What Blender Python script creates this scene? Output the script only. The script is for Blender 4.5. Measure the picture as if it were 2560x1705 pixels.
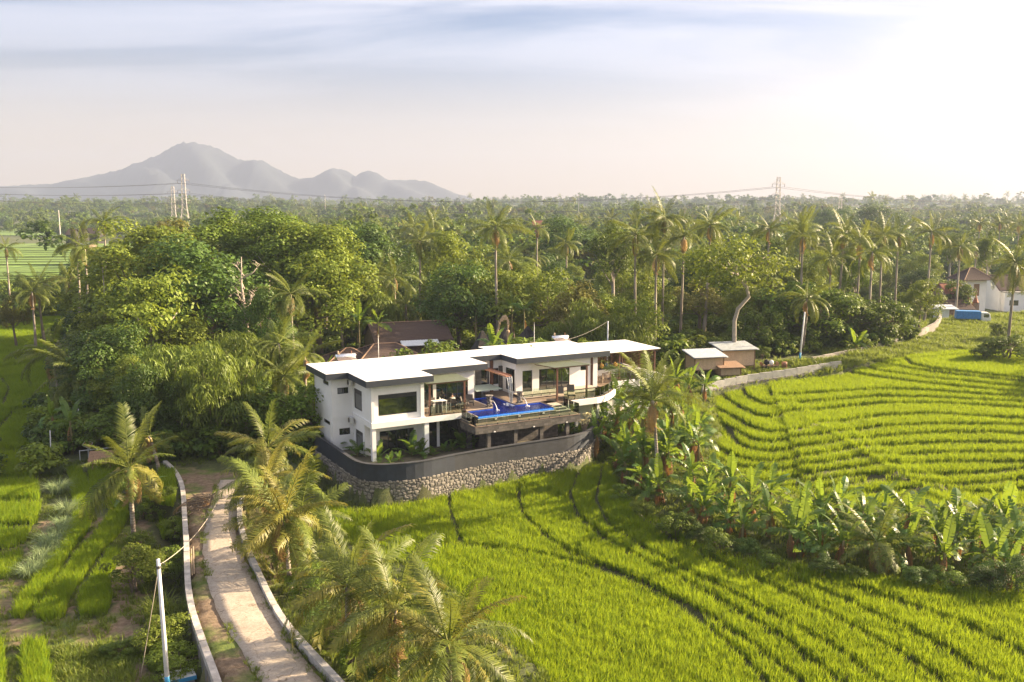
import bpy, bmesh, math, random
import numpy as np
from mathutils import Vector, Matrix, Euler

for o in list(bpy.data.objects):
    bpy.data.objects.remove(o)
S = bpy.context.scene
COL = S.collection
R = math.radians

# ------------------------------------------------------------------ camera
CAM_H, FPX, CXP, CYP, HORIZON = 20.6, 2300.0, 1280.0, 852.5, 518.0
PITCH = math.atan((CYP - HORIZON) / FPX)
cam_data = bpy.data.cameras.new('camera')
cam = bpy.data.objects.new('camera', cam_data)
COL.objects.link(cam)
cam.location = (0, 0, CAM_H)
cam.rotation_euler = (math.pi / 2 - PITCH, 0, 0)
cam_data.sensor_width = 36
cam_data.lens = FPX / 2560 * 36
cam_data.clip_start = 0.5
cam_data.clip_end = 40000
S.camera = cam

# ------------------------------------------------------------------ light
SUN_AZ, SUN_EL = 71.0, 22.0          # degrees right of the view direction, above the horizon
sun_dir = Vector((math.sin(R(SUN_AZ)) * math.cos(R(SUN_EL)), math.cos(R(SUN_AZ)) * math.cos(R(SUN_EL)), math.sin(R(SUN_EL))))
sd = bpy.data.lights.new('sun', 'SUN')
sd.energy = 5.0
sd.angle = R(0.6)
sd.color = (1.0, 0.77, 0.50)
sun = bpy.data.objects.new('sun', sd)
COL.objects.link(sun)
sun.rotation_euler = sun_dir.to_track_quat('Z', 'Y').to_euler()
sun.location = (60, 40, 60)

W = bpy.data.worlds.new('World')
S.world = W
W.use_nodes = True
wn, wl = W.node_tree.nodes, W.node_tree.links
wn.clear()
def wnode(t, **k):
    n = wn.new(t)
    for a, b in k.items():
        setattr(n, a, b)
    return n
def wmath(op, a, b=None, clamp=False):
    n = wnode('ShaderNodeMath', operation=op, use_clamp=clamp)
    for i, v in enumerate((a, b)):
        if v is None:
            continue
        if isinstance(v, (int, float)):
            n.inputs[i].default_value = v
        else:
            wl.new(v, n.inputs[i])
    return n.outputs[0]
sky = wnode('ShaderNodeTexSky', sky_type='NISHITA', sun_disc=False)
sky.sun_elevation = R(SUN_EL)
sky.sun_rotation = R(SUN_AZ)
sky.altitude = 200
sky.air_density = 0.8
sky.dust_density = 0.7
sky.ozone_density = 2.5
tc = wnode('ShaderNodeTexCoord')
sep = wnode('ShaderNodeSeparateXYZ')
wl.new(tc.outputs['Generated'], sep.inputs[0])
zc = wmath('ADD', wmath('MAXIMUM', sep.outputs[2], 0.0), 0.11)
cu = wmath('DIVIDE', sep.outputs[0], zc)
cv = wmath('DIVIDE', sep.outputs[1], zc)
comb = wnode('ShaderNodeCombineXYZ')
wl.new(wmath('MULTIPLY', cu, 0.40), comb.inputs[0])
wl.new(wmath('MULTIPLY', cv, 1.15), comb.inputs[1])
nz = wnode('ShaderNodeTexNoise')
nz.inputs['Scale'].default_value = 1.1
nz.inputs['Detail'].default_value = 7
nz.inputs['Roughness'].default_value = 0.55
nz.inputs['Distortion'].default_value = 0.5
wl.new(comb.outputs[0], nz.inputs['Vector'])
mr = wnode('ShaderNodeMapRange', interpolation_type='SMOOTHSTEP')
mr.inputs['From Min'].default_value = 0.36
mr.inputs['From Max'].default_value = 0.62
wl.new(nz.outputs['Fac'], mr.inputs['Value'])
# clouds thicken with height above the horizon haze
hz = wnode('ShaderNodeMapRange', interpolation_type='SMOOTHSTEP')
hz.inputs['From Min'].default_value = 0.04
hz.inputs['From Max'].default_value = 0.34
wl.new(sep.outputs[2], hz.inputs['Value'])
mask = wmath('MULTIPLY', mr.outputs[0], hz.outputs[0], clamp=True)
dotn = wnode('ShaderNodeVectorMath', operation='DOT_PRODUCT')
wl.new(tc.outputs['Generated'], dotn.inputs[0])
dotn.inputs[1].default_value = sun_dir
glow = wmath('POWER', wmath('MAXIMUM', dotn.outputs['Value'], 0.0), 5.0)
ccol = wnode('ShaderNodeMix', data_type='RGBA')
ccol.inputs['A'].default_value = (6.0, 5.8, 6.2, 1)
ccol.inputs['B'].default_value = (18, 13, 8.5, 1)
wl.new(glow, ccol.inputs['Factor'])
cm = wnode('ShaderNodeMix', data_type='RGBA')
wl.new(wmath('MULTIPLY', mask, 0.95), cm.inputs['Factor'])
wl.new(ccol.outputs['Result'], cm.inputs['B'])
# thin bright veil of high cirrus round the sun
veil = wnode('ShaderNodeMix', data_type='RGBA', blend_type='ADD')
veil.inputs['B'].default_value = (8.5, 5.2, 2.2, 1)
wl.new(wmath('MULTIPLY', glow, 1.0), veil.inputs['Factor'])
wl.new(cm.outputs['Result'], veil.inputs['A'])
# sky colour scaled down and tinted slightly warm, clouds left as they are
sky_dim = wnode('ShaderNodeMix', data_type='RGBA', blend_type='MULTIPLY')
sky_dim.inputs['Factor'].default_value = 1
sky_dim.inputs['B'].default_value = (0.70, 0.655, 0.66, 1)
wl.new(sky.outputs[0], sky_dim.inputs['A'])
bg = wnode('ShaderNodeBackground')
bg.inputs['Strength'].default_value = 0.05
# low sun reddens the air near the horizon
lowz = wnode('ShaderNodeMapRange', interpolation_type='SMOOTHSTEP')
lowz.inputs['From Min'].default_value = 0.20
lowz.inputs['From Max'].default_value = -0.02
wl.new(sep.outputs[2], lowz.inputs['Value'])
dawn = wnode('ShaderNodeMix', data_type='RGBA')
dawn.inputs['B'].default_value = (5.2, 3.75, 2.5, 1)
wl.new(wmath('MULTIPLY', lowz.outputs[0], 0.95), dawn.inputs['Factor'])
wl.new(sky_dim.outputs['Result'], dawn.inputs['A'])
wl.new(dawn.outputs['Result'], cm.inputs['A'])
wl.new(veil.outputs['Result'], bg.inputs['Color'])
wo = wnode('ShaderNodeOutputWorld')
wl.new(bg.outputs[0], wo.inputs['Surface'])

S.view_settings.view_transform = 'Standard'
S.view_settings.look = 'None'
S.view_settings.gamma = 1
S.view_settings.use_curve_mapping = False
S.view_settings.exposure = 2.22
S.render.engine = 'CYCLES'
cy = S.cycles
cy.max_bounces = 7
cy.diffuse_bounces = 3
cy.glossy_bounces = 3
cy.transmission_bounces = 5
cy.transparent_max_bounces = 8
cy.volume_bounces = 1
cy.use_denoising = True
cy.use_adaptive_sampling = True
cy.adaptive_threshold = 0.015
cy.caustics_reflective = False
cy.caustics_refractive = False
cy.sample_clamp_indirect = 8

# ------------------------------------------------------------------ layout helpers
_c, _s = math.cos(PITCH), math.sin(PITCH)
def ray(px, py):
    u, v = (px - CXP) / FPX, (py - CYP) / FPX
    return u, _c - v * _s, -(_s + v * _c)
def on_plane(px, py, z):
    dx, dy, dz = ray(px, py)
    t = (z - CAM_H) / dz
    return dx * t, dy * t
def at_depth(px, py, D):
    dx, dy, dz = ray(px, py)
    t = D / dy
    return dx * t, D, CAM_H + dz * t
def line_on(pts, z):
    return [on_plane(x, y, z) for x, y in pts]

# villa frame: a runs along the building, b to its back
VA = on_plane(915, 954, 6.8)
VROT = R(90 - 61.3)
E1 = (math.cos(VROT), math.sin(VROT))
E2 = (-math.sin(VROT), math.cos(VROT))
def VW(a, b):
    return VA[0] + a * E1[0] + b * E2[0], VA[1] + a * E1[1] + b * E2[1]

# ------------------------------------------------------------------ object helpers
def tag(o, label=None, cat=None, group=None, kind=None):
    if label: o['label'] = label
    if cat: o['category'] = cat
    if group: o['group'] = group
    if kind: o['kind'] = kind
    return o
def link(name, me, parent=None):
    o = bpy.data.objects.new(name, me)
    COL.objects.link(o)
    if parent is not None:
        o.parent = parent
    return o
def empty(name, loc=(0, 0, 0), rz=0.0, label=None, cat=None, group=None):
    o = link(name, None)
    o.empty_display_size = 0.3
    o.location = loc
    o.rotation_euler = (0, 0, rz)
    return tag(o, label, cat, group)
def copy_tree(o, parent=None):
    c = o.copy()
    COL.objects.link(c)
    c.parent = parent
    for ch in o.children:
        copy_tree(ch, c)
    return c

class MB:
    """collects simple solids, builds one mesh object"""
    def __init__(self):
        self.v, self.f, self.m = [], [], []
        self.mi = 0
    def add(self, vs, fs):
        n = len(self.v)
        self.v.extend(vs)
        self.f.extend([tuple(i + n for i in f) for f in fs])
        self.m.extend([self.mi] * len(fs))
        return self
    def box(self, x0, x1, y0, y1, z0, z1):
        vs = [(x, y, z) for z in (z0, z1) for x, y in ((x0, y0), (x1, y0), (x1, y1), (x0, y1))]
        return self.add(vs, [(3, 2, 1, 0), (4, 5, 6, 7), (0, 1, 5, 4), (1, 2, 6, 5), (2, 3, 7, 6), (3, 0, 4, 7)])
    def hexa(self, p):
        return self.add(p, [(3, 2, 1, 0), (4, 5, 6, 7), (0, 1, 5, 4), (1, 2, 6, 5), (2, 3, 7, 6), (3, 0, 4, 7)])
    def prism(self, poly, z0, z1):
        n = len(poly)
        a = sum(poly[i][0] * poly[(i + 1) % n][1] - poly[(i + 1) % n][0] * poly[i][1] for i in range(n))
        if a < 0:
            poly = poly[::-1]
        vs = [(x, y, z0) for x, y in poly] + [(x, y, z1) for x, y in poly]
        fs = [tuple(range(n - 1, -1, -1)), tuple(range(n, 2 * n))]
        fs += [(i, (i + 1) % n, n + (i + 1) % n, n + i) for i in range(n)]
        return self.add(vs, fs)
    def tube(self, pts, rads, n=6, cap=True):
        pts = [Vector(p) for p in pts]
        if not isinstance(rads, (list, tuple)):
            rads = [rads] * len(pts)
        vs, fs = [], []
        up = Vector((0, 0, 1))
        prev = None
        for i, p in enumerate(pts):
            d = (pts[min(i + 1, len(pts) - 1)] - pts[max(i - 1, 0)])
            if d.length < 1e-9:
                d = Vector((0, 0, 1))
            d.normalize()
            if prev is None:
                ref = up if abs(d.z) < 0.9 else Vector((1, 0, 0))
                s = d.cross(ref).normalized()
            else:
                s = (prev - d * prev.dot(d))
                s = s.normalized() if s.length > 1e-6 else d.cross(up).normalized()
            prev = s
            t = d.cross(s)
            for k in range(n):
                a = 2 * math.pi * k / n
                q = p + (s * math.cos(a) + t * math.sin(a)) * rads[i]
                vs.append(tuple(q))
        for i in range(len(pts) - 1):
            for k in range(n):
                a, b = i * n + k, i * n + (k + 1) % n
                fs.append((a, b, b + n, a + n))
        if cap:
            fs.append(tuple(range(n - 1, -1, -1)))
            e = (len(pts) - 1) * n
            fs.append(tuple(range(e, e + n)))
        return self.add(vs, fs)
    def ell(self, c, r, nu=8, nv=5, jit=0.0, rng=None):
        vs, fs = [], []
        vs.append((c[0], c[1], c[2] - r[2]))
        for j in range(1, nv):
            th = -math.pi / 2 + math.pi * j / nv
            for i in range(nu):
                ph = 2 * math.pi * i / nu
                k = 1 + (rng.uniform(-jit, jit) if rng else 0)
                vs.append((c[0] + r[0] * k * math.cos(th) * math.cos(ph), c[1] + r[1] * k * math.cos(th) * math.sin(ph), c[2] + r[2] * k * math.sin(th)))
        vs.append((c[0], c[1], c[2] + r[2]))
        for i in range(nu):
            fs.append((0, 1 + (i + 1) % nu, 1 + i))
        for j in range(nv - 2):
            for i in range(nu):
                a, b = 1 + j * nu + i, 1 + j * nu + (i + 1) % nu
                fs.append((a, b, b + nu, a + nu))
        t = len(vs) - 1
        for i in range(nu):
            a, b = 1 + (nv - 2) * nu + i, 1 + (nv - 2) * nu + (i + 1) % nu
            fs.append((a, b, t))
        return self.add(vs, fs)
    def lathe(self, prof, c=(0, 0, 0), n=10):
        vs, fs = [], []
        for r, z in prof:
            for k in range(n):
                a = 2 * math.pi * k / n
                vs.append((c[0] + r * math.cos(a), c[1] + r * math.sin(a), c[2] + z))
        for i in range(len(prof) - 1):
            for k in range(n):
                a, b = i * n + k, i * n + (k + 1) % n
                fs.append((a, b, b + n, a + n))
        fs.append(tuple(range(n - 1, -1, -1)))
        e = (len(prof) - 1) * n
        fs.append(tuple(range(e, e + n)))
        return self.add(vs, fs)
    def mesh(self, name, mats, smooth=False):
        me = bpy.data.meshes.new(name)
        me.from_pydata(self.v, [], self.f)
        if not isinstance(mats, (list, tuple)):
            mats = [mats]
        for m in mats:
            me.materials.append(m)
        if len(mats) > 1:
            me.polygons.foreach_set('material_index', self.m)
        if smooth:
            me.polygons.foreach_set('use_smooth', [True] * len(me.polygons))
        me.update()
        return me
    def build(self, name, mats, parent=None, smooth=False, bevel=0):
        o = link(name, self.mesh(name, mats, smooth), parent)
        if bevel:
            b = o.modifiers.new('bevel', 'BEVEL')
            b.width = bevel
            b.segments = 1
            b.limit_method = 'ANGLE'
        return o
def box_part(name, mat, parent, x0, x1, y0, y1, z0, z1, bevel=0):
    return MB().box(x0, x1, y0, y1, z0, z1).build(name, mat, parent, bevel=bevel)

def np_mesh(name, verts, faces, mat, attr=None, smooth=False):
    """verts (n,3), faces (m,k) arrays, all faces of the same size"""
    me = bpy.data.meshes.new(name)
    verts = np.asarray(verts, np.float32)
    faces = np.asarray(faces, np.int32)
    m, k = faces.shape
    me.vertices.add(len(verts))
    me.vertices.foreach_set('co', verts.ravel())
    me.loops.add(m * k)
    me.loops.foreach_set('vertex_index', faces.ravel())
    me.polygons.add(m)
    me.polygons.foreach_set('loop_start', np.arange(0, m * k, k, dtype=np.int32))
    me.polygons.foreach_set('loop_total', np.full(m, k, np.int32))
    if smooth:
        me.polygons.foreach_set('use_smooth', np.ones(m, bool))
    for mm in (mat if isinstance(mat, (list, tuple)) else [mat]):
        me.materials.append(mm)
    if attr is not None:
        for an, dom, val in attr:
            a = me.attributes.new(an, 'FLOAT', dom)
            a.data.foreach_set('value', np.asarray(val, np.float32))
    me.update()
    me.validate()
    return me

# ------------------------------------------------------------------ materials
class NT:
    def __init__(self, name):
        self.m = bpy.data.materials.new(name)
        self.m.use_nodes = True
        self.t = self.m.node_tree
        self.t.nodes.clear()
        self.out = self.n('ShaderNodeOutputMaterial')
    def n(self, t, **k):
        x = self.t.nodes.new(t)
        for a, b in k.items():
            setattr(x, a, b)
        return x
    def l(self, a, b):
        self.t.links.new(a, b)
    def noise(self, scale, detail=4, rough=0.6, vec=None, dist=0):
        x = self.n('ShaderNodeTexNoise')
        x.inputs['Scale'].default_value = scale
        x.inputs['Detail'].default_value = detail
        x.inputs['Roughness'].default_value = rough
        x.inputs['Distortion'].default_value = dist
        if vec is None:
            vec = self.coord()
        self.l(vec, x.inputs['Vector'])
        return x.outputs['Fac']
    def coord(self, which='Object', scale=None):
        t = self.n('ShaderNodeTexCoord').outputs[which]
        if scale:
            mp = self.n('ShaderNodeMapping')
            mp.inputs['Scale'].default_value = scale
            self.l(t, mp.inputs['Vector'])
            t = mp.outputs[0]
        return t
    def ramp(self, fac, stops, interp='LINEAR'):
        x = self.n('ShaderNodeValToRGB')
        cr = x.color_ramp
        cr.interpolation = interp
        while len(cr.elements) < len(stops):
            cr.elements.new(0.5)
        for e, (p, c) in zip(cr.elements, stops):
            e.position = p
            e.color = (*c, 1) if len(c) == 3 else c
        self.l(fac, x.inputs[0])
        return x.outputs[0]
    def mix(self, fac, a, b, blend='MIX'):
        x = self.n('ShaderNodeMix', data_type='RGBA', blend_type=blend)
        for s, v in (('Factor', fac), ('A', a), ('B', b)):
            if isinstance(v, (int, float)):
                x.inputs[s].default_value = v
            elif isinstance(v, tuple):
                x.inputs[s].default_value = (*v, 1) if len(v) == 3 else v
            else:
                self.l(v, x.inputs[s])
        return x.outputs['Result']
    def math(self, op, a, b=None):
        x = self.n('ShaderNodeMath', operation=op)
        for i, v in enumerate((a, b)):
            if v is None: continue
            if isinstance(v, (int, float)): x.inputs[i].default_value = v
            else: self.l(v, x.inputs[i])
        return x.outputs[0]
    def bump(self, h, strength=0.3, dist=0.02):
        x = self.n('ShaderNodeBump')
        x.inputs['Strength'].default_value = strength
        x.inputs['Distance'].default_value = dist
        self.l(h, x.inputs['Height'])
        return x.outputs[0]
    def bsdf(self, col, rough=0.6, normal=None, **k):
        x = self.n('ShaderNodeBsdfPrincipled')
        if isinstance(col, tuple):
            x.inputs['Base Color'].default_value = (*col, 1)
        else:
            self.l(col, x.inputs['Base Color'])
        if isinstance(rough, (int, float)):
            x.inputs['Roughness'].default_value = rough
        else:
            self.l(rough, x.inputs['Roughness'])
        if normal is not None:
            self.l(normal, x.inputs['Normal'])
        for a, b in k.items():
            x.inputs[a.replace('_', ' ')].default_value = b
        return x.outputs[0]
    def done(self, shader):
        self.l(shader, self.out.inputs['Surface'])
        return self.m

def mat_plain(name, col, rough=0.6, var=0.12, scale=3.0, bump=0.0, bscale=30, **k):
    t = NT(name)
    f = t.noise(scale, 5)
    dark = tuple(c * (1 - var) for c in col)
    lite = tuple(min(1, c * (1 + var)) for c in col)
    c = t.ramp(f, [(0.3, dark), (0.7, lite)])
    nrm = t.bump(t.noise(bscale, 3), bump, 0.02) if bump else None
    return t.done(t.bsdf(c, rough, nrm, **k))

def mat_leaf(name, dark, lite, trans, tfac=0.35, rough=0.45, hue=0.5, spec=0.35, patch=0):
    """leaf: per-face attribute v and per-object random drive the colour; light shines through"""
    t = NT(name)
    at = t.n('ShaderNodeAttribute', attribute_name='v')
    oi = t.n('ShaderNodeObjectInfo')
    f = t.math('ADD', t.math('MULTIPLY', at.outputs['Fac'], 0.65), t.math('MULTIPLY', oi.outputs['Random'], 0.35))
    if patch:      # uneven ripeness from place to place
        pn = t.noise(patch, 4, .6, oi.outputs['Location'])
        f = t.math('ADD', t.math('MULTIPLY', f, .75), t.math('MULTIPLY', t.math('SUBTRACT', pn, .36), 1.1))
    col = t.ramp(f, [(0.0, dark), (1.0, lite)])
    hs = t.n('ShaderNodeHueSaturation')
    hs.inputs['Hue'].default_value = 0.5
    t.l(t.math('ADD', 0.5 - 0.022 * hue, t.math('MULTIPLY', oi.outputs['Random'], 0.044 * hue)), hs.inputs['Hue'])
    t.l(col, hs.inputs['Color'])
    p = t.bsdf(hs.outputs[0], rough, **{'Specular_IOR_Level': spec})
    tr = t.n('ShaderNodeBsdfTranslucent')
    t.l(t.mix(0.75, hs.outputs[0], trans, 'MIX'), tr.inputs['Color'])
    ms = t.n('ShaderNodeMixShader')
    ms.inputs[0].default_value = tfac
    t.l(p, ms.inputs[1])
    t.l(tr.outputs[0], ms.inputs[2])
    return t.done(ms.outputs[0])

M = {}
M['rice'] = mat_leaf('rice_leaf', (0.032, 0.11, 0.006), (0.27, 0.37, 0.022), (0.42, 0.52, 0.022), 0.44, 0.55, 0.5, spec=.2, patch=.22)
M['grass'] = mat_leaf('grass_leaf', (0.06, 0.12, 0.015), (0.22, 0.26, 0.04), (0.30, 0.36, 0.05), 0.4, 0.55)
M['lemongrass'] = mat_leaf('lemongrass_leaf', (0.12, 0.20, 0.08), (0.32, 0.40, 0.20), (0.36, 0.44, 0.20), 0.35, 0.5)
M['leaf_mid'] = mat_leaf('leaf_mid_green', (0.019, 0.046, 0.007), (0.18, 0.26, 0.030), (0.24, 0.32, 0.025), 0.24, 0.55, spec=.2)
M['leaf_dark'] = mat_leaf('leaf_dark_green', (0.013, 0.035, 0.008), (0.12, 0.195, 0.032), (0.16, 0.25, 0.025), 0.22, 0.5, spec=.22)
M['leaf_light'] = mat_leaf('leaf_light_green', (0.036, 0.07, 0.009), (0.25, 0.32, 0.042), (0.34, 0.40, 0.035), 0.27, 0.55, spec=.2)
M['leaf_olive'] = mat_leaf('leaf_olive', (0.07, 0.085, 0.02), (0.22, 0.22, 0.05), (0.34, 0.32, 0.06), 0.25, 0.6, spec=.2)
M['leaf_bamboo'] = mat_leaf('leaf_bamboo', (0.030, 0.062, 0.008), (0.23, 0.30, 0.05), (0.28, 0.36, 0.04), 0.26, 0.5, spec=.25)
M['palm'] = mat_leaf('palm_leaf', (0.022, 0.052, 0.008), (0.19, 0.23, 0.04), (0.30, 0.34, 0.04), 0.24, 0.45, spec=0.25)
M['palm_gold'] = mat_leaf('palm_leaf_golden', (0.05, 0.085, 0.014), (0.28, 0.255, 0.045), (0.40, 0.34, 0.05), 0.25, 0.42, spec=0.3)
M['palm_dry'] = mat_leaf('palm_dry_leaf', (0.20, 0.12, 0.05), (0.42, 0.28, 0.12), (0.5, 0.32, 0.12), 0.3, 0.6)
M['banana'] = mat_leaf('banana_leaf', (0.025, 0.075, 0.012), (0.12, 0.21, 0.035), (0.34, 0.46, 0.035), 0.36, 0.42, 1.0, spec=0.35)
M['banana_dry'] = mat_leaf('banana_dry_leaf', (0.16, 0.09, 0.04), (0.35, 0.20, 0.09), (0.4, 0.2, 0.06), 0.3, 0.7)
def bark(name, a, b, sc=(6, 6, 1.2)):
    t = NT(name)
    f = t.noise(3, 6, 0.7, t.coord('Object', sc))
    return t.done(t.bsdf(t.ramp(f, [(0.3, a), (0.7, b)]), 0.9, t.bump(f, 0.6, 0.03)))
M['bark'] = bark('bark_brown', (0.09, 0.07, 0.05), (0.25, 0.20, 0.15))
M['bark_pale'] = bark('bark_pale', (0.22, 0.19, 0.16), (0.50, 0.45, 0.39))
M['deadwood'] = bark('dead_wood', (0.30, 0.24, 0.19), (0.58, 0.50, 0.43))
def palm_trunk_mat():
    t = NT('palm_trunk')
    w = t.n('ShaderNodeTexWave', wave_type='BANDS', bands_direction='Z')
    w.inputs['Scale'].default_value = 1.6
    w.inputs['Distortion'].default_value = 3.0
    w.inputs['Detail'].default_value = 2
    t.l(t.coord(), w.inputs['Vector'])
    n = t.noise(1.3, 5)
    c = t.ramp(n, [(0.35, (0.16, 0.12, 0.09)), (0.5, (0.33, 0.29, 0.24)), (0.7, (0.48, 0.44, 0.39))])
    c = t.mix(t.math('MULTIPLY', w.outputs['Fac'], 0.5), c, (0.14, 0.11, 0.08))
    return t.done(t.bsdf(c, 0.9, t.bump(w.outputs['Fac'], 0.5, 0.04)))
M['palm_trunk'] = palm_trunk_mat()
M['banana_stem'] = bark('banana_stem', (0.12, 0.13, 0.04), (0.30, 0.24, 0.12), (4, 4, .6))
# ------------------------------------------------------------------ terrain
rs = np.random.RandomState(7)
def ss(a, b, x):
    t = np.clip((x - a) / (b - a), 0, 1)
    return t * t * (3 - 2 * t)
def crop(pts, ox, oy, k):
    return [(ox + x * k, oy + y * k) for x, y in pts]
def in_poly(poly, x, y):
    x = np.asarray(x, float); y = np.asarray(y, float)
    ins = np.zeros(x.shape, bool)
    n = len(poly)
    for i in range(n):
        x0, y0 = poly[i]; x1, y1 = poly[(i + 1) % n]
        if y0 == y1: continue
        c = ((y0 > y) != (y1 > y)) & (x < (x1 - x0) * (y - y0) / (y1 - y0) + x0)
        ins ^= c
    return ins
def poly_dist(line, x, y, extend=0):
    """distance to a polyline and the side (+1 = left of its direction)"""
    L = [np.array(p, float) for p in line]
    if extend:
        d = L[0] - L[1]; L[0] = L[0] + d / np.linalg.norm(d) * extend
        d = L[-1] - L[-2]; L[-1] = L[-1] + d / np.linalg.norm(d) * extend
    best = np.full(np.shape(x), 1e9); side = np.zeros(np.shape(x))
    for a, b in zip(L[:-1], L[1:]):
        d = b - a; l2 = d @ d
        t = np.clip(((x - a[0]) * d[0] + (y - a[1]) * d[1]) / l2, 0, 1)
        dd = np.hypot(x - a[0] - t * d[0], y - a[1] - t * d[1])
        s = np.sign(d[0] * (y - a[1]) - d[1] * (x - a[0]))
        m = dd < best - 1e-6
        best = np.where(m, dd, best); side = np.where(m, s, side)
    return best, side

ROAD_Z = -1.2
FV = 2560 / 2354.0
def fv(pts):
    return [(x * FV, y * FV) for x, y in pts]
kerb_l_px = [(560, 1760), (545, 1705), (505, 1600), (480, 1530), (470, 1470), (467, 1400), (465, 1340), (460, 1260), (457, 1215), (440, 1178), (412, 1152)]
kerb_r_px = [(900, 1760), (850, 1705), (760, 1610), (700, 1540), (650, 1440), (620, 1370), (600, 1310), (598, 1260), (612, 1215), (640, 1180)]
conc_l_px = [(690, 1760), (650, 1705), (613, 1639), (577, 1589), (555, 1540), (528, 1490), (511, 1427), (507, 1351), (513, 1300), (530, 1245), (552, 1200)]
conc_r_px = [(860, 1760), (806, 1705), (762, 1648), (708, 1576), (672, 1508), (636, 1441), (604, 1387), (592, 1340), (588, 1300), (590, 1250), (604, 1200)]
kerb_l = line_on(kerb_l_px, ROAD_Z + .25)
kerb_r = line_on(kerb_r_px, ROAD_Z + .25)
conc_l = line_on(conc_l_px, ROAD_Z)
conc_r = line_on(conc_r_px, ROAD_Z)
road_poly = kerb_l + kerb_r[::-1]

row_px = [(1440, 1090), (1500, 1190), (1580, 1275), (1680, 1330), (1800, 1372), (2000, 1425), (2300, 1475), (2620, 1510)]
row = line_on(row_px, -2.3)                    # foot of the banana bank, field side
_rx = np.array([p[0] for p in row][::-1]); _ry = np.array([p[1] for p in row][::-1])
def xrow(y):
    return np.interp(y, _ry, _rx)

def z_right(y):
    return np.clip(-2.5 + 0.078 * (y - 56), -2.7, 1.75)
def base_z(x, y):
    x = np.asarray(x, float); y = np.asarray(y, float)
    zc = -2.4 + 1.9 * ss(76, 100, y)
    zr = z_right(y) + 0.02 * np.clip(x - 40, 0, 40) * 0.3
    zl = np.clip(-2.4 + 0.021 * (y - 55), -2.6, -0.5)
    wr = ss(0.5, 4.5 + np.clip(y - 95, 0, 400) * .3, x - xrow(y)) * ss(50, 54, y + 0.6 * x) * (1 - ss(118, 240, y))
    wl = ss(-27, -33, x)
    z = zc * (1 - wr) + zr * wr
    z = z * (1 - wl) + zl * wl
    r = np.hypot(x, y)
    far = np.clip(r - 170, 0, 2600)
    z = z + 0.0065 * far + 5.0 * ss(900, 2400, r) * (0.5 + 0.5 * np.sin(x * 0.0021 + 1.0)) * ss(0, 200, far)
    z = z + (5.5 + 6 * ss(900, 1600, r)) * np.sin(y * 0.0078 + x * 0.0016 + 0.6 * np.sin(x * .004)) * ss(330, 800, r)
    z = z + 1.2 * np.sin(x * 0.013) * np.sin(y * 0.011 + 1) * ss(170, 300, r)
    return z

# right-hand rice terraces, nearest riser first (traced risers of the photograph)
def rt(p): return crop(p, 1740, 860, 820 / 2355.)
RT_px = [rt(p) for p in (
    [(900, 1130), (1640, 1085), (2100, 1092), (2355, 1062)],
    [(800, 1090), (1300, 1018), (1700, 1042), (2100, 1018), (2355, 988)],
    [(700, 1040), (1180, 985), (1500, 976), (1700, 962), (2100, 945), (2355, 915)],
    [(560, 1000), (900, 960), (1300, 905), (1700, 872), (2100, 872), (2355, 870)],
    [(240, 880), (350, 912), (520, 928), (900, 897), (1300, 832), (1700, 802), (2100, 800), (2355, 800)],
    [(170, 775), (280, 830), (400, 857), (520, 866), (900, 832), (1300, 756), (1700, 732), (2100, 726), (2355, 740)],
    [(240, 650), (320, 745), (420, 785), (520, 796), (900, 760), (1300, 686), (1700, 660), (2100, 656), (2355, 670)],
    [(215, 600), (330, 660), (420, 710), (520, 729), (900, 690), (1300, 612), (1700, 598), (2100, 600), (2355, 606)],
    [(190, 500), (300, 560), (400, 615), (520, 655), (700, 656), (900, 602), (1300, 536), (1700, 520), (2100, 546), (2355, 560)],
    [(165, 360), (240, 420), (350, 490), (450, 535), (520, 546), (900, 490), (1300, 446), (1700, 446), (2100, 466), (2355, 482)],
    [(325, 300), (370, 390), (440, 430), (520, 460), (900, 430), (1300, 395), (1700, 404), (2100, 426), (2355, 440)],
    [(545, 360), (560, 390), (900, 366), (1300, 345), (1700, 355), (2100, 386), (2355, 398)],
    [(1100, 180), (1130, 232), (1300, 256), (1700, 310), (2100, 346), (2355, 370)],
    [(1200, 165), (1300, 211), (1700, 266), (2100, 306), (2355, 332)],
    [(1340, 155), (1500, 190), (1700, 222), (2100, 268), (2355, 296)],
    [(1510, 120), (1560, 166), (1700, 196), (2100, 241), (2355, 270)])]
def to_ground(pts):
    out = []
    for px, py in pts:
        z = -2.0
        for _ in range(12):
            x, y = on_plane(px, py, z)
            z = 0.5 * z + 0.5 * float(base_z(x, y))
        out.append((x, y))
    return out
RTz = np.array([-2.45 + 0.26 * i for i in range(len(RT_px) + 1)])
RT = [line_on(p, RTz[i] + .1) for i, p in enumerate(RT_px)]
RF_poly = to_ground(rt([(120, 350), (330, 300), (700, 250), (1040, 200), (1090, 170), (1300, 130), (1520, 95), (1900, 55), (2355, 60), (2560, 200), (2560, 1000), (2560, 1180), (2200, 1150), (1640, 1150), (900, 1140), (500, 1010), (240, 900), (130, 800), (190, 640), (150, 500)]))
def right_level(x, y):
    k = np.zeros(np.shape(x), int)
    for L in RT:
        d, s = poly_dist(L, x, y, 18)
        k += (s > 0)
    return k

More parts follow.
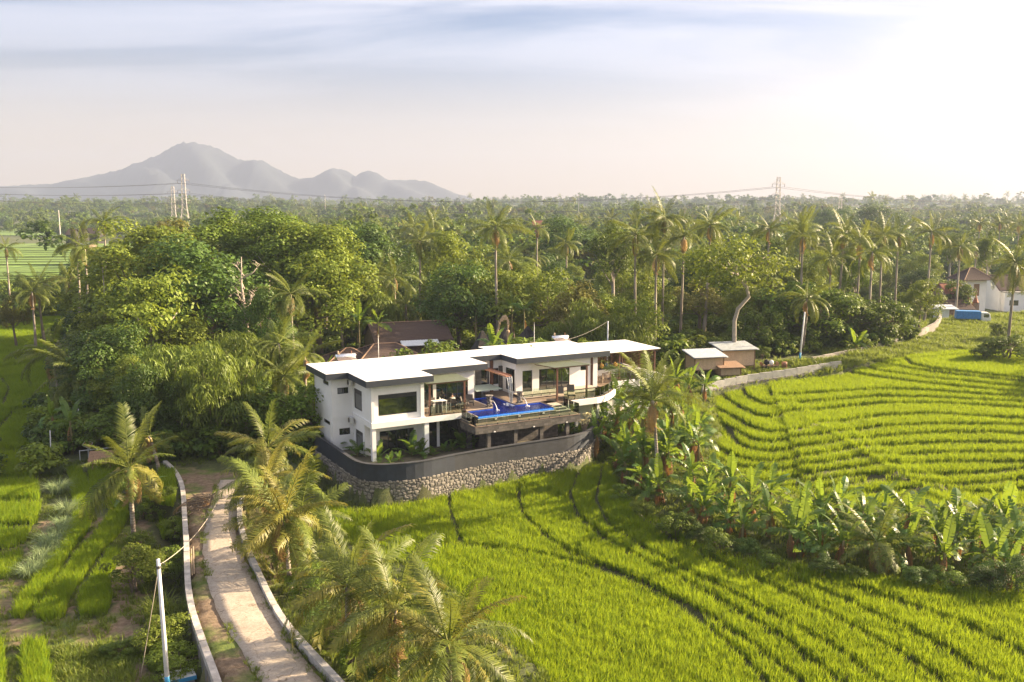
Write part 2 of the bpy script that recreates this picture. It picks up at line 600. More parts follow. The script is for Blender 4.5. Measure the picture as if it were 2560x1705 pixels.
# paddies below the villa
CF_lines = [line_on(fv(p), -2.45) for p in (
    [(780, 1240), (900, 1252), (1060, 1250), (1140, 1258), (1260, 1277), (1320, 1290), (1420, 1322), (1540, 1372), (1620, 1430), (1700, 1500), (1790, 1590)],
    [(1195, 1130), (1205, 1185), (1262, 1240), (1312, 1272), (1440, 1325), (1580, 1390), (1740, 1490), (1860, 1590)],
    [(1338, 1085), (1314, 1150), (1332, 1195), (1400, 1250), (1500, 1305), (1660, 1390), (1820, 1490), (1950, 1590)],
    [(1390, 1080), (1374, 1165), (1398, 1215), (1500, 1282), (1700, 1385), (1900, 1495), (2040, 1590)],
    [(1455, 1165), (1480, 1210), (1560, 1262), (1720, 1340), (1920, 1440), (2100, 1540), (2180, 1600)],
    [(1580, 1262), (1760, 1330), (1960, 1410), (2160, 1510), (2300, 1600)],
    [(1760, 1318), (2000, 1390), (2200, 1460), (2400, 1560)])]
CF_soft = [line_on(fv(p), -2.45) for p in (
    [(760, 1198), (900, 1196), (1045, 1192)],
    [(1035, 1120), (1036, 1160), (1045, 1195), (1062, 1250)])]
CFz = np.array([-2.75 + 0.13 * i for i in range(len(CF_lines) + 1)])
CF_poly = line_on(fv([(735, 1160), (830, 1180), (960, 1150), (1100, 1130), (1280, 1098), (1395, 1082), (1430, 1150), (1480, 1200), (1580, 1262), (1700, 1302), (1900, 1345), (2100, 1368), (2400, 1395), (2480, 1640), (1330, 1640), (1270, 1568), (1190, 1490), (1100, 1405), (1000, 1320), (880, 1275), (770, 1235), (735, 1200)]), -2.4)
def cf_level(x, y):
    k = np.zeros(np.shape(x), int)
    for L in CF_lines:
        d, s = poly_dist(L, x, y, 10)
        k += (s > 0)
    return k

# small plots left of the road
def lp(p): return to_ground(crop(p, 0, 1140, 520 / 1443.))
def lu(p): return to_ground(crop(p, 0, 760, 360 / 1008.))
LEFT_plots = [
    ('curved strip of rice right of the tussock row', lp([(470, 100), (560, 100), (610, 210), (650, 300), (650, 400), (610, 520), (560, 600), (480, 690), (440, 770), (360, 900), (230, 1070), (160, 1135), (95, 1130), (95, 1080), (150, 1000), (270, 860), (350, 740), (430, 640), (460, 560), (510, 440), (520, 330), (490, 200)])),
    ('long winding strip of rice left of the leaning palm trunk', lp([(640, 80), (840, 90), (860, 190), (890, 300), (890, 430), (820, 560), (740, 640), (640, 760), (560, 890), (470, 1010), (440, 1130), (280, 1165), (255, 1100), (360, 950), (450, 820), (540, 700), (640, 590), (760, 440), (770, 300), (700, 250), (630, 230), (620, 140)])),
    ('short wedge of rice beside the roadside shrubs', lp([(760, 680), (830, 690), (780, 810), (755, 890), (765, 1040), (750, 1105), (550, 1135), (550, 1080), (570, 970), (660, 850), (710, 770)])),
    ('sliver of rice cut by the lower left corner', lp([(-160, 1290), (30, 1310), (30, 1650), (-160, 1650)])),
    ('narrow block of rice near the lower left corner', lp([(170, 1310), (320, 1300), (335, 1400), (380, 1650), (160, 1650), (150, 1430)])),
    ('small strip of tall grass against the left kerb', lp([(1105, 200), (1215, 210), (1220, 420), (1180, 520), (1125, 560), (1105, 420)])),
]
LU_poly = lu([(-120, 165), (0, 150), (250, 110), (480, 95), (540, 130), (440, 220), (330, 300), (310, 420), (330, 600), (340, 760), (310, 1040), (262, 1090), (255, 1200), (270, 1330), (280, 1430), (262, 1540), (200, 1620), (150, 1700), (155, 1790), (90, 1910), (-120, 1960)])
LU_lines = [lu(p) for p in ([(-120, 285), (0, 270), (150, 262), (250, 258), (320, 200), (400, 150)], [(-120, 330), (0, 338), (90, 352), (140, 405)], [(-120, 470), (0, 455), (90, 440), (300, 400)], [(20, 520), (82, 610), (40, 740)],
    [(-120, 800), (0, 782), (150, 765), (340, 738)], [(-60, 940), (0, 870), (60, 805), (100, 775)], [(-120, 1080), (0, 1066), (300, 1043)], [(-120, 1268), (0, 1262), (270, 1250)], [(-120, 1415), (0, 1405), (120, 1412), (280, 1400)], [(-120, 1580), (60, 1575), (200, 1570)], [(-120, 1740), (50, 1730), (160, 1690)])]
LU_full = [LU_lines[i] for i in (10, 9, 8, 7, 6, 4, 2, 0)]
def lu_z(x, y):
    k = np.zeros(np.shape(x), int)
    for L in LU_full:
        d, s = poly_dist(L, x, y, 12)
        k += (s > 0)
    return -2.5 + .22 * k
weed_poly = lp([(360, 1340), (560, 1330), (800, 1310), (930, 1400), (950, 1650), (430, 1650), (390, 1500)])

# villa ground, inside its boundary wall
WALL_px = [(752, 1066), (800, 1092), (850, 1125), (893, 1154), (915, 1160), (970, 1161), (1051, 1153), (1135, 1135), (1240, 1117), (1346, 1101), (1440, 1087), (1475, 1075), (1500, 1045), (1523, 1018), (1548, 1002)]
WALL_TOP = 0.95
wall_line = line_on(WALL_px, WALL_TOP)
wall_line = wall_line + [(wall_line[-1][0] + 6.0, wall_line[-1][1] + 4.0), (wall_line[-1][0] + 7.0, wall_line[-1][1] + 13.0)]
yard_poly = wall_line + [VW(36, 16), VW(-4, 15), (wall_line[0][0] - .5, wall_line[0][1] + 6)]

def terrain_z(x, y):
    x = np.asarray(x, float); y = np.asarray(y, float)
    z = base_z(x, y)
    near = (y < 170) & (np.abs(x) < 120)
    m = near & in_poly(RF_poly, x, y)
    if m.any():
        z[m] = RTz[right_level(x[m], y[m])]
    m = near & in_poly(CF_poly, x, y)
    if m.any():
        z[m] = CFz[cf_level(x[m], y[m])]
    m = near & in_poly(LU_poly, x, y)
    if m.any():
        z[m] = lu_z(x[m], y[m])
    m = near & in_poly(yard_poly, x, y)
    z[m] = -0.6
    # road embankment and the ditch on its left
    if near.any():
        xn, yn = x[near], y[near]
        zn = z[near]
        ins = in_poly(road_poly, xn, yn)
        dl, _ = poly_dist(kerb_l, xn, yn)
        dr, _ = poly_dist(kerb_r, xn, yn)
        out = np.minimum(dl, dr)
        near_road = (~ins) & (yn < 68)
        ditch = np.where(near_road & (dl < 1.9), -0.75 * ss(1.9, 0.9, dl), 0.0)
        zn = np.where(near_road, zn + ditch, zn)
        ins_far = (np.hypot(xn + 22.5, yn - 74) < 9) & (xn < -15.5) & (yn > 64)
        zn = np.where(ins, ROAD_Z - 0.06, zn)
        zn = np.where(ins_far & ~ins & ~in_poly(yard_poly, xn, yn), np.maximum(zn, ROAD_Z - 0.05), zn)
        z[near] = zn
    return z
def gz(x, y):
    return float(terrain_z(np.array([x], float), np.array([y], float))[0])
def ground_px(px, py):
    z = -1.5
    for _ in range(25):
        x, y = on_plane(px, py, z)
        z = 0.6 * z + 0.4 * gz(x, y)
    return x, y, gz(x, y)

def axis(lo, hi, dense_lo, dense_hi, step, grow):
    v = list(np.arange(dense_lo, dense_hi + step / 2, step))
    s, p = step, dense_hi
    while p < hi:
        s *= grow; p += s; v.append(min(p, hi))
    s, p = step, dense_lo
    while p > lo:
        s *= grow; p -= s; v.insert(0, max(p, lo))
    return np.array(v)
ax = axis(-4600, 4600, -60, 62, 0.5, 1.16)
ay = axis(-350, 5400, 34, 125, 0.5, 1.13)
gx, gy = np.meshgrid(ax, ay)
gzv = terrain_z(gx.ravel(), gy.ravel())
fine = rs.normal(0, 0.02, gzv.shape)
gzv = gzv + np.where(np.hypot(gx.ravel(), gy.ravel()) < 200, fine, 0)
nx, ny = len(ax), len(ay)
idx = np.arange(nx * ny).reshape(ny, nx)
quads = np.stack([idx[:-1, :-1], idx[:-1, 1:], idx[1:, 1:], idx[1:, :-1]], -1).reshape(-1, 4)
# soil kinds: 0 wet mud under rice, 1 bare dry earth, 0.5 litter
fx, fy = gx.ravel(), gy.ravel()
dirt = np.full(fx.shape, 0.42)
dirt[in_poly(RF_poly, fx, fy) | in_poly(CF_poly, fx, fy) | in_poly(LU_poly, fx, fy)] = 0.05
leftzone = (fx < -14) & (fx > -60) & (fy < 66)
for _, p in LEFT_plots:
    pass
lm = leftzone & ~in_poly(LU_poly, fx, fy)
dirt[lm] = 0.85
for _, p in LEFT_plots:
    dirt[in_poly(p, fx, fy)] = 0.1
dirt[in_poly(road_poly, fx, fy)] = 1.0
dd, _ = poly_dist(kerb_l, fx, fy)
dirt[(dd < 2.4) & ~in_poly(road_poly, fx, fy)] = 0.15
def ground_mat():
    t = NT('earth')
    at = t.n('ShaderNodeAttribute', attribute_name='dirt').outputs['Fac']
    n1 = t.noise(0.35, 6, 0.65)
    n2 = t.noise(3.0, 6, 0.7)
    dry = t.ramp(n2, [(0.25, (0.085, 0.058, 0.036)), (0.5, (0.18, 0.13, 0.085)), (0.75, (0.29, 0.22, 0.15))])
    litter = t.ramp(n2, [(0.3, (0.035, 0.045, 0.015)), (0.55, (0.07, 0.09, 0.025)), (0.75, (0.13, 0.12, 0.05))])
    mud = t.ramp(n1, [(0.3, (0.03, 0.035, 0.012)), (0.7, (0.06, 0.065, 0.02))])
    green = t.ramp(n2, [(0.3, (0.06, 0.10, 0.015)), (0.7, (0.13, 0.17, 0.03))])
    dry = t.mix(t.ramp(n1, [(0.45, (0, 0, 0)), (0.6, (1, 1, 1))]), dry, green)
    r = t.n('ShaderNodeMapRange'); r.inputs['From Min'].default_value = 0.42; r.inputs['From Max'].default_value = 0.85
    t.l(at, r.inputs['Value'])
    c = t.mix(r.outputs[0], litter, dry)
    r2 = t.n('ShaderNodeMapRange'); r2.inputs['From Min'].default_value = 0.1; r2.inputs['From Max'].default_value = 0.4
    t.l(at, r2.inputs['Value'])
    c = t.mix(r2.outputs[0], mud, c)
    return t.done(t.bsdf(c, 0.95, t.bump(t.noise(6, 6, 0.7), 0.6, 0.08)))
M['ground'] = ground_mat()
gme = np_mesh('ground', np.stack([fx, fy, gzv], -1), quads, M['ground'], [('dirt', 'POINT', dirt)], smooth=True)
tag(link('ground', gme), 'rolling earth of the fields and woods', kind='structure')

# ------------------------------------------------------------------ instancing for uncountable stuff
def proto_collection(name, meshes):
    c = bpy.data.collections.new(name)
    for i, me in enumerate(meshes):
        o = bpy.data.objects.new('%s_%02d' % (name, i), me)
        c.objects.link(o)
    return c
_groups = {}
def scatter_group(coll):
    if coll.name in _groups:
        return _groups[coll.name]
    g = bpy.data.node_groups.new('scatter_' + coll.name, 'GeometryNodeTree')
    g.interface.new_socket('Geometry', in_out='INPUT', socket_type='NodeSocketGeometry')
    g.interface.new_socket('Geometry', in_out='OUTPUT', socket_type='NodeSocketGeometry')
    n = g.nodes
    gi, go = n.new('NodeGroupInput'), n.new('NodeGroupOutput')
    ci = n.new('GeometryNodeCollectionInfo')
    ci.inputs['Collection'].default_value = coll
    ci.inputs['Separate Children'].default_value = True
    ci.inputs['Reset Children'].default_value = True
    ip = n.new('GeometryNodeInstanceOnPoints')
    ip.inputs['Pick Instance'].default_value = True
    def named(nm, ty):
        a = n.new('GeometryNodeInputNamedAttribute')
        a.data_type = ty
        a.inputs['Name'].default_value = nm
        return a.outputs['Attribute']
    er = n.new('FunctionNodeEulerToRotation')
    L = g.links
    L.new(gi.outputs[0], ip.inputs['Points'])
    L.new(ci.outputs[0], ip.inputs['Instance'])
    L.new(named('pick', 'INT'), ip.inputs['Instance Index'])
    L.new(named('rot', 'FLOAT_VECTOR'), er.inputs[0])
    L.new(er.outputs[0], ip.inputs['Rotation'])
    L.new(named('scl', 'FLOAT_VECTOR'), ip.inputs['Scale'])
    L.new(ip.outputs[0], go.inputs[0])
    _groups[coll.name] = g
    return g
def scatter(name, coll, pts, scl, label, rot=None, npick=None, seed=0):
    r = np.random.RandomState(seed)
    pts = np.asarray(pts, np.float32)
    n = len(pts)
    me = bpy.data.meshes.new(name)
    me.vertices.add(n)
    me.vertices.foreach_set('co', pts.ravel())
    if rot is None:
        rot = np.stack([r.normal(0, .05, n), r.normal(0, .05, n), r.uniform(0, 6.283, n)], -1)
    scl = np.asarray(scl, np.float32)
    if scl.ndim == 1:
        scl = np.repeat(scl[:, None], 3, 1)
    a = me.attributes.new('rot', 'FLOAT_VECTOR', 'POINT'); a.data.foreach_set('vector', rot.astype(np.float32).ravel())
    a = me.attributes.new('scl', 'FLOAT_VECTOR', 'POINT'); a.data.foreach_set('vector', scl.ravel())
    a = me.attributes.new('pick', 'INT', 'POINT'); a.data.foreach_set('value', r.randint(0, npick or len(coll.objects), n).astype(np.int32))
    o = link(name, me)
    md = o.modifiers.new('scatter', 'NODES')
    md.node_group = scatter_group(coll)
    tag(o, label, kind='stuff')
    return o

def blades(n, h, spread, lean, width, seed, mat, name, curve=0.35, hvar=.25):
    r = np.random.RandomState(seed)
    V, F, A = [], [], []
    for i in range(n):
        a = r.uniform(0, 6.283); d = spread * math.sqrt(r.uniform(0, 1))
        bx, by = d * math.cos(a), d * math.sin(a)
        a2 = a + r.normal(0, .7)
        hh = h * (1 + r.uniform(-hvar, hvar * .6)); ln = lean * r.uniform(.3, 1.4)
        ux, uy = math.cos(a2), math.sin(a2)
        fa = r.uniform(0, 6.283); sx, sy = math.cos(fa) * width / 2, math.sin(fa) * width / 2
        m = (bx + ux * ln * .35, by + uy * ln * .35, hh * .6)
        t = (bx + ux * ln, by + uy * ln, hh * (1 - curve * r.uniform(0, 1) * ln / max(h, .01)))
        k = len(V)
        V += [(bx - sx, by - sy, 0), (bx + sx, by + sy, 0), (m[0] + sx * .9, m[1] + sy * .9, m[2]), (m[0] - sx * .9, m[1] - sy * .9, m[2]), t]
        F += [(k, k + 1, k + 2), (k, k + 2, k + 3), (k + 3, k + 2, k + 4)]
        v = r.uniform(0, 1); A += [v, v, v]
    return np_mesh(name, V, F, mat, [('v', 'FACE', A)])
C_rice = proto_collection('rice_clump', [blades(18, .68, .10, .21, .025, 10 + i, M['rice'], 'rice_clump', .5) for i in range(6)])
C_grass = proto_collection('grass_clump', [blades(16, .40, .16, .22, .030, 40 + i, M['grass'], 'grass_clump', .6) for i in range(4)])

def plot_points(poly, step, lines=(), gap=0.3, rowdir=0.6, jit=.28):
    P = np.array(poly)
    c = P.mean(0)
    rad = np.abs(P - c).max() * 1.5
    u = np.arange(-rad, rad, step)
    X, Y = np.meshgrid(u, u)
    ca, sa = math.cos(rowdir), math.sin(rowdir)
    x = c[0] + X * ca - Y * sa; y = c[1] + X * sa + Y * ca
    x = x.ravel() + rs.uniform(-jit, jit, x.size) * step; y = y.ravel() + rs.uniform(-jit, jit, y.size) * step
    m = in_poly(poly, x, y)
    # only what a step to the side of the photograph could still see
    m &= (np.abs(x) < 0.66 * y + 8) & (y > 36)
    x, y = x[m], y[m]
    keep = np.ones(x.size, bool)
    for L in lines:
        d, s = poly_dist(L, x, y)
        keep &= ~((d < gap) & (s <= 0)) & ~((d < gap * .25))
    return x[keep], y[keep]
def wavy(x, y, s, seed):
    return np.sin(x * s + seed) * np.sin(y * s * 1.3 + seed * 2.1) + .5 * np.sin(x * s * 2.7 + y * s * 2.1 + seed)

x, y = plot_points(CF_poly, 0.245, CF_lines + CF_soft, 0.33, R(50), .4)
gapm = np.ones(x.size, bool)
lv = cf_level(x, y)
edges_name = ['largest open paddy at the foot of the picture', 'long paddy just above the dark bund below the villa wall', 'third curved paddy from the villa wall corner', 'fourth curved paddy, running beside the banana bank', 'fifth curved paddy, nearer the banana bank', 'sixth narrow paddy near the banana bank', 'seventh narrow paddy below the banana bank', 'last shaded paddy right under the banana bank']
for k in range(len(CF_lines) + 1):
    m = lv == k
    if m.sum() < 40: continue
    xs, ys = x[m], y[m]
    h = 1.0 + .07 * wavy(xs, ys, .5, k) + .10 * wavy(xs, ys, 2.6, k + 5) + rs.normal(0, .09, xs.size)
    scatter('rice_paddy', C_rice, np.stack([xs, ys, np.full(xs.size, CFz[k]) - .03], -1), h, 'bright green rice, ' + edges_name[k], seed=k)
x, y = plot_points(RF_poly, 0.265, RT, 0.5, R(20))
lv = right_level(x, y)
for k in range(len(RT) + 1):
    m = lv == k
    if m.sum() < 30: continue
    xs, ys = x[m], y[m]
    h = 1.0 + .06 * wavy(xs, ys, .4, k + 3) + rs.normal(0, .07, xs.size)
    scatter('rice_terrace', C_rice, np.stack([xs, ys, np.full(xs.size, RTz[k]) - .03], -1), np.stack([h * 1.15, h * 1.15, h], -1),
            'green rice on curved terrace, step %s up from the banana bank' % (['one', 'two', 'three', 'four', 'five', 'six', 'seven', 'eight', 'nine', 'ten', 'eleven', 'twelve', 'thirteen', 'fourteen', 'fifteen', 'sixteen', 'seventeen'][k]), seed=100 + k)
for i, (lab, poly) in enumerate(LEFT_plots):
    x, y = plot_points(poly, 0.22, (), 0, R(70))
    h = 1.05 + rs.normal(0, .08, x.size)
    scatter('rice_strip', C_rice, np.stack([x, y, terrain_z(x, y) - .02], -1), h, 'green ' + lab, seed=200 + i)
x, y = plot_points(LU_poly, 0.28, LU_lines, 0.6, R(80))
d = np.hypot(x, y)
keep = rs.uniform(0, 1, x.size) < np.clip(90 / d, .35, 1)
x, y, d = x[keep], y[keep], d[keep]
h = 1.05 + .06 * wavy(x, y, .3, 2) + rs.normal(0, .07, x.size)
w = np.clip(d / 70, 1, 2)
scatter('rice_field', C_rice, np.stack([x, y, terrain_z(x, y) - .02], -1), np.stack([h * w, h * w, h], -1), 'green rice of the left hand fields stepping back to the trees', seed=300)
x, y = plot_points(weed_poly, 0.3, (), 0, 0)
scatter('weed_patch', C_grass, np.stack([x, y, terrain_z(x, y) - .02], -1), 1.2 + rs.normal(0, .25, x.size).clip(-.6, .8), 'sunlit yellow green weeds at the lower left', seed=301)

# thin grass and herbs on bunds, banks and verges
gxr = rs.uniform(-48, 95, 150000); gyr = rs.uniform(37, 165, 150000)
m = ~(in_poly(CF_poly, gxr, gyr) | in_poly(RF_poly, gxr, gyr) | in_poly(LU_poly, gxr, gyr) | in_poly(road_poly, gxr, gyr) | in_poly(yard_poly, gxr, gyr))
for _, p in LEFT_plots:
    m &= ~in_poly(p, gxr, gyr)
m &= (np.abs(gxr) < 0.6 * gyr + 4)
m &= ~((gxr < -28) & (gyr > 80)) & ((gyr < 112) | (gxr > 40))
# paths left bare in drifts
m &= (wavy(gxr, gyr, .9, 4) > -0.35) | (gxr > -20)
m &= np.hypot(gxr + 22.5, gyr - 72) > 6
gxr, gyr = gxr[m], gyr[m]
lefts = gxr < -12
sc = np.where(lefts, .8, .95) * rs.uniform(.5, 1.4, gxr.size) * np.where(gyr > 105, 1.5 + .6 * wavy(gxr, gyr, .35, 1), 1).clip(.5, 3)
scatter('verge_grass', C_grass, np.stack([gxr, gyr, terrain_z(gxr, gyr) - .02], -1), sc, 'short mixed grass on the bunds, banks and verges', seed=302)

# ------------------------------------------------------------------ road
def conc_mat():
    t = NT('worn_concrete')
    a = t.noise(0.8, 7, 0.7); b = t.noise(9, 5, 0.7)
    c = t.ramp(a, [(0.3, (0.26, 0.215, 0.17)), (0.5, (0.40, 0.34, 0.27)), (0.7, (0.52, 0.45, 0.37))])
    c = t.mix(0.5, c, t.ramp(b, [(0.3, (0.22, 0.18, 0.14)), (0.7, (0.54, 0.48, 0.40))]))
    c = t.mix(t.ramp(t.noise(1.7, 5, .7, dist=1), [(0.58, (0, 0, 0)), (0.66, (1, 1, 1))]), c, (0.20, 0.155, 0.11))
    v = t.n('ShaderNodeTexVoronoi', feature='DISTANCE_TO_EDGE')
    v.inputs['Scale'].default_value = .42
    mp = t.n('ShaderNodeVectorMath', operation='ADD')
    nv = t.n('ShaderNodeTexNoise'); nv.inputs['Scale'].default_value = 1.4; nv.inputs['Detail'].default_value = 5
    t.l(t.coord(), nv.inputs['Vector']); t.l(t.coord(), mp.inputs[0]); t.l(nv.outputs['Color'], mp.inputs[1])
    t.l(mp.outputs[0], v.inputs['Vector'])
    c = t.mix(t.ramp(v.outputs['Distance'], [(0.003, (.55, .55, .55)), (0.010, (0, 0, 0))]), c, (.12, .095, .07))
    return t.done(t.bsdf(c, 0.9, t.bump(b, 0.5, 0.03)))
M['road'] = conc_mat()
def resample(L, n):
    L = np.array(L); d = np.r_[0, np.cumsum(np.hypot(*np.diff(L, axis=0).T))]
    t = np.linspace(0, d[-1], n)
    # smooth (Catmull-like) by cubic on the cumulative length
    return np.stack([np.interp(t, d, L[:, 0]), np.interp(t, d, L[:, 1])], -1)
def smooth_line(L, n, it=2):
    P = resample(L, n)
    for _ in range(it):
        P[1:-1] = .25 * P[:-2] + .5 * P[1:-1] + .25 * P[2:]
    return P
cl, cr_ = smooth_line(conc_l, 44, 3), smooth_line(conc_r, 44, 3)
cl += rs.normal(0, .045, cl.shape); cr_ += rs.normal(0, .05, cr_.shape)
V, F = [], []
for i in range(44):
    for k in range(5):
        p = cl[i] * (1 - k / 4) + cr_[i] * k / 4
        V.append((p[0], p[1], ROAD_Z + 0.012 + .03 * math.sin(k / 4 * math.pi)))
for k in (0, 4):
    for i in range(44):
        p = cl[i] if k == 0 else cr_[i]
        V.append((p[0], p[1], ROAD_Z - .15))
for i in range(43):
    for k in range(4):
        a = i * 5 + k
        F.append((a, a + 1, a + 6, a + 5))
    a, b = i * 5, 220 + i
    F.append((b, a, a + 5, b + 1))
    a, b = i * 5 + 4, 264 + i
    F.append((a, b, b + 1, a + 5))
road = link('road', np_mesh('road', V, F, M['road']))
tag(road, 'worn concrete lane curving up towards the villa gate', kind='structure')
M['kerb'] = mat_plain('kerb_cement', (0.42, 0.40, 0.37), .9, .4, 1.5, .4, 14)
M['kerb_stone'] = mat_plain('kerb_footing', (0.16, 0.15, 0.14), .95, .4, 2.5, .6, 8)
def kerb(name, L, label, hide_after=None):
    root = empty(name, (0, 0, 0), 0, label, 'kerb')
    P = smooth_line(L, 40, 2)
    N = np.zeros_like(P); N[1:-1] = P[2:] - P[:-2]; N[0] = P[1] - P[0]; N[-1] = P[-1] - P[-2]
    N = np.stack([-N[:, 1], N[:, 0]], -1) / np.linalg.norm(N, axis=1)[:, None]
    # precast lengths of about two metres butted end to end, each slightly out of line
    seg = 3
    for i in range(0, 39, seg):
        j = min(i + seg, 39)
        mb = MB()
        dz = rs.uniform(-.02, .02); off = rs.uniform(-.015, .015)
        for k in range(i, j):
            a0, a1 = P[k] + N[k] * (.17 + off), P[k] - N[k] * (.17 - off)
            b0, b1 = P[k + 1] + N[k + 1] * (.17 + off), P[k + 1] - N[k + 1] * (.17 - off)
            if k == j - 1:
                b0 = b0 - (b0 - a0) * .02; b1 = b1 - (b1 - a1) * .02
            z0, z1 = ROAD_Z - .12, ROAD_Z + .28 + dz
            mb.hexa([(*a0, z0), (*b0, z0), (*b1, z0), (*a1, z0), (*a0, z1), (*b0, z1), (*b1, z1), (*a1, z1)])
        mb.build('kerb_length', M['kerb'], root)
    mb = MB()
    for k in range(39):
        a0, a1 = P[k] + N[k] * .14, P[k] - N[k] * .14
        b0, b1 = P[k + 1] + N[k + 1] * .14, P[k + 1] - N[k + 1] * .14
        mb.hexa([(*a0, -3.6), (*b0, -3.6), (*b1, -3.6), (*a1, -3.6), (*a0, ROAD_Z - .125), (*b0, ROAD_Z - .125), (*b1, ROAD_Z - .125), (*a1, ROAD_Z - .125)])
    mb.build('footing', M['kerb_stone'], root)
    return root
wx, wy = [], []
for L, side in ((cl, 1), (cr_, -1), (np.array(kerb_r), -1), (np.array(kerb_l), 1)):
    Q = resample(L, 420)
    k = (wavy(Q[:, 0], Q[:, 1], .8, 3 + side) > .1) & (rs.uniform(size=420) < .75)
    Q = Q[k] + rs.normal(0, .14, (k.sum(), 2))
    wx += list(Q[:, 0]); wy += list(Q[:, 1])
wx, wy = np.array(wx), np.array(wy)
scatter('lane_weeds', C_grass, np.stack([wx, wy, np.full(wx.size, ROAD_Z - .03)], -1), rs.uniform(.25, .8, wx.size), 'tufts of weeds along the lane edges and kerbs', seed=303)
kerb('kerb_wall', kerb_l, 'low whitish cement kerb wall along the left side of the lane')
kerb('kerb_wall', kerb_r, 'low whitish cement kerb wall along the right side of the lane')
# ------------------------------------------------------------------ villa materials
def wall_mat():
    t = NT('white_plaster')
    a = t.noise(0.7, 6, .65); s = t.noise(2.2, 4, .7, t.coord('Object', (3, 3, .35)))
    c = t.ramp(a, [(0.3, (0.78, 0.78, 0.77)), (0.7, (0.87, 0.87, 0.86))])
    c = t.mix(t.ramp(s, [(0.55, (0, 0, 0)), (0.8, (.35, .35, .35))]), c, (0.64, 0.64, 0.61))
    return t.done(t.bsdf(c, .8, t.bump(t.noise(60, 3), .12, .01)))
M['white'] = wall_mat()
M['fascia'] = mat_plain('slate_paint', (0.028, 0.037, 0.052), .55, .12, 2)
M['roof'] = mat_plain('white_roof_coating', (0.84, 0.84, 0.83), .5, .04, .6)
M['perim'] = mat_plain('dark_grey_paint', (0.026, 0.034, 0.050), .75, .22, 1.2, .25, 18)
M['perim2'] = mat_plain('grey_brown_paint', (0.035, 0.039, 0.048), .75, .22, 1.2, .25, 18)
def andesite():
    t = NT('andesite_tiles')
    b = t.n('ShaderNodeTexBrick')
    b.inputs['Scale'].default_value = 1
    b.inputs['Brick Width'].default_value = .42
    b.inputs['Row Height'].default_value = .22
    b.inputs['Mortar Size'].default_value = .008
    b.inputs['Bias'].default_value = -.2
    b.inputs['Color1'].default_value = (0.11, 0.105, 0.10, 1)
    b.inputs['Color2'].default_value = (0.24, 0.22, 0.205, 1)
    b.inputs['Mortar'].default_value = (0.07, 0.065, 0.06, 1)
    mp = t.n('ShaderNodeCombineXYZ'); se = t.n('ShaderNodeSeparateXYZ')
    t.l(t.coord(), se.inputs[0])
    t.l(t.math('ADD', se.outputs[0], se.outputs[1]), mp.inputs[0]); t.l(se.outputs[2], mp.inputs[1])
    t.l(mp.outputs[0], b.inputs['Vector'])
    c = t.mix(.5, b.outputs['Color'], t.ramp(t.noise(2.5, 5, .7), [(.3, (.06, .06, .06)), (.7, (.30, .27, .25))]), 'OVERLAY')
    return t.done(t.bsdf(c, .75, t.bump(b.outputs['Fac'], -.3, .01)))
M['stone'] = andesite()
M['stone_pale'] = mat_plain('sandstone_coping', (0.42, 0.36, 0.29), .8, .2, 3, .2, 20)
def deck_mat():
    t = NT('deck_tiles')
    b = t.n('ShaderNodeTexBrick')
    b.offset = 0
    b.inputs['Scale'].default_value = 1
    b.inputs['Brick Width'].default_value = .3
    b.inputs['Row Height'].default_value = .3
    b.inputs['Mortar Size'].default_value = .006
    b.inputs['Color1'].default_value = (0.19, 0.135, 0.095, 1)
    b.inputs['Color2'].default_value = (0.27, 0.20, 0.145, 1)
    b.inputs['Mortar'].default_value = (0.10, 0.075, 0.055, 1)
    t.l(t.coord(), b.inputs['Vector'])
    c = t.mix(.35, b.outputs['Color'], t.ramp(t.noise(1.4, 5), [(.3, (.12, .09, .07)), (.7, (.30, .23, .17))]))
    return t.done(t.bsdf(c, .6))
M['deck'] = deck_mat()
M['steel'] = mat_plain('rust_brown_steel', (0.13, 0.055, 0.035), .5, .2, 3)
M['dark'] = mat_plain('dark_frame', (0.018, 0.02, 0.026), .4, .1, 3)
M['glass'] = NT('reflective_window_glass')
M['glass'] = M['glass'].done(M['glass'].bsdf((0.012, 0.018, 0.018), 0.02, None, IOR=2.3))
def clear_glass(name, tint, fac=0.10):
    t = NT(name)
    tr = t.n('ShaderNodeBsdfTransparent'); tr.inputs[0].default_value = (*tint, 1)
    gl = t.n('ShaderNodeBsdfGlossy'); gl.inputs['Roughness'].default_value = .03
    fr = t.n('ShaderNodeFresnel'); fr.inputs[0].default_value = 1.5
    ms = t.n('ShaderNodeMixShader')
    t.l(t.math('ADD', fr.outputs[0], fac), ms.inputs[0]); t.l(tr.outputs[0], ms.inputs[1]); t.l(gl.outputs[0], ms.inputs[2])
    return t.done(ms.outputs[0])
M['clear'] = clear_glass('clear_glass', (.84, .92, .88), .03)
def frosted(name, col, tfac, trn):
    t = NT(name)
    d = t.bsdf(col, .3)
    tl = t.n('ShaderNodeBsdfTranslucent'); tl.inputs[0].default_value = (*trn, 1)
    tr = t.n('ShaderNodeBsdfTransparent'); tr.inputs[0].default_value = (.8, .86, .8, 1)
    m1 = t.n('ShaderNodeMixShader'); m1.inputs[0].default_value = .5; t.l(d, m1.inputs[1]); t.l(tl.outputs[0], m1.inputs[2])
    m2 = t.n('ShaderNodeMixShader'); m2.inputs[0].default_value = tfac; t.l(m1.outputs[0], m2.inputs[1]); t.l(tr.outputs[0], m2.inputs[2])
    return t.done(m2.outputs[0])
M['canopy_glass'] = frosted('green_canopy_glass', (.30, .34, .26), .35, (.4, .45, .35))
M['frost'] = mat_plain('frosted_glass', (0.40, 0.50, 0.46), .25, .1, 2)
M['pool'] = mat_plain('blue_mosaic', (0.016, 0.13, 0.80), .35, .3, 9)
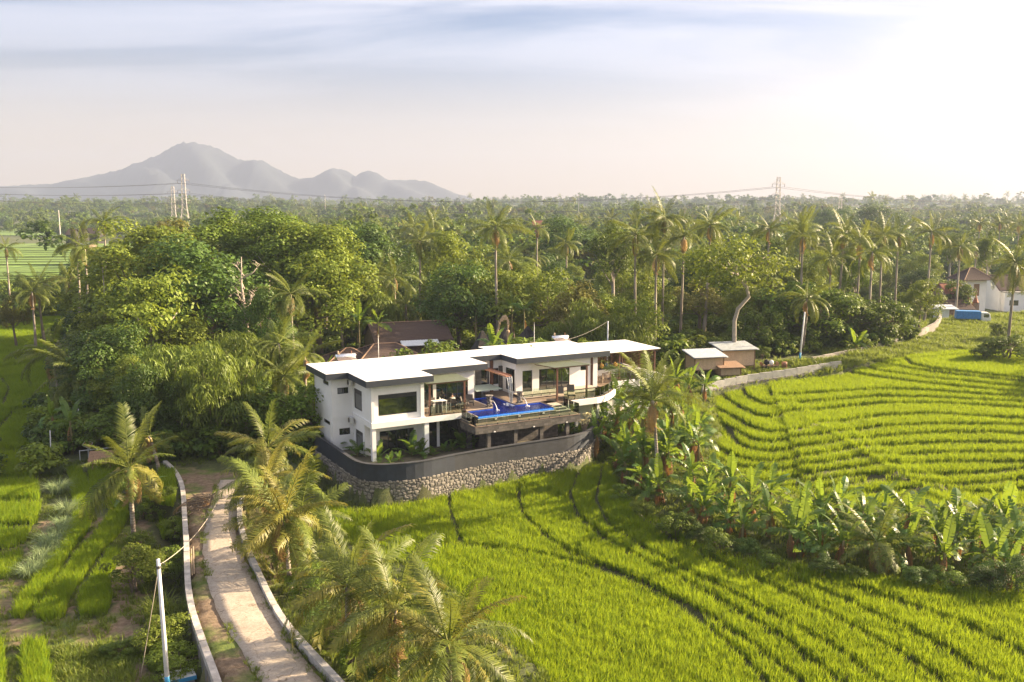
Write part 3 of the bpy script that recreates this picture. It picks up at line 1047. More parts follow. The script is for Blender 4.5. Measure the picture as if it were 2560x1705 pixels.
M['pool_lip'] = mat_plain('light_blue_mosaic', (0.05, 0.24, 0.80), .3, .25, 9)
def water_mat():
    t = NT('pool_water')
    nb = t.bump(t.noise(3.0, 4, .6, dist=.8), .6, .06)
    tr = t.n('ShaderNodeBsdfTransparent'); tr.inputs[0].default_value = (.42, .66, .98, 1)
    gl = t.n('ShaderNodeBsdfGlossy'); gl.inputs['Roughness'].default_value = .03
    fr = t.n('ShaderNodeFresnel'); fr.inputs[0].default_value = 1.33
    t.l(nb, gl.inputs['Normal']); t.l(nb, fr.inputs['Normal'])
    ms = t.n('ShaderNodeMixShader')
    t.l(t.math('MULTIPLY', fr.outputs[0], 1.3), ms.inputs[0]); t.l(tr.outputs[0], ms.inputs[1]); t.l(gl.outputs[0], ms.inputs[2])
    return t.done(ms.outputs[0])
M['water'] = water_mat()
M['foam'] = mat_plain('white_water', (.85, .9, .95), .4, .1, 12)
M['jet'] = clear_glass('falling_water', (.9, .95, 1), .3)
M['statue'] = mat_plain('carved_stone', (.17, .155, .14), .9, .45, 8, .5, 25)
M['wicker'] = mat_plain('grey_wicker', (.10, .09, .08), .8, .3, 30, .4, 80)
M['tan'] = mat_plain('tan_fabric', (.34, .27, .19), .9, .2, 10)
M['teak'] = mat_plain('weathered_teak', (.30, .24, .17), .8, .3, 6)
M['paint_white'] = mat_plain('white_paint', (.78, .78, .76), .5, .06, 3)
M['metal_pale'] = mat_plain('pale_metal', (.62, .62, .60), .4, .1, 3, Metallic=.3)
M['tank'] = mat_plain('polished_tank', (.75, .76, .78), .22, .08, 3, Metallic=.9)
M['copper'] = mat_plain('copper_panel', (.35, .17, .10), .45, .3, 5)
M['yellow'] = mat_plain('mustard_fabric', (.50, .30, .07), .9, .15, 8)
M['navy'] = mat_plain('navy_fabric', (.03, .06, .14), .9, .15, 8)
M['black'] = mat_plain('black_fabric', (.02, .02, .022), .9, .15, 8)
M['skin'] = mat_plain('skin', (.42, .26, .18), .6, .06, 4)
M['hair'] = mat_plain('dark_hair', (.03, .022, .018), .7, .1, 20)
M['shirt'] = mat_plain('pale_green_shirt', (.60, .66, .58), .9, .08, 6)
M['shorts'] = mat_plain('dark_shorts', (.05, .05, .06), .9, .1, 6)

# ------------------------------------------------------------------ villa
villa = empty('villa', (VA[0], VA[1], 0), VROT, 'long white two storey villa with flat white roof and slate fascia', 'house')
def wall_open(name, mat, parent, plane, at, t, lo, hi, z0, z1, holes):
    """wall slab with real openings; plane 'b': spans a=lo..hi at b=at..at+t; plane 'a': spans b at a=at..at+t"""
    xs = sorted({lo, hi, *[h[0] for h in holes], *[h[1] for h in holes]})
    zs = sorted({z0, z1, *[h[2] for h in holes], *[h[3] for h in holes]})
    mb = MB()
    for i in range(len(xs) - 1):
        j = 0
        while j < len(zs) - 1:
            def solid(j):
                cx, cz = (xs[i] + xs[i + 1]) / 2, (zs[j] + zs[j + 1]) / 2
                return not any(h[0] < cx < h[1] and h[2] < cz < h[3] for h in holes)
            if not solid(j):
                j += 1; continue
            k = j
            while k + 1 < len(zs) - 1 and solid(k + 1):
                k += 1
            if plane == 'b':
                mb.box(xs[i], xs[i + 1], at, at + t, zs[j], zs[k + 1])
            else:
                mb.box(at, at + t, xs[i], xs[i + 1], zs[j], zs[k + 1])
            j = k + 1
    return mb.build(name, mat, parent)
def window(parent, plane, at, lo, hi, z0, z1, n=1, name='window', fw=.06, depth=.10, head=0):
    """frame and panes set into an opening, outside faces -plane"""
    d0, d1 = at + depth - .05, at + depth + .03
    def bx(mb, l, h, a, b, e0, e1):
        return mb.box(l, h, e0, e1, a, b) if plane == 'b' else mb.box(e0, e1, l, h, a, b)
    f = MB()
    bx(f, lo, lo + fw, z0, z1, d0, d1); bx(f, hi - fw, hi, z0, z1, d0, d1)
    bx(f, lo + fw, hi - fw, z0, z0 + fw, d0, d1); bx(f, lo + fw, hi - fw, z1 - fw - head, z1, d0, d1)
    w = (hi - lo) / n
    for i in range(1, n):
        bx(f, lo + w * i - fw / 2, lo + w * i + fw / 2, z0 + fw, z1 - fw - head, d0, d1)
    fo = f.build(name, M['dark'], parent)
    for i in range(n):
        l = lo + w * i + (fw if i == 0 else fw / 2); h = lo + w * (i + 1) - (fw if i == n - 1 else fw / 2)
        e = d0 + .025 + .003 * (i % 2)
        g = MB(); bx(g, l, h, z0 + fw, z1 - fw - head, e, e + .012)
        g.build('pane', M['glass'], fo)
    return fo

roof_poly = [(-1.85, 10.6), (-1.85, 4.7), (0.03, 4.7), (0.0, 0.0), (5.9, 0.0), (5.9, 3.0), (12.55, 3.1), (12.55, 7.1), (16.0, 7.1), (16.0, 4.0), (26.4, 4.0), (26.4, 11.7), (16.15, 12.3), (16.15, 10.75)]
MB().prism(roof_poly, 6.26, 6.765).build('fascia', M['fascia'], villa)
cxr, cyr = 10, 7
inset = [(x + (.04 if x < -1 or (x < 1 and y < 4.8) or (x == 16.0 and y < 7) else (-.04 if x in (5.9, 12.55, 26.4) else 0)), y + (.04 if y < 4.71 or y in (7.1,) else -.04)) for x, y in roof_poly]
MB().prism(inset, 6.768, 6.80).build('roof', M['roof'], villa)
# bar roof, a lower thin sheet on a steel frame
br = MB().hexa([(26.46, 4.15, 6.50), (32.9, 4.45, 6.44), (33.0, 10.7, 6.50), (26.46, 10.7, 6.56), (26.46, 4.15, 6.56), (32.9, 4.45, 6.50), (33.0, 10.7, 6.56), (26.46, 10.7, 6.62)]).build('bar_roof', M['roof'], villa)
MB().box(26.5, 32.7, 4.5, 4.62, 6.30, 6.43).box(26.5, 32.7, 10.3, 10.42, 6.3, 6.43).box(32.3, 32.42, 4.62, 10.3, 6.3, 6.43).build('roof_frame', M['steel'], br)

# walls, left block
wall_open('wall', M['white'], villa, 'a', -1.2, .25, 5.55, 10.2, -.2, 6.26, [(6.1, 7.65, 5.50, 5.85), (5.98, 7.75, 2.06, 2.40)])
window(villa, 'a', -1.2, 6.1, 7.65, 5.50, 5.85); window(villa, 'a', -1.2, 5.98, 7.75, 2.06, 2.40)
wall_open('wall', M['white'], villa, 'b', 5.3, .25, -1.2, .65, -.2, 6.26, [(-.68, .28, 4.88, 5.42), (-.6, .35, 1.30, 1.87)])
window(villa, 'b', 5.3, -.68, .28, 4.88, 5.42, 2, fw=.05); window(villa, 'b', 5.3, -.6, .35, 1.30, 1.87, 2, fw=.05)
wall_open('wall', M['white'], villa, 'a', .65, .2, .95, 5.3, 2.72, 6.26, [(2.96, 4.95, 3.66, 5.40)])
window(villa, 'a', .65, 2.96, 4.95, 3.66, 5.40, 1, head=.35)
wall_open('wall', M['white'], villa, 'a', .65, .2, 2.42, 5.3, -.2, 2.72, [(2.92, 4.75, .22, 1.87)])
window(villa, 'a', .65, 2.92, 4.75, .22, 1.87, 1, head=.3)
wall_open('wall', M['white'], villa, 'b', .75, .2, .85, 5.2, 3.2, 6.26, [(1.27, 4.68, 3.67, 5.42)])
window(villa, 'b', .75, 1.27, 4.68, 3.67, 5.42, 1, fw=.07, head=.30)
# proud frame round the big window
box_part('pier', M['white'], villa, .60, .85, .55, .95, 3.2, 6.26)
box_part('pier', M['white'], villa, 4.95, 5.25, .55, .748, 3.2, 6.26)
box_part('pier', M['white'], villa, .62, .95, .55, .95, -.2, 2.72)
box_part('pier', M['white'], villa, 5.25, 5.65, .55, .95, -.2, 2.72)
wall_open('wall', M['white'], villa, 'a', 5.2, .2, .952, 3.7, 3.2, 6.26, [(1.35, 3.3, 3.25, 5.5)])
window(villa, 'a', 5.2, 1.35, 3.3, 3.25, 5.5, 1)
slab = MB().box(.55, 9.2, .45, 5.29, 2.72, 3.195).build('balcony_slab', M['white'], villa)
box_part('floor_band', M['white'], villa, -1.23, .62, 5.27, 5.299, 2.72, 3.0)
box_part('downpipe', M['paint_white'], villa, -1.28, -1.202, 5.62, 5.70, -.2, 2.7)
wall_open('wall', M['white'], villa, 'b', 2.4, .2, .85, 9.6, -.2, 2.72, [(1.95, 5.05, -.05, 1.95), (6.3, 7.2, -.05, 2.3), (7.45, 9.5, -.05, 2.3)])
window(villa, 'b', 2.4, 1.95, 5.05, -.05, 1.95, 4, 'sliding_door'); window(villa, 'b', 2.4, 6.3, 7.2, -.05, 2.3, 1, 'sliding_door'); window(villa, 'b', 2.4, 7.45, 9.5, -.05, 2.3, 2, 'sliding_door')
box_part('stone_pier', M['stone'], villa, 9.2, 9.65, .5, 2.4, -.2, 2.718)
wall_open('wall', M['white'], villa, 'b', 3.7, .22, 5.4, 11.45, 3.2, 6.26, [(6.3, 7.45, 3.22, 5.5), (7.75, 10.85, 3.22, 5.5)])
window(villa, 'b', 3.7, 6.3, 7.45, 3.22, 5.5, 1, 'sliding_door'); window(villa, 'b', 3.7, 7.75, 10.85, 3.22, 5.5, 3, 'sliding_door')
box_part('wall', M['white'], villa, 11.23, 11.45, 3.922, 7.6, 3.2, 6.26)
box_part('wall', M['white'], villa, -1.2, 16.3, 9.95, 10.2, -.2, 6.26)
# entrance recess behind the pool
wall_open('wall', M['white'], villa, 'b', 7.6, .22, 11.23, 16.5, 2.6, 6.26, [(12.0, 13.4, 3.6, 5.4), (14.05, 15.0, 3.85, 5.4), (15.32, 16.0, 3.85, 5.4)])
window(villa, 'b', 7.6, 12.0, 13.4, 3.6, 5.4); window(villa, 'b', 7.6, 14.05, 15.0, 3.85, 5.4); window(villa, 'b', 7.6, 15.32, 16.0, 3.85, 5.4)
box_part('stone_pier', M['stone'], villa, 13.5, 14.0, 7.3, 7.6, 2.6, 6.0)
box_part('stone_pier', M['stone'], villa, 16.0, 16.3, 7.3, 7.6, 2.6, 5.6)
box_part('steel_post', M['steel'], villa, 15.05, 15.3, 7.35, 7.6, 3.2, 6.26)
box_part('glass_awning', M['frost'], villa, 12.2, 14.9, 4.6, 7.28, 3.98, 4.01)
# right block
wall_open('wall', M['white'], villa, 'b', 4.7, .22, 16.3, 24.6, 3.2, 6.26, [(17.0, 18.05, 3.44, 5.46), (18.8, 22.2, 3.44, 5.46), (23.45, 24.2, 4.95, 5.38)])
window(villa, 'b', 4.7, 17.0, 18.05, 3.44, 5.46, 1); window(villa, 'b', 4.7, 18.8, 22.2, 3.44, 5.46, 4, 'sliding_door'); window(villa, 'b', 4.7, 23.45, 24.2, 4.95, 5.38)
wall_open('wall', M['white'], villa, 'a', 16.3, .2, 4.922, 7.6, 3.2, 6.26, [(4.98, 6.75, 3.5, 5.6)])
window(villa, 'a', 16.3, 4.98, 6.75, 3.5, 5.6, 2)
box_part('steel_post', M['steel'], villa, 24.6, 24.85, 4.68, 4.92, 3.2, 6.26)
box_part('pier', M['white'], villa, 24.85, 25.35, 4.60, 11.2, 3.2, 6.26)
box_part('wall', M['white'], villa, 16.3, 25.3, 11.0, 11.2, -.2, 6.26)
# lower storey under the deck, right
box_part('wall', M['white'], villa, 18.4, 26.2, 3.2, 3.4, -.2, 2.7)
box_part('wall', M['stone'], villa, 10.3, 18.35, .5, .75, -.2, 1.95)
for a in (20.4, 23.2, 25.1):
    box_part('pier', M['white'], villa, a, a + .25, .75 + max(0, a - 22) * .55, 1.0 + max(0, a - 22) * .55, -.2, 2.7)
box_part('cellar_door', M['dark'], villa, 21.2, 22.0, 3.15, 3.198, -.2, 2.0)
box_part('cellar_door', M['steel'], villa, 24.0, 25.0, 3.15, 3.198, -.2, 2.1)
# bar storey
box_part('bar_floor', M['deck'], villa, 25.36, 32.9, 3.46, 10.5, 3.05, 3.28)
box_part('parapet', M['white'], villa, 26.2, 32.2, 3.2, 3.45, 3.12, 3.82)
box_part('parapet', M['white'], villa, 32.2, 32.4, 3.2, 10.5, 3.12, 4.1)
box_part('planter_soil', M['black'], villa, 26.3, 32.1, 3.452, 3.80, 3.285, 3.78)
wall_open('wall', M['white'], villa, 'b', 4.2, .2, 26.2, 32.0, -.2, 3.04, [(28.05, 29.4, 1.9, 2.48), (29.95, 30.5, 2.15, 2.57)])
window(villa, 'b', 4.2, 28.05, 29.4, 1.9, 2.48, 2); window(villa, 'b', 4.2, 29.95, 30.5, 2.15, 2.57)
for a, b in ((27.85, 4.5), (32.25, 4.6), (26.55, 10.2), (32.25, 10.2)):
    box_part('steel_post', M['steel'], villa, a, a + .14, b, b + .14, 3.28, 6.3)
def slat_screen(lo, hi, z0, z1, plane, at, n):
    r = link('slat_screen', None, villa)
    for k in (0, .5, 1):
        c = lo + (hi - lo) * k
        root = MB()
        (root.box(c - .04, c + .04, at, at + .06, z0, z1) if plane == 'b' else root.box(at, at + .06, c - .04, c + .04, z0, z1))
        root.build('upright', M['steel'], r)
    for i in range(n):
        z = z0 + (z1 - z0) * (i + .5) / n
        s = MB()
        (s.box(lo, hi, at - .03, at - .002, z - .045, z + .045) if plane == 'b' else s.box(at - .03, at - .002, lo, hi, z - .045, z + .045))
        s.build('slat', M['steel'], r)
slat_screen(26.7, 32.2, 4.15, 6.28, 'b', 10.42, 13)
slat_screen(4.8, 10.1, 4.15, 6.28, 'a', 32.42, 13)
box_part('bar_wall', M['white'], villa, 26.7, 32.2, 10.48, 10.6, 3.28, 4.15)
# deck
box_part('deck', M['deck'], villa, 5.42, 9.2, .50, 3.69, 3.196, 3.215)
MB().box(9.205, 11.95, .98, 7.59, 3.0, 3.2).build('deck', M['deck'], villa)
deck_r = [(14.35, 1.25), (16.98, 1.25), (16.98, .35), (22.3, .35), (23.0, .5), (23.7, .85), (24.8, 1.65), (26.0, 2.75), (26.18, 3.3), (26.18, 4.69), (16.3, 4.69), (16.3, 7.59), (14.35, 7.59)]
MB().prism(deck_r, 3.0, 3.2).build('deck', M['deck'], villa)
bal = [(18.75, .30), (22.3, .30), (23.0, .45), (23.7, .80), (24.8, 1.60), (26.0, 2.68), (26.2, 3.2)]
mb = MB()
for p, q in zip(bal[:-1], bal[1:]):
    d = Vector((q[0] - p[0], q[1] - p[1])).normalized(); nrm = Vector((d.y, -d.x)) * .16
    mb.hexa([(p[0] + nrm.x, p[1] + nrm.y, 2.68), (q[0] + nrm.x, q[1] + nrm.y, 2.68), (q[0], q[1], 2.68), (p[0], p[1], 2.68), (p[0] + nrm.x, p[1] + nrm.y, 3.22), (q[0] + nrm.x, q[1] + nrm.y, 3.22), (q[0], q[1], 3.22), (p[0], p[1], 3.22)])
mb.build('balcony_fascia', M['white'], villa)
MB().prism([(18.8, .32), (22.3, .34), (23.0, .5), (23.7, .84), (24.8, 1.64), (26.0, 2.74), (26.15, 3.18), (18.8, 3.18)], 2.72, 2.99).build('balcony_slab', M['white'], villa)
for i, (b0, z1) in enumerate(((2.75, 3.32), (3.6, 3.44))):
    box_part('step', M['stone'], villa, 16.0, 24.55, b0, 3.598 if i == 0 else 4.695, 3.201, z1 - .03)
    box_part('step_tread', M['stone_pale'], villa, 15.97, 24.58, b0 - .03, 3.598 if i == 0 else 4.695, z1 - .028, z1)
# pool terrace
box_part('pool_terrace', M['stone'], villa, 8.5, 18.8, -2.5, .48, 1.95, 2.57)
box_part('terrace_coping', M['deck'], villa, 8.47, 18.83, -2.53, .475, 2.572, 2.6)
for a in (9.85, 12.4, 14.95, 17.6):
    box_part('stone_pier', M['stone'], villa, a - .16, a + .16, -2.35, -2.03, -.2, 1.948)
for i in range(3):
    z1 = 2.6 + .2 * (i + 1)
    box_part('step', M['stone'], villa, 8.55 + .25 * i, 9.28, -1.25 + .28 * i, .47, z1 - .198, z1 - .03)
    box_part('step_tread', M['stone_pale'], villa, 8.53 + .25 * i, 9.28, -1.28 + .28 * i, .47, z1 - .028, z1)
    box_part('step', M['stone'], villa, 17.02, 18.6 - .3 * i, -1.25 + .28 * i, 1.2, z1 - .198, z1 - .03)
    box_part('step_tread', M['stone_pale'], villa, 17.02, 18.63 - .3 * i, -1.28 + .28 * i, 1.2, z1 - .028, z1)
pool = empty('swimming_pool', (VA[0], VA[1], 0), VROT, 'T shaped swimming pool of deep blue water on the villa terrace', 'pool')
MB().box(9.3, 17.0, -1.34, -1.30, 2.602, 2.90).box(9.3, 9.4, -1.299, .94, 2.602, 2.9).box(16.9, 17.0, -1.299, 1.24, 2.602, 2.9).build('stone_face', M['stone'], pool)
MB().box(9.28, 17.02, -1.38, -1.25, 2.902, 2.93).build('front_coping', M['stone_pale'], pool)
MB().box(9.42, 16.88, -1.24, -1.10, 2.61, 3.0).hexa([(9.42, -1.24, 3.0), (16.88, -1.24, 3.0), (16.88, -1.10, 3.0), (9.42, -1.10, 3.0), (9.42, -1.16, 3.06), (16.88, -1.16, 3.06), (16.88, -1.10, 3.06), (9.42, -1.10, 3.06)]).build('overflow_edge', M['pool_lip'], pool)
basin = [(9.42, -1.10), (16.88, -1.10), (16.88, 1.22), (14.33, 1.22), (14.33, 5.6), (11.97, 5.6), (11.97, .95), (9.42, .95)]
fl = MB().prism(basin, 2.585, 2.61)
for p, q in zip(basin, basin[1:] + basin[:1]):
    d = Vector((q[0] - p[0], q[1] - p[1])).normalized(); n = Vector((d.y, -d.x)) * .02
    fl.add([(p[0], p[1], 2.61), (q[0], q[1], 2.61), (q[0], q[1], 3.13), (p[0], p[1], 3.13)], [(0, 3, 2, 1)])
fl.build('basin', M['pool'], pool)
wt = MB().prism(basin, 3.069, 3.07)
bmx = bmesh.new()
me = bpy.data.meshes.new('water'); me.from_pydata([(x, y, 3.07) for x, y in basin], [], [tuple(range(len(basin)))]); me.materials.append(M['water'])
link('water', me, pool)
cop = MB()
for p, q in (((9.30, .98), (11.95, .98)), ((14.35, 1.25), (16.98, 1.25)),):
    cop.box(p[0], q[0], p[1] - .02, p[1] + .16, 3.201, 3.225)
cop.box(9.26, 9.42, -1.2, .96, 3.08, 3.14).box(16.88, 17.04, -1.2, 1.23, 3.08, 3.14).box(11.80, 11.96, 1.16, 5.6, 3.201, 3.225).box(14.34, 14.50, 1.43, 5.6, 3.201, 3.225)
cop.build('coping', M['stone_pale'], pool)
for a in (10.9, 13.2, 15.6):
    MB().box(a, a + .2, -1.40, -1.342, 2.76, 2.84).build('pool_lamp', M['paint_white'], pool)
for a in (10.2, 14.0, 17.3):
    MB().box(a, a + .16, -2.56, -2.502, 1.98, 2.06).build('wall_lamp', M['paint_white'], villa)
# glass balustrades
def balustrade(pts, z, h=.9, panel=1.05, posts=True):
    mbp = MB()
    root = None
    segs = []
    for p, q in zip(pts[:-1], pts[1:]):
        L = math.hypot(q[0] - p[0], q[1] - p[1]); n = max(1, round(L / panel))
        for i in range(n):
            segs.append(((p[0] + (q[0] - p[0]) * i / n, p[1] + (q[1] - p[1]) * i / n), (p[0] + (q[0] - p[0]) * (i + 1) / n, p[1] + (q[1] - p[1]) * (i + 1) / n)))
    root = link('balustrade', None, villa)
    for p, q in segs + [(segs[-1][1], segs[-1][1])]:
        MB().box(p[0] - .025, p[0] + .025, p[1] - .025, p[1] + .025, z + .002, z + .16).build('clamp', M['dark'], root)
    for p, q in segs:
        d = Vector((q[0] - p[0], q[1] - p[1])); d.normalize(); n = Vector((d.y, -d.x)) * .006
        p = (p[0] + d.x * .03, p[1] + d.y * .03); q = (q[0] - d.x * .03, q[1] - d.y * .03)
        g = MB().hexa([(p[0] + n.x, p[1] + n.y, z + .05), (q[0] + n.x, q[1] + n.y, z + .05), (q[0] - n.x, q[1] - n.y, z + .05), (p[0] - n.x, p[1] - n.y, z + .05),
                       (p[0] + n.x, p[1] + n.y, z + h), (q[0] + n.x, q[1] + n.y, z + h), (q[0] - n.x, q[1] - n.y, z + h), (p[0] - n.x, p[1] - n.y, z + h)])
        g.build('glass_panel', M['clear'], root)
balustrade([(5.72, .58), (9.12, .58)], 3.215)
balustrade([(8.58, .40), (8.58, -2.42), (18.72, -2.42), (18.72, .25)], 2.6, .95)
balustrade([(18.9, .48), (22.3, .48), (23.0, .62), (23.68, .95), (24.7, 1.72), (25.9, 2.8), (26.1, 3.3)], 3.2)
balustrade([(16.1, 2.95), (19.9, 2.95)], 3.32, .75)
# pergolas
def pergola(posts, a0, a1, bf, zf, bb, zb, base):
    p = link('pergola', None, villa)
    for a, b in posts:
        MB().box(a - .07, a + .07, b - .07, b + .07, base, zf - .14).build('post', M['steel'], p)
    MB().box(a0, a1, bf - .06, bf + .06, zf - .14, zf - .02).build('beam', M['steel'], p)
    for a in (a0 + .05, (a0 + a1) / 2, a1 - .05):
        MB().hexa([(a - .04, bf + .06, zf - .12), (a + .04, bf + .06, zf - .12), (a + .04, bb, zb - .12), (a - .04, bb, zb - .12), (a - .04, bf + .06, zf - .02), (a + .04, bf + .06, zf - .02), (a + .04, bb, zb - .02), (a - .04, bb, zb - .02)]).build('rafter', M['steel'], p)
    n = 4
    for i in range(n):
        l, h = a0 - .15 + (a1 - a0 + .3) * i / n + .01, a0 - .15 + (a1 - a0 + .3) * (i + 1) / n - .01
        MB().hexa([(l, bf - .25, zf), (h, bf - .25, zf), (h, bb, zb), (l, bb, zb), (l, bf - .25, zf + .015), (h, bf - .25, zf + .015), (h, bb, zb + .015), (l, bb, zb + .015)]).build('glass_panel', M['canopy_glass'], p)
pergola([(5.8, .66), (9.05, .7)], 5.6, 9.3, .68, 6.02, 3.2, 6.14, 3.216)
pergola([(18.25, .55), (21.46, .6)], 18.0, 21.7, .58, 6.36, 4.2, 6.16, 3.201)
# waterfall chute
ch = MB().box(14.05, 14.65, 2.5, 7.35, 5.50, 5.56).box(14.05, 14.09, 2.5, 7.35, 5.56, 5.64).box(14.61, 14.65, 2.5, 7.35, 5.56, 5.64).build('waterfall_chute', M['copper'], villa)
wf = empty('waterfall', (*VW(14.35, 2.45), 3.07), VROT, 'thin sheet of water falling from the copper chute into the pool', 'waterfall')
rr = random.Random(3)
for i in range(9):
    x = -.26 + .52 * i / 8
    sp = [(x * (1 - .55 * k / 8) + rr.uniform(-.015, .015), -.04 - .05 * k, 2.45 - 2.45 * (k / 8) ** 1.5) for k in range(9)]
    MB().tube(sp, [.022 - .001 * k + rr.uniform(0, .006) for k in range(9)], 4).build('water_strand', M['jet'] if i not in (0, 8, 4) else M['foam'], wf, True)
mb = MB()
for i in range(70):
    a, d = rr.uniform(0, 6.28), rr.uniform(0, 1) ** .7
    mb.ell((d * math.cos(a) * .75, -.4 + d * math.sin(a) * .75, .01), (rr.uniform(.03, .12), rr.uniform(.03, .12), rr.uniform(.02, .05)), 6, 4)
mb.build('splash', M['foam'], wf, True)
# ------------------------------------------------------------------ things on the villa
def vthing(name, a, b, z, rz, label, cat, group=None):
    return empty(name, (*VW(a, b), z), VROT + rz, label, cat, group)
def statue(a, b, label, lab2):
    s = vthing('fountain_statue', a, b, 3.2, 0, label, 'statue')
    MB().box(-.26, .26, -.24, .24, 0.002, .10).build('plinth', M['statue'], s, bevel=.02)
    body = MB().lathe([(.16, .10), (.24, .16), (.25, .26), (.19, .36), (.21, .46), (.20, .58), (.12, .66), (.09, .70), (.13, .76), (.14, .84), (.10, .92)], n=12)
    for sx in (-1, 1):
        body.ell((sx * .17, -.14, .20), (.09, .16, .10))
        body.tube([(sx * .19, 0, .60), (sx * .26, -.06, .48), (sx * .14, -.16, .42)], [.06, .055, .04])
        body.tube([(sx * .18, 0, .62), (sx * .24, 0, .78), (sx * .17, 0, .96)], [.055, .05, .04])
    body.ell((0, -.10, .78), (.06, .06, .05))
    body.build('figure', M['statue'], s, True)
    MB().lathe([(.05, .90), (.12, .92), (.30, .98), (.36, 1.05), (.33, 1.055), (.1, 1.0)], n=14).build('bowl', M['statue'], s, True)
    w = vthing('water_jet', a + .12, b - .12, 3.2, 0, lab2, 'water jet')
    pts = [(.02 + .22 * k / 8, -.08 - .62 * k / 8, .62 + .10 * k / 8 - .85 * (k / 8) ** 2) for k in range(9)]
    MB().tube(pts, [.012 + .003 * k for k in range(9)], 5).build('stream', M['foam'], w, True)
    sp = MB()
    for i in range(9):
        t = rr.uniform(0, 6.28); d = rr.uniform(0, .22)
        sp.ell((.24 + d * math.cos(t), -.70 + d * math.sin(t), -.125), (rr.uniform(.03, .09), rr.uniform(.03, .09), .025), 6, 4)
    sp.build('splash', M['foam'], w, True)
statue(11.83, 1.45, 'grey stone fountain statue with bowl at the left side of the pool', 'thin arc of water from the left fountain statue')
statue(14.92, 1.55, 'grey stone fountain statue with bowl beside the pool steps', 'thin arc of water from the right fountain statue')

# bar table and stools on the left balcony
t = vthing('bar_table', 7.0, 1.5, 3.215, .1, 'pale high bar table on the balcony under the glass pergola', 'table')
MB().box(-.62, .62, -.38, .38, 1.02, 1.07).build('table_top', M['paint_white'], t, bevel=.01)
MB().box(-.22, .22, -.18, .18, .0, 1.018).build('pedestal', M['wicker'], t)
for sx in (-.56, .56):
    for sy in (-.32, .32):
        MB().box(sx - .03, sx + .03, sy - .03, sy + .03, .002, 1.018).build('leg', M['metal_pale'], t)
b_ = vthing('bottle', 7.15, 1.62, 4.287, 0, 'small white bottle on the high bar table', 'bottle')
MB().lathe([(.05, 0), (.055, .1), (.05, .16), (.02, .2), (.02, .26)], n=8).build('body', M['paint_white'], b_, True)
def stool(a, b, rz, label):
    s = vthing('bar_stool', a, b, 3.215, rz, label, 'stool')
    MB().box(-.22, .22, -.2, .2, .70, .76).build('seat', M['wicker'], s, bevel=.02)
    MB().hexa([(-.22, .17, .76), (.22, .17, .76), (.22, .21, .76), (-.22, .21, .76), (-.2, .25, 1.14), (.2, .25, 1.14), (.2, .29, 1.14), (-.2, .29, 1.14)]).build('backrest', M['wicker'], s)
    for sx in (-.19, .19):
        for sy in (-.17, .17):
            MB().tube([(sx * 1.1, sy * 1.1, 0), (sx, sy, .7)], .02, 5).build('leg', M['metal_pale'], s)
    MB().box(-.19, .19, -.2, -.17, .28, .31).build('footrest', M['metal_pale'], s)
stool(6.15, 1.4, R(90), 'wicker bar stool left of the high balcony table')
stool(6.85, 2.2, R(0), 'wicker bar stool behind the high balcony table')
stool(7.95, 1.75, R(-90), 'wicker bar stool right of the high balcony table')
def armchair(a, b, rz, label, z=3.2):
    s = vthing('armchair', a, b, z, rz, label, 'chair')
    MB().box(-.33, .33, -.32, .30, .26, .42).build('seat', M['wicker'], s, bevel=.02)
    MB().hexa([(-.33, .24, .42), (.33, .24, .42), (.33, .32, .42), (-.33, .32, .42), (-.33, .34, .92), (.33, .34, .92), (.33, .42, .92), (-.33, .42, .92)]).build('backrest', M['wicker'], s)
    for sx in (-1, 1):
        MB().box(sx * .33 - .04, sx * .33 + .04, -.3, .3, .56, .62).build('armrest', M['wicker'], s)
        for y in (-.28, .26):
            MB().box(sx * .33 - .025, sx * .33 + .025, y - .025, y + .025, 0.002, .56).build('leg', M['wicker'], s)
armchair(9.9, 2.4, R(60), 'grey wicker armchair behind the left fountain statue')
armchair(10.6, 2.9, R(-20), 'grey wicker armchair nearest the pool, by the white end wall')
armchair(8.75, 2.6, R(160), 'low wicker chair with the seated person in front of sliding doors')
t = vthing('side_table', 9.4, 1.9, 3.2, 0, 'low dark table between the balcony post and pool chairs', 'table')
MB().box(-.35, .35, -.3, .3, .40, .45).build('table_top', M['wicker'], t)
for sx in (-.3, .3):
    for sy in (-.25, .25):
        MB().box(sx - .03, sx + .03, sy - .03, sy + .03, .002, .398).build('leg', M['wicker'], t)
def lounger(a, b, rz, label):
    s = vthing('sun_lounger', a, b, 3.2, rz, label, 'sun lounger')
    MB().box(-.35, .35, -1.0, .25, .28, .36).build('seat', M['wicker'], s, bevel=.02)
    MB().hexa([(-.35, .25, .28), (.35, .25, .28), (.35, .30, .36), (-.35, .30, .36), (-.35, .68, .98), (.35, .68, .98), (.35, .62, 1.04), (-.35, .62, 1.04)]).build('backrest', M['wicker'], s)
    MB().box(-.32, .32, -.98, .22, .362, .42).build('cushion', M['tan'], s, bevel=.02)
    for sx in (-.3, .3):
        for y in (-.9, .15):
            MB().box(sx - .03, sx + .03, y - .03, y + .03, .002, .278).build('leg', M['wicker'], s)
lounger(19.2, 1.55, R(-28), 'brown reclined sun lounger left of the right pergola post')
lounger(20.5, 1.75, R(-28), 'brown reclined sun lounger with raised back on the right deck')
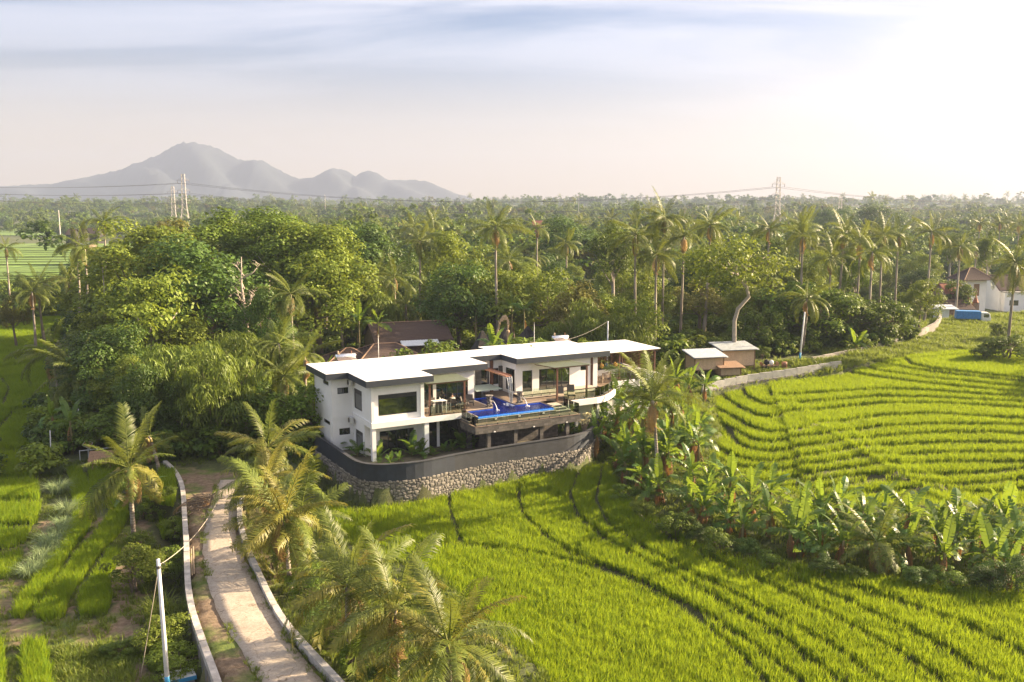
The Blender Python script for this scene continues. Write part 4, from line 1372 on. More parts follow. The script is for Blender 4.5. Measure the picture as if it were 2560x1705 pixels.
# seated person at the balcony doors
p = vthing('person', 8.75, 2.45, 3.2, R(165), 'person in pale shirt sitting and leaning forward on the balcony', 'person')
def skin_body(name, verts, edges, rads, mat, parent, root=0, sub=2):
    me = bpy.data.meshes.new(name)
    me.from_pydata(verts, edges, [])
    me.materials.append(mat)
    o = link(name, me, parent)
    bm = bmesh.new(); bm.from_mesh(me); bm.verts.layers.skin.verify(); bm.to_mesh(me); bm.free()
    for i, r_ in enumerate(rads):
        d = me.skin_vertices[0].data[i]
        d.radius = r_ if isinstance(r_, tuple) else (r_, r_)
        d.use_root = (i == root)
    s_ = o.modifiers.new('skin', 'SKIN'); s_.use_smooth_shade = True
    sb = o.modifiers.new('sub', 'SUBSURF'); sb.levels = sub; sb.render_levels = sub
    return o
V_ = [(0, 0, .50), (0, -.08, .72), (0, -.17, .92), (0, -.24, 1.02), (0, -.28, 1.12), (0, -.30, 1.22),
      (.18, -.18, .92), (.22, -.30, .68), (.10, -.52, .66), (.06, -.60, .68), (-.18, -.18, .92), (-.22, -.30, .68), (-.10, -.52, .66), (-.06, -.60, .68),
      (.11, -.05, .50), (.13, -.46, .50), (.13, -.44, .12), (.13, -.58, .05), (-.11, -.05, .50), (-.13, -.46, .50), (-.13, -.44, .12), (-.13, -.58, .05)]
E_ = [(0, 1), (1, 2), (2, 3), (3, 4), (4, 5), (2, 6), (6, 7), (7, 8), (8, 9), (2, 10), (10, 11), (11, 12), (12, 13), (0, 14), (14, 15), (15, 16), (16, 17), (0, 18), (18, 19), (19, 20), (20, 21)]
R_ = [(.15, .12), (.16, .12), (.16, .11), .055, .095, .085, .07, .05, .035, .03, .07, .05, .035, .03, .095, .075, .045, .035, .095, .075, .045, .035]
skin_body('body', V_, E_, R_, M['skin'], p)
skin_body('shirt', [V_[i] for i in (0, 1, 2, 6, 10)] + [(.21, -.25, .78), (-.21, -.25, .78)], [(0, 1), (1, 2), (2, 3), (2, 4), (3, 5), (4, 6)], [(.17, .14), (.18, .14), (.18, .13), .085, .085, .07, .07], M['shirt'], p)
skin_body('shorts', [(0, 0, .52)] + [V_[i] for i in (14, 18)] + [(.13, -.36, .51), (-.13, -.36, .51)], [(0, 1), (0, 2), (1, 3), (2, 4)], [(.17, .13), .11, .11, .095, .095], M['shorts'], p)
MB().ell((0, -.27, 1.22), (.10, .115, .09), 10, 7).build('hair', M['hair'], p, True)

# bar furniture
for i, (c, nm) in enumerate((('yellow', 'mustard'), ('navy', 'navy'), ('black', 'black'), ('yellow', 'mustard'), ('navy', 'navy'), ('black', 'black'), ('yellow', 'mustard'), ('navy', 'navy'))):
    s = vthing('cushion', 27.3 + .58 * i, 9.3, 3.93, R(rr.uniform(-8, 8)), '%s scatter cushion, %s from the left on the bar bench' % (nm, ['first', 'second', 'third', 'fourth', 'fifth', 'sixth', 'seventh', 'last'][i]), 'cushion', 'cushions on the bar bench')
    bm = bmesh.new(); bmesh.ops.create_cube(bm, size=1)
    bmesh.ops.subdivide_edges(bm, edges=bm.edges, cuts=2, use_grid_fill=True)
    for v in bm.verts:
        k = 1 - min(1, (abs(v.co.x) * 2) ** 3 * .5 + (abs(v.co.z) * 2) ** 3 * .5)
        v.co = Vector((v.co.x * .46, v.co.y * (.05 + .14 * k), v.co.z * .46))
        v.co = Matrix.Rotation(R(45), 3, 'Y') @ v.co
        v.co = Matrix.Rotation(R(-18), 3, 'X') @ v.co
    zmin = min(v.co.z for v in bm.verts)
    for v in bm.verts: v.co.z -= zmin
    me = bpy.data.meshes.new('cover'); bm.to_mesh(me); bm.free(); me.materials.append(M[c])
    link('cover', me, s)
b_ = vthing('bar_bench', 29.3, 9.6, 3.28, 0, 'long built in bench at the back of the bar', 'bench')
MB().box(-2.6, 2.8, -.5, .5, .002, .60).build('base', M['white'], b_)
MB().box(-2.58, 2.78, -.52, .4, .602, .645).build('seat', M['black'], b_)
b_ = vthing('slatted_bench', 27.1, 5.9, 3.28, R(200), 'pale slatted bench at the deck end of the bar', 'bench')
for k in range(5):
    MB().box(-.75, .75, .20, .23, .45 + .12 * k, .53 + .12 * k).build('back_slat', M['teak'], b_)
for k in range(4):
    MB().box(-.75, .75, -.28 + .12 * k, -.19 + .12 * k, .40, .43).build('seat_slat', M['teak'], b_)
for sx in (-.7, .7):
    MB().box(sx - .03, sx + .03, -.28, -.22, .002, .398).build('leg', M['teak'], b_)
    MB().box(sx - .03, sx + .03, .232, .29, .002, 1.05).build('leg', M['teak'], b_)
t = vthing('bar_counter', 31.2, 6.6, 3.28, R(0), 'white framed counter table near the right end of the bar', 'counter')
MB().box(-.45, .45, -1.1, 1.1, 1.0, 1.06).build('counter_top', M['paint_white'], t)
for sx in (-.4, .4):
    for sy in (-1.05, 1.05):
        MB().box(sx - .04, sx + .04, sy - .04, sy + .04, .002, .998).build('leg', M['paint_white'], t)
t = vthing('drinks_fridge', 31.5, 4.7, 3.28, 0, 'white cabinet at the right front corner of the bar', 'cabinet')
MB().box(-.4, .4, -.3, .3, .002, .95).build('cabinet_body', M['paint_white'], t, bevel=.02)
MB().box(-.38, .38, -.325, -.302, .06, .9).build('door', M['paint_white'], t)

# services
def ac_unit(a, b, z, rz, label):
    s = vthing('air_conditioner', a, b, z, rz, label, 'air conditioner')
    MB().box(-.36, .36, -.15, .13, 0, .52).build('casing', M['metal_pale'], s, bevel=.02)
    MB().lathe([(.20, 0), (.21, .02), (.02, .03)], n=14).build('fan_grille', M['wicker'], s).rotation_euler = (R(90), 0, 0)
    s.children[-1].location = (-.06, -.152, .26)
    for sx in (-.28, .28):
        MB().box(sx - .02, sx + .02, -.12, .30, -.04, -.002).build('bracket', M['metal_pale'], s)
ac_unit(.32, 4.95, 5.62, R(-90), 'outdoor air conditioner under the roof notch on the left wall')
ac_unit(.32, 4.95, 2.35, R(-90), 'outdoor air conditioner at mid height in the left wall corner')
ac_unit(23.9, 2.95, .9, R(0), 'outdoor air conditioner under the curved balcony')
M['corr_grey'] = mat_plain('collector_glass', (.16, .13, .12), .3, .2, 4)
def solar_heater(a, b, label):
    s = vthing('solar_heater', a, b, 6.4, 0, label, 'water heater')
    MB().tube([(-.95, .25, .62), (.95, .25, .62)], .24, 12).build('tank', M['tank'], s, True)
    MB().hexa([(-.9, -.9, .10), (.9, -.9, .10), (.9, .05, .48), (-.9, .05, .48), (-.9, -.9, .16), (.9, -.9, .16), (.9, .05, .54), (-.9, .05, .54)]).build('collector', M['corr_grey'], s)
    for sx in (-.8, .8):
        MB().tube([(sx, .25, -.15), (sx, .25, .40)], .025, 5).build('leg', M['metal_pale'], s)
        MB().tube([(sx, -.85, -.15), (sx, -.85, .10)], .025, 5).build('leg', M['metal_pale'], s)
    MB().tube([(-.7, .25, .85), (-.7, .25, 1.15)], .09, 8).build('vent', M['tan'], s, True)
    MB().tube([(.6, .25, .84), (.6, .25, 1.1)], .03, 6).build('pipe', M['copper'], s)
solar_heater(2.2, 11.4, 'silver solar water heater tank behind the left end of the roof')
solar_heater(26.0, 12.4, 'silver solar water heater tank behind the right end of the roof')
for a, b, lab in ((5.3, 11.3, 'thin pale mast behind the left part of the roof'), (22.6, 12.2, 'thin pale mast behind the right part of the roof')):
    s = vthing('lightning_rod', a, b, 0, 0, lab, 'mast')
    MB().tube([(0, 0, 0), (0, 0, 8.4), (0, 0, 8.9)], [.04, .03, .008], 6).build('rod', M['metal_pale'], s)

# ------------------------------------------------------------------ boundary wall on its rubble base
wall = empty('boundary_wall', (0, 0, 0), 0, 'dark grey boundary wall on rubble stone base below the villa', 'wall')
WP = smooth_line(wall_line, 90, 2)
d = np.gradient(WP, axis=0); WN = np.stack([d[:, 1], -d[:, 0]], -1); WN /= np.linalg.norm(WN, axis=1)[:, None]
ctr = np.array(VW(12, 5))
if ((WP - ctr) * WN).sum() < 0: WN = -WN
def ribbon(i0, i1, z0, z1, off0, off1):
    mb = MB()
    for k in range(i0, i1):
        a0, a1 = WP[k] + WN[k] * off1, WP[k] + WN[k] * off0
        b0, b1 = WP[k + 1] + WN[k + 1] * off1, WP[k + 1] + WN[k + 1] * off0
        mb.hexa([(*a0, z0), (*b0, z0), (*b1, z0), (*a1, z0), (*a0, z1), (*b0, z1), (*b1, z1), (*a1, z1)])
    return mb
cuts = [0, 8, 16, 24, 30, 38, 46, 54, 62, 70, 78, 89]
for i, (a, b) in enumerate(zip(cuts[:-1], cuts[1:])):
    ribbon(a, b, -.42, WALL_TOP - .08, -.12, .10 if i % 2 else .096).build('wall_panel', M['perim2'] if i in (4, 5, 9) else M['perim'], wall)
ribbon(0, 89, WALL_TOP - .08, WALL_TOP, -.17, .15).build('wall_coping', M['perim2'], wall)
M['mortar'] = mat_plain('rubble_mortar', (.10, .095, .088), .95, .4, 3, .5, 15)
ribbon(0, 89, -2.9, -.425, -.25, .10).build('wall_core', M['mortar'], wall)
M['yard'] = mat_plain('garden_earth', (.10, .09, .06), .95, .4, 1.5, .4, 8)
yd = MB().prism([tuple(p - n * .3) for p, n in zip(WP[::3], WN[::3])] + [VW(36, 16), VW(-4, 15), (wall_line[0][0] - .2, wall_line[0][1] + 6)], -1.6, -.02).build('villa_yard', M['yard'])
tag(yd, 'garden ground inside the boundary wall', kind='structure')
def rubble_mat(name, c0, c1):
    t = NT(name)
    oi = t.n('ShaderNodeObjectInfo').outputs['Random']
    at = t.n('ShaderNodeAttribute', attribute_name='v').outputs['Fac']
    f = t.math('FRACT', t.math('ADD', oi, at))
    c = t.ramp(f, [(0, c0), (.5, tuple((a + b) / 2 for a, b in zip(c0, c1))), (1, c1)])
    c = t.mix(.35, c, t.ramp(t.noise(7, 5, .7), [(.3, (.10, .095, .09)), (.7, (.42, .39, .35))]))
    return t.done(t.bsdf(c, .95, t.bump(t.noise(14, 4), .5, .02)))
M['rubble'] = rubble_mat('rubble_stone', (.09, .085, .08), (.33, .30, .26))
# rubble face: irregular stones laid in rough courses
arc = np.r_[0, np.cumsum(np.hypot(*np.diff(WP, axis=0).T))]
stones = []
z = -2.75
rw = random.Random(11)
while z < -.5:
    hcourse = rw.uniform(.16, .30)
    s_ = rw.uniform(0, .3)
    while s_ < arc[-1] - .3:
        w = rw.uniform(.15, .48)
        stones.append((s_ + w / 2, z + hcourse / 2 + rw.uniform(-.08, .08), w * .96, hcourse * rw.uniform(.7, 1.2)))
        s_ += w
    z += hcourse
def stone_geo(seed):
    r = random.Random(seed)
    n = 7
    ring = []
    for k in range(n):
        a = 2 * math.pi * (k + r.uniform(-.25, .25)) / n
        q = 1 / max(abs(math.cos(a)), abs(math.sin(a))) ** .75
        ring.append((.5 * math.cos(a) * q * r.uniform(.86, 1.0), .5 * math.sin(a) * q * r.uniform(.86, 1.0)))
    vs = [(x, 0, y) for x, y in ring] + [(x * .82, 1 + r.uniform(-.2, .2), y * .82) for x, y in ring] + [(0, 1.25, 0)]
    fs = [(k, (k + 1) % n, n + (k + 1) % n, n + k) for k in range(n)] + [(n + k, n + (k + 1) % n, 2 * n) for k in range(n)]
    return vs, fs
geos = [stone_geo(i) for i in range(8)]
smesh = []
for vs, fs in geos:
    me = bpy.data.meshes.new('stone'); me.from_pydata(vs, [], fs); me.materials.append(M['rubble']); smesh.append(me)
def wall_at(s_):
    i = np.searchsorted(arc, s_) - 1
    i = int(np.clip(i, 0, len(arc) - 2)); t = (s_ - arc[i]) / (arc[i + 1] - arc[i])
    return WP[i] * (1 - t) + WP[i + 1] * t, WN[i] * (1 - t) + WN[i + 1] * t
scored = []
for st in stones:
    p_, n_ = wall_at(st[0])
    facing = -(p_ @ n_) / np.hypot(*p_)
    vis = facing > 0.05 and st[1] > -2.35
    scored.append((-(st[2] * st[3] * max(facing, 0)) / np.hypot(*p_) if vis else 1, st, p_, n_))
order = sorted(range(len(scored)), key=lambda i: scored[i][0])
rest = MB(); rv = []
for rank, i in enumerate(order):
    sc_, st, p_, n_ = scored[i]
    k = rw.randrange(8)
    n_ = n_ / np.linalg.norm(n_)
    pos = p_ + n_ * .095
    ang = math.atan2(n_[1], n_[0]) - math.pi / 2
    if rank < 300 and sc_ < 0:
        o = link('stone', smesh[k], wall)
        o.location = (pos[0], pos[1], st[1]); o.rotation_euler = (0, rw.uniform(-.15, .15), ang); o.scale = (st[2], rw.uniform(.025, .055), st[3])
    else:
        vs, fs = geos[k]
        ca, sa = math.cos(ang), math.sin(ang); dp = rw.uniform(.025, .055)
        rest.add([(pos[0] + x * st[2] * ca - y * dp * sa, pos[1] + x * st[2] * sa + y * dp * ca, st[1] + zz * st[3]) for x, y, zz in vs], fs)
        rv += [rw.random()] * len(fs)
o = rest.build('rubble_stones', M['rubble'], wall); o['kind'] = 'stuff'
a_ = o.data.attributes.new('v', 'FLOAT', 'FACE'); a_.data.foreach_set('value', rv)
# ------------------------------------------------------------------ plants: shapes
ORD = ['first', 'second', 'third', 'fourth', 'fifth', 'sixth', 'seventh', 'eighth', 'ninth', 'tenth', 'eleventh', 'twelfth', 'thirteenth', 'fourteenth', 'fifteenth', 'sixteenth', 'seventeenth', 'eighteenth', 'nineteenth', 'twentieth',
       'twenty-first', 'twenty-second', 'twenty-third', 'twenty-fourth', 'twenty-fifth', 'twenty-sixth', 'twenty-seventh', 'twenty-eighth', 'twenty-ninth', 'thirtieth']
def frond_arrays(L, bend, nl, ll, w, seed, hang=.5, start=.14, sweep=.45, twist=0.0, ragged=.0):
    r = np.random.RandomState(seed)
    V, F, A = [], [], []
    N = 14
    th = lambda s: -bend * s ** 1.5
    P = [np.zeros(3)]
    for i in range(N):
        a = th((i + .5) / N)
        P.append(P[-1] + np.array([math.cos(a), 0, math.sin(a)]) * L / N)
    P = np.array(P)
    def at(s):
        f = s * N; i = min(int(f), N - 1); t = f - i
        a = th(s)
        return P[i] * (1 - t) + P[i + 1] * t, np.array([math.cos(a), 0, math.sin(a)]), np.array([-math.sin(a), 0, math.cos(a)])
    # rachis
    for i in range(0, N, 2):
        p, t, u = at(i / N); q, t2, u2 = at(min(1, (i + 2) / N))
        r0, r1 = .045 * (1 - i / N) + .006, .045 * (1 - (i + 2) / N) + .005
        k = len(V)
        for (pp, uu, rr_) in ((p, u, r0), (q, u2, r1)):
            V.extend([pp + uu * rr_, pp + np.array([0, rr_, 0]) - uu * rr_ * .5, pp - np.array([0, rr_, 0]) - uu * rr_ * .5])
        for m in range(3):
            n_ = (m + 1) % 3
            F += [(k + m, k + n_, k + 3 + n_), (k + m, k + 3 + n_, k + 3 + m)]; A += [.9, .9]
    for i in range(nl):
        s = start + (1 - start) * (i + .5) / nl
        p, t, u = at(s)
        for sd in (-1, 1):
            if r.uniform() < ragged: continue
            l = ll * (.30 + .70 * math.sin(math.pi * (.14 + .80 * s))) * r.uniform(.85 - ragged * 2, 1.1)
            side = np.array([0, sd, 0.])
            d1 = side + t * (sweep + .5 * s) + u * r.uniform(-.05, .25)
            d1 /= np.linalg.norm(d1)
            d2 = d1 * .7 + np.array([0, 0, -1.]) * hang * r.uniform(.7, 1.3) + u * (-hang * .3)
            d2 /= np.linalg.norm(d2)
            m = p + d1 * l * .5; e = m + d2 * l * .5
            ww = t * w * .5
            k = len(V)
            V += [p - ww * .7, p + ww * .7, m + ww, m - ww, e]
            F += [(k, k + 1, k + 2), (k, k + 2, k + 3), (k + 3, k + 2, k + 4)]
            v = r.uniform(0, 1) * .7 + .15 * sd + .15
            A += [v, v, v]
    return np.array(V), np.array(F), np.array(A)
def arr_mesh(name, arr, mat):
    V, F, A = arr
    return np_mesh(name, V, F, mat, [('v', 'FACE', np.clip(A, 0, 1))])
FROND = [frond_arrays(4.2, b, 46, 1.08, .066, i, h, ragged=.10) for i, (b, h) in enumerate(((.6, .7), (.9, 1.0), (1.2, 1.2), (1.6, 1.3), (2.0, 1.4), (.35, .35)))]
FROND_ME = [arr_mesh('frond', f, M['palm']) for f in FROND]
FROND_GOLD = [arr_mesh('frond', f, M['palm_gold']) for f in FROND]
FROND_DRY = [arr_mesh('dry_frond', frond_arrays(3.4, b, 30, .8, .06, 30 + i, 1.1), M['palm_dry']) for i, b in enumerate((1.2, 1.9))]
def euler_frond(az, el, roll=0):
    return Euler((roll, -el, az), 'XYZ')
M['coconut'] = mat_plain('coconut_husk', (.28, .22, .06), .6, .3, 6)
_nut = MB().ell((0, 0, 0), (.12, .12, .15), 8, 6).mesh('coconut', M['coconut'], True)
def trunk_curve(h, lean, curve, n=9):
    return [(lean[0] * (t ** curve), lean[1] * (t ** curve), h * t) for t in [i / (n - 1) for i in range(n)]]
def palm_plan(seed, nf=22, up=80, low=-35):
    r = random.Random(seed)
    out = []
    for i in range(nf):
        t = i / (nf - 1)
        el = up + (low - up) * t ** .62 + r.uniform(-13, 13)
        az = i * 137.5 + r.uniform(-26, 26)
        if el > 55: k = 5 if r.random() < .5 else 0
        elif el > 25: k = r.choice([0, 1])
        elif el > 0: k = r.choice([1, 2, 2])
        else: k = r.choice([2, 3, 3, 4])
        out.append((R(az), R(el), k, r.uniform(.72, 1.12), R(r.uniform(-50, 50))))
    return out
def near_palm(name, x, y, z, h, lean, label, seed, nf=24, size=1.0, up=80, low=-35, dry=3, nuts=5, tr=.16, windaz=None, gold=True, group='coconut palms near the road and house'):
    root = empty(name, (x, y, z - .1), 0, label, 'palm', group)
    pts = trunk_curve(h, lean, 1.5)
    rad = [tr * (1.35 if i == 0 else 1.0 - .035 * i) for i in range(len(pts))]
    MB().tube(pts, rad, 9).build('trunk', M['palm_trunk'], root, True)
    top = Vector(pts[-1])
    r = random.Random(seed)
    for az, el, k, s, roll in palm_plan(seed, nf, up, low):
        if windaz is not None:
            # fronds swept over by the breeze
            v = Vector((math.cos(az) * math.cos(el), math.sin(az) * math.cos(el), math.sin(el)))
            v = (v + Vector((math.cos(windaz), math.sin(windaz), .25)) * .45).normalized()
            az, el = math.atan2(v.y, v.x), math.asin(v.z)
        o = link('frond', (FROND_GOLD if gold and r.random() < .4 else FROND_ME)[k], root)
        o.location = top + Vector((math.cos(az), math.sin(az), 0)) * .08
        o.rotation_euler = euler_frond(az, el, roll)
        o.scale = (s * size,) * 3
    for i in range(dry):
        o = link('dry_frond', FROND_DRY[i % 2], root)
        a = r.uniform(0, 6.28)
        o.location = top - Vector((0, 0, .15)); o.rotation_euler = euler_frond(a, R(r.uniform(-75, -45))); o.scale = (size * .8,) * 3
    for i in range(nuts):
        a = r.uniform(0, 6.28)
        o = link('coconut', _nut, root)
        o.location = top + Vector((math.cos(a) * .26, math.sin(a) * .26, -.2 - r.uniform(0, .2)))
    return root

def leaf_quads(c, n, ls, ws, r, tip=None):
    """diamond leaves at centres c with normals n"""
    N = len(c)
    t = r.normal(size=(N, 3)) if tip is None else tip
    t = t - n * (t * n).sum(1)[:, None]; t /= np.linalg.norm(t, axis=1)[:, None] + 1e-9
    b = np.cross(n, t)
    ls = ls[:, None]; ws = ws[:, None]
    V = np.stack([c - t * ls * .5, c + b * ws * .5 + t * ls * .05, c + t * ls * .5 - n * ls * .12, c - b * ws * .5 + t * ls * .05], 1).reshape(-1, 3)
    F = np.arange(4 * N).reshape(N, 4)
    return V, F
def crown_arrays(seed, H, Rr, z0, nlobe, nleaf, ls, style='broad', flat=1.0):
    r = np.random.RandomState(seed)
    cz, rz = (H + z0) / 2, (H - z0) / 2
    L = []
    tries = 0
    while len(L) < nlobe and tries < 4000:
        tries += 1
        d = r.normal(size=3); d /= np.linalg.norm(d)
        if style != 'umbrella' and d[2] < -.55: continue
        rad = r.uniform(.35, 1.12) ** .6
        p = np.array([d[0] * Rr * rad * .82, d[1] * Rr * rad * .82, cz + d[2] * rz * rad * .80])
        if style == 'umbrella':
            p[2] = z0 + (H - z0) * r.choice([.15, .4, .65, .88]) + r.normal(0, .35)
            k = 1.0 - .55 * max(0, (p[2] - z0) / (H - z0) - .3)
            p[:2] *= k
        # uneven outline
        p[:2] *= 1 + .18 * math.sin(3 * math.atan2(p[1], p[0]) + seed)
        L.append((p, Rr * r.uniform(.13, .36)))
    C, Nn, TT, lv, LS, WS = [], [], [], [], [], []
    per = nleaf // len(L)
    for p, q in L:
        n = int(per * r.uniform(.7, 1.3) * (q / (Rr * .28)) ** 1.5) + 6
        d = r.normal(size=(n, 3)); d /= np.linalg.norm(d, axis=1)[:, None]
        d[:, 2] = np.where((d[:, 2] < 0) & (r.uniform(size=n) < .6), -d[:, 2], d[:, 2])
        rad = np.where(r.uniform(size=n) < .72, r.uniform(.82, 1.06, n), r.uniform(.2, .85, n))
        sq = .6 if style == 'umbrella' else (.8 * flat)
        c = p + d * rad[:, None] * q * np.array([1, 1, sq])
        nn = d * .8 + np.array([0, 0, .55]) + r.normal(0, .38, (n, 3))
        if style == 'bamboo':
            nn = d * np.array([1, 1, .6]) + r.normal(0, .35, (n, 3)) + np.array([0, 0, .25])
            TT.append(np.array([0, 0, -1.]) * .9 + d * .6 + r.normal(0, .25, (n, 3)))
        nn /= np.linalg.norm(nn, axis=1)[:, None]
        C.append(c); Nn.append(nn)
        lv.append(np.clip(r.uniform(0, 1) * .45 + r.uniform(0, .6, n), 0, 1))
        s = ls * r.uniform(.7, 1.3, n)
        LS.append(s * (1.5 if style == 'bamboo' else 1)); WS.append(s * (.26 if style == 'bamboo' else .62))
    V, F = leaf_quads(np.concatenate(C), np.concatenate(Nn), np.concatenate(LS), np.concatenate(WS), r, np.concatenate(TT) if TT else None)
    return V, F, np.concatenate(lv), L
def tree_proto(name, seed, H, Rr, z0, nlobe, nleaf, ls, leafmat, barkmat, style='broad', tr=.28, stems=1, flat=1.0):
    V, F, A, L = crown_arrays(seed, H, Rr, z0, nlobe, nleaf, ls, style, flat)
    crown = np_mesh('crown', V, F, leafmat, [('v', 'FACE', A)])
    mb = MB()
    r = random.Random(seed)
    if style == 'bamboo':
        for i in range(14):
            a = r.uniform(0, 6.28); d = r.uniform(.3, 1.2); o = r.uniform(.5, .9)
            mb.tube([(d * math.cos(a), d * math.sin(a), -.3), (d * 1.3 * math.cos(a), d * 1.3 * math.sin(a), H * .45), (Rr * o * math.cos(a), Rr * o * math.sin(a), H * .78)], [.06, .05, .02], 5)
    else:
        for s_ in range(stems):
            ox, oy = (r.uniform(-.6, .6), r.uniform(-.6, .6)) if stems > 1 else (0, 0)
            zt = z0 + (H - z0) * .45
            bend = (r.uniform(-.5, .5), r.uniform(-.5, .5))
            mb.tube([(ox, oy, -.4), (ox + bend[0] * .5, oy + bend[1] * .5, zt * .35), (ox + bend[0], oy + bend[1], zt * .7), (bend[0], bend[1], zt)], [tr * 1.4, tr, tr * .8, tr * .5], 8)
            for p, q in L[s_::max(1, len(L) // 9)]:
                st = zt * r.uniform(.62, .98)
                mid = (p[0] * .5 + bend[0] * .5, p[1] * .5 + bend[1] * .5, st + (p[2] - st) * .45)
                mb.tube([(bend[0], bend[1], st), mid, tuple(p)], [tr * .4, tr * .25, tr * .08], 5)
    return crown, mb.mesh('trunk', barkmat, True)
K = {}
K['mango'] = [tree_proto('mango', 1 + i, 12, 5.2, 1.8, 54, 11000, .32, M['leaf_dark'], M['bark']) for i in range(2)]
K['tall'] = [tree_proto('tall', 11 + i, 18, 5.0, 7.0, 50, 10500, .32, M['leaf_mid'], M['bark_pale'], tr=.32) for i in range(2)]
K['light'] = [tree_proto('light', 21 + i, 10, 4.4, 1.6, 44, 8600, .29, M['leaf_light'], M['bark']) for i in range(2)]
K['bush'] = [tree_proto('bush', 31 + i, 6, 3.4, .2, 36, 6000, .27, M['leaf_mid'], M['bark'], tr=.14, stems=3) for i in range(2)]
K['lightbush'] = [tree_proto('lightbush', 35 + i, 6, 3.6, .1, 36, 6000, .27, M['leaf_light'], M['bark'], tr=.14, stems=3) for i in range(2)]
K['bamboo'] = [tree_proto('bamboo', 41 + i, 12, 5.6, .8, 60, 9000, .48, M['leaf_bamboo'], M['banana_stem'], 'bamboo') for i in range(2)]
K['umbrella'] = [tree_proto('umbrella', 51 + i, 10, 5.6, 3.2, 46, 5200, .36, M['leaf_light'], M['bark_pale'], 'umbrella') for i in range(2)]
K['olive'] = [tree_proto('olive', 61 + i, 11, 4.6, 2.5, 42, 6600, .35, M['leaf_olive'], M['bark']) for i in range(2)]
K['bigleaf'] = [tree_proto('bigleaf', 71 + i, 15, 5.4, 2.0, 58, 13000, .33, M['leaf_light'], M['bark']) for i in range(2)]
KH = dict(mango=12, tall=18, light=10, bush=6, lightbush=6, bamboo=12, umbrella=10, olive=11, bigleaf=15)
KLOOK = dict(mango='dense dark green tree', tall='tall tree with pale trunk', light='light green leafy tree', bush='round green shrub', bamboo='arching green bamboo clump', umbrella='flat topped layered tree', olive='olive brown leafed tree', bigleaf='big leafed yellow green tree')
def put_tree(kind, x, y, z, h, wf=1.0, var=0, rz=None, label=None, name='tree', group=None, cat='tree'):
    cr, tr = K[kind][var % 2]
    root = empty(name, (x, y, z - .05), rs.uniform(0, 6.283) if rz is None else rz, label, cat, group)
    s = h / KH[kind]
    root.scale = (s * wf, s * wf, s)
    link('crown', cr, root); link('trunk', tr, root)
    return root
# mid palms: one crown mesh each
def palm_crown(seed, nf, up, low):
    Vs, Fs, As, n = [], [], [], 0
    for az, el, k, s, roll in palm_plan(seed, nf, up, low):
        V, F, A = FROND_LO[k]
        m = np.array((Euler((roll, -el, az), 'XYZ').to_matrix() * s))
        Vs.append(V @ m.T); Fs.append(F + n); As.append(A); n += len(V)
    return np.concatenate(Vs), np.concatenate(Fs), np.concatenate(As)
FROND_LO = [frond_arrays(4.1, b, 26, .78, .085, 80 + i, h) for i, (b, h) in enumerate(((.6, .7), (.95, 1.0), (1.3, 1.2), (1.7, 1.3), (2.1, 1.4), (.35, .35)))]
PALM_CROWN = [arr_mesh('crown', palm_crown(s, nf, u, l), M['palm']) for s, nf, u, l in ((1, 22, 74, -45), (2, 19, 70, -35), (3, 24, 76, -60), (4, 18, 72, -20))]
PALM_SKIRT = [arr_mesh('dry_frond', frond_arrays(3.0, 1.6, 18, .8, .12, 95, 1.2), M['palm_dry'])]
_ptr = MB().tube([(.0, 0, 0), (.25, .1, .3), (.38, .2, .65), (.4, .2, 1.0)], [.20, .15, .13, .11], 7).mesh('trunk', M['palm_trunk'], True)
def mid_palm(x, y, z, h, size, seed, label, group, lean=1.0, name='coconut_palm'):
    r = random.Random(seed)
    root = empty(name, (x, y, z - .1), r.uniform(0, 6.28), label, 'palm', group)
    t = link('trunk', _ptr, root); t.scale = (lean * 2.2 if lean != 1 else 1.2, lean * 2.2 if lean != 1 else 1.2, h)
    k = t.scale[0]
    c = link('crown', PALM_CROWN[seed % 4], root); c.location = (.4 * k, .2 * k, h); c.scale = (size,) * 3; c.rotation_euler = (r.uniform(-.15, .15), r.uniform(-.15, .15), r.uniform(0, 6.28))
    for i in range(2):
        d_ = link('dry_frond', PALM_SKIRT[0], root); d_.location = (.4 * k, .2 * k, h - .1); d_.rotation_euler = euler_frond(r.uniform(0, 6.28), R(-60)); d_.scale = (size * .8,) * 3
    return root
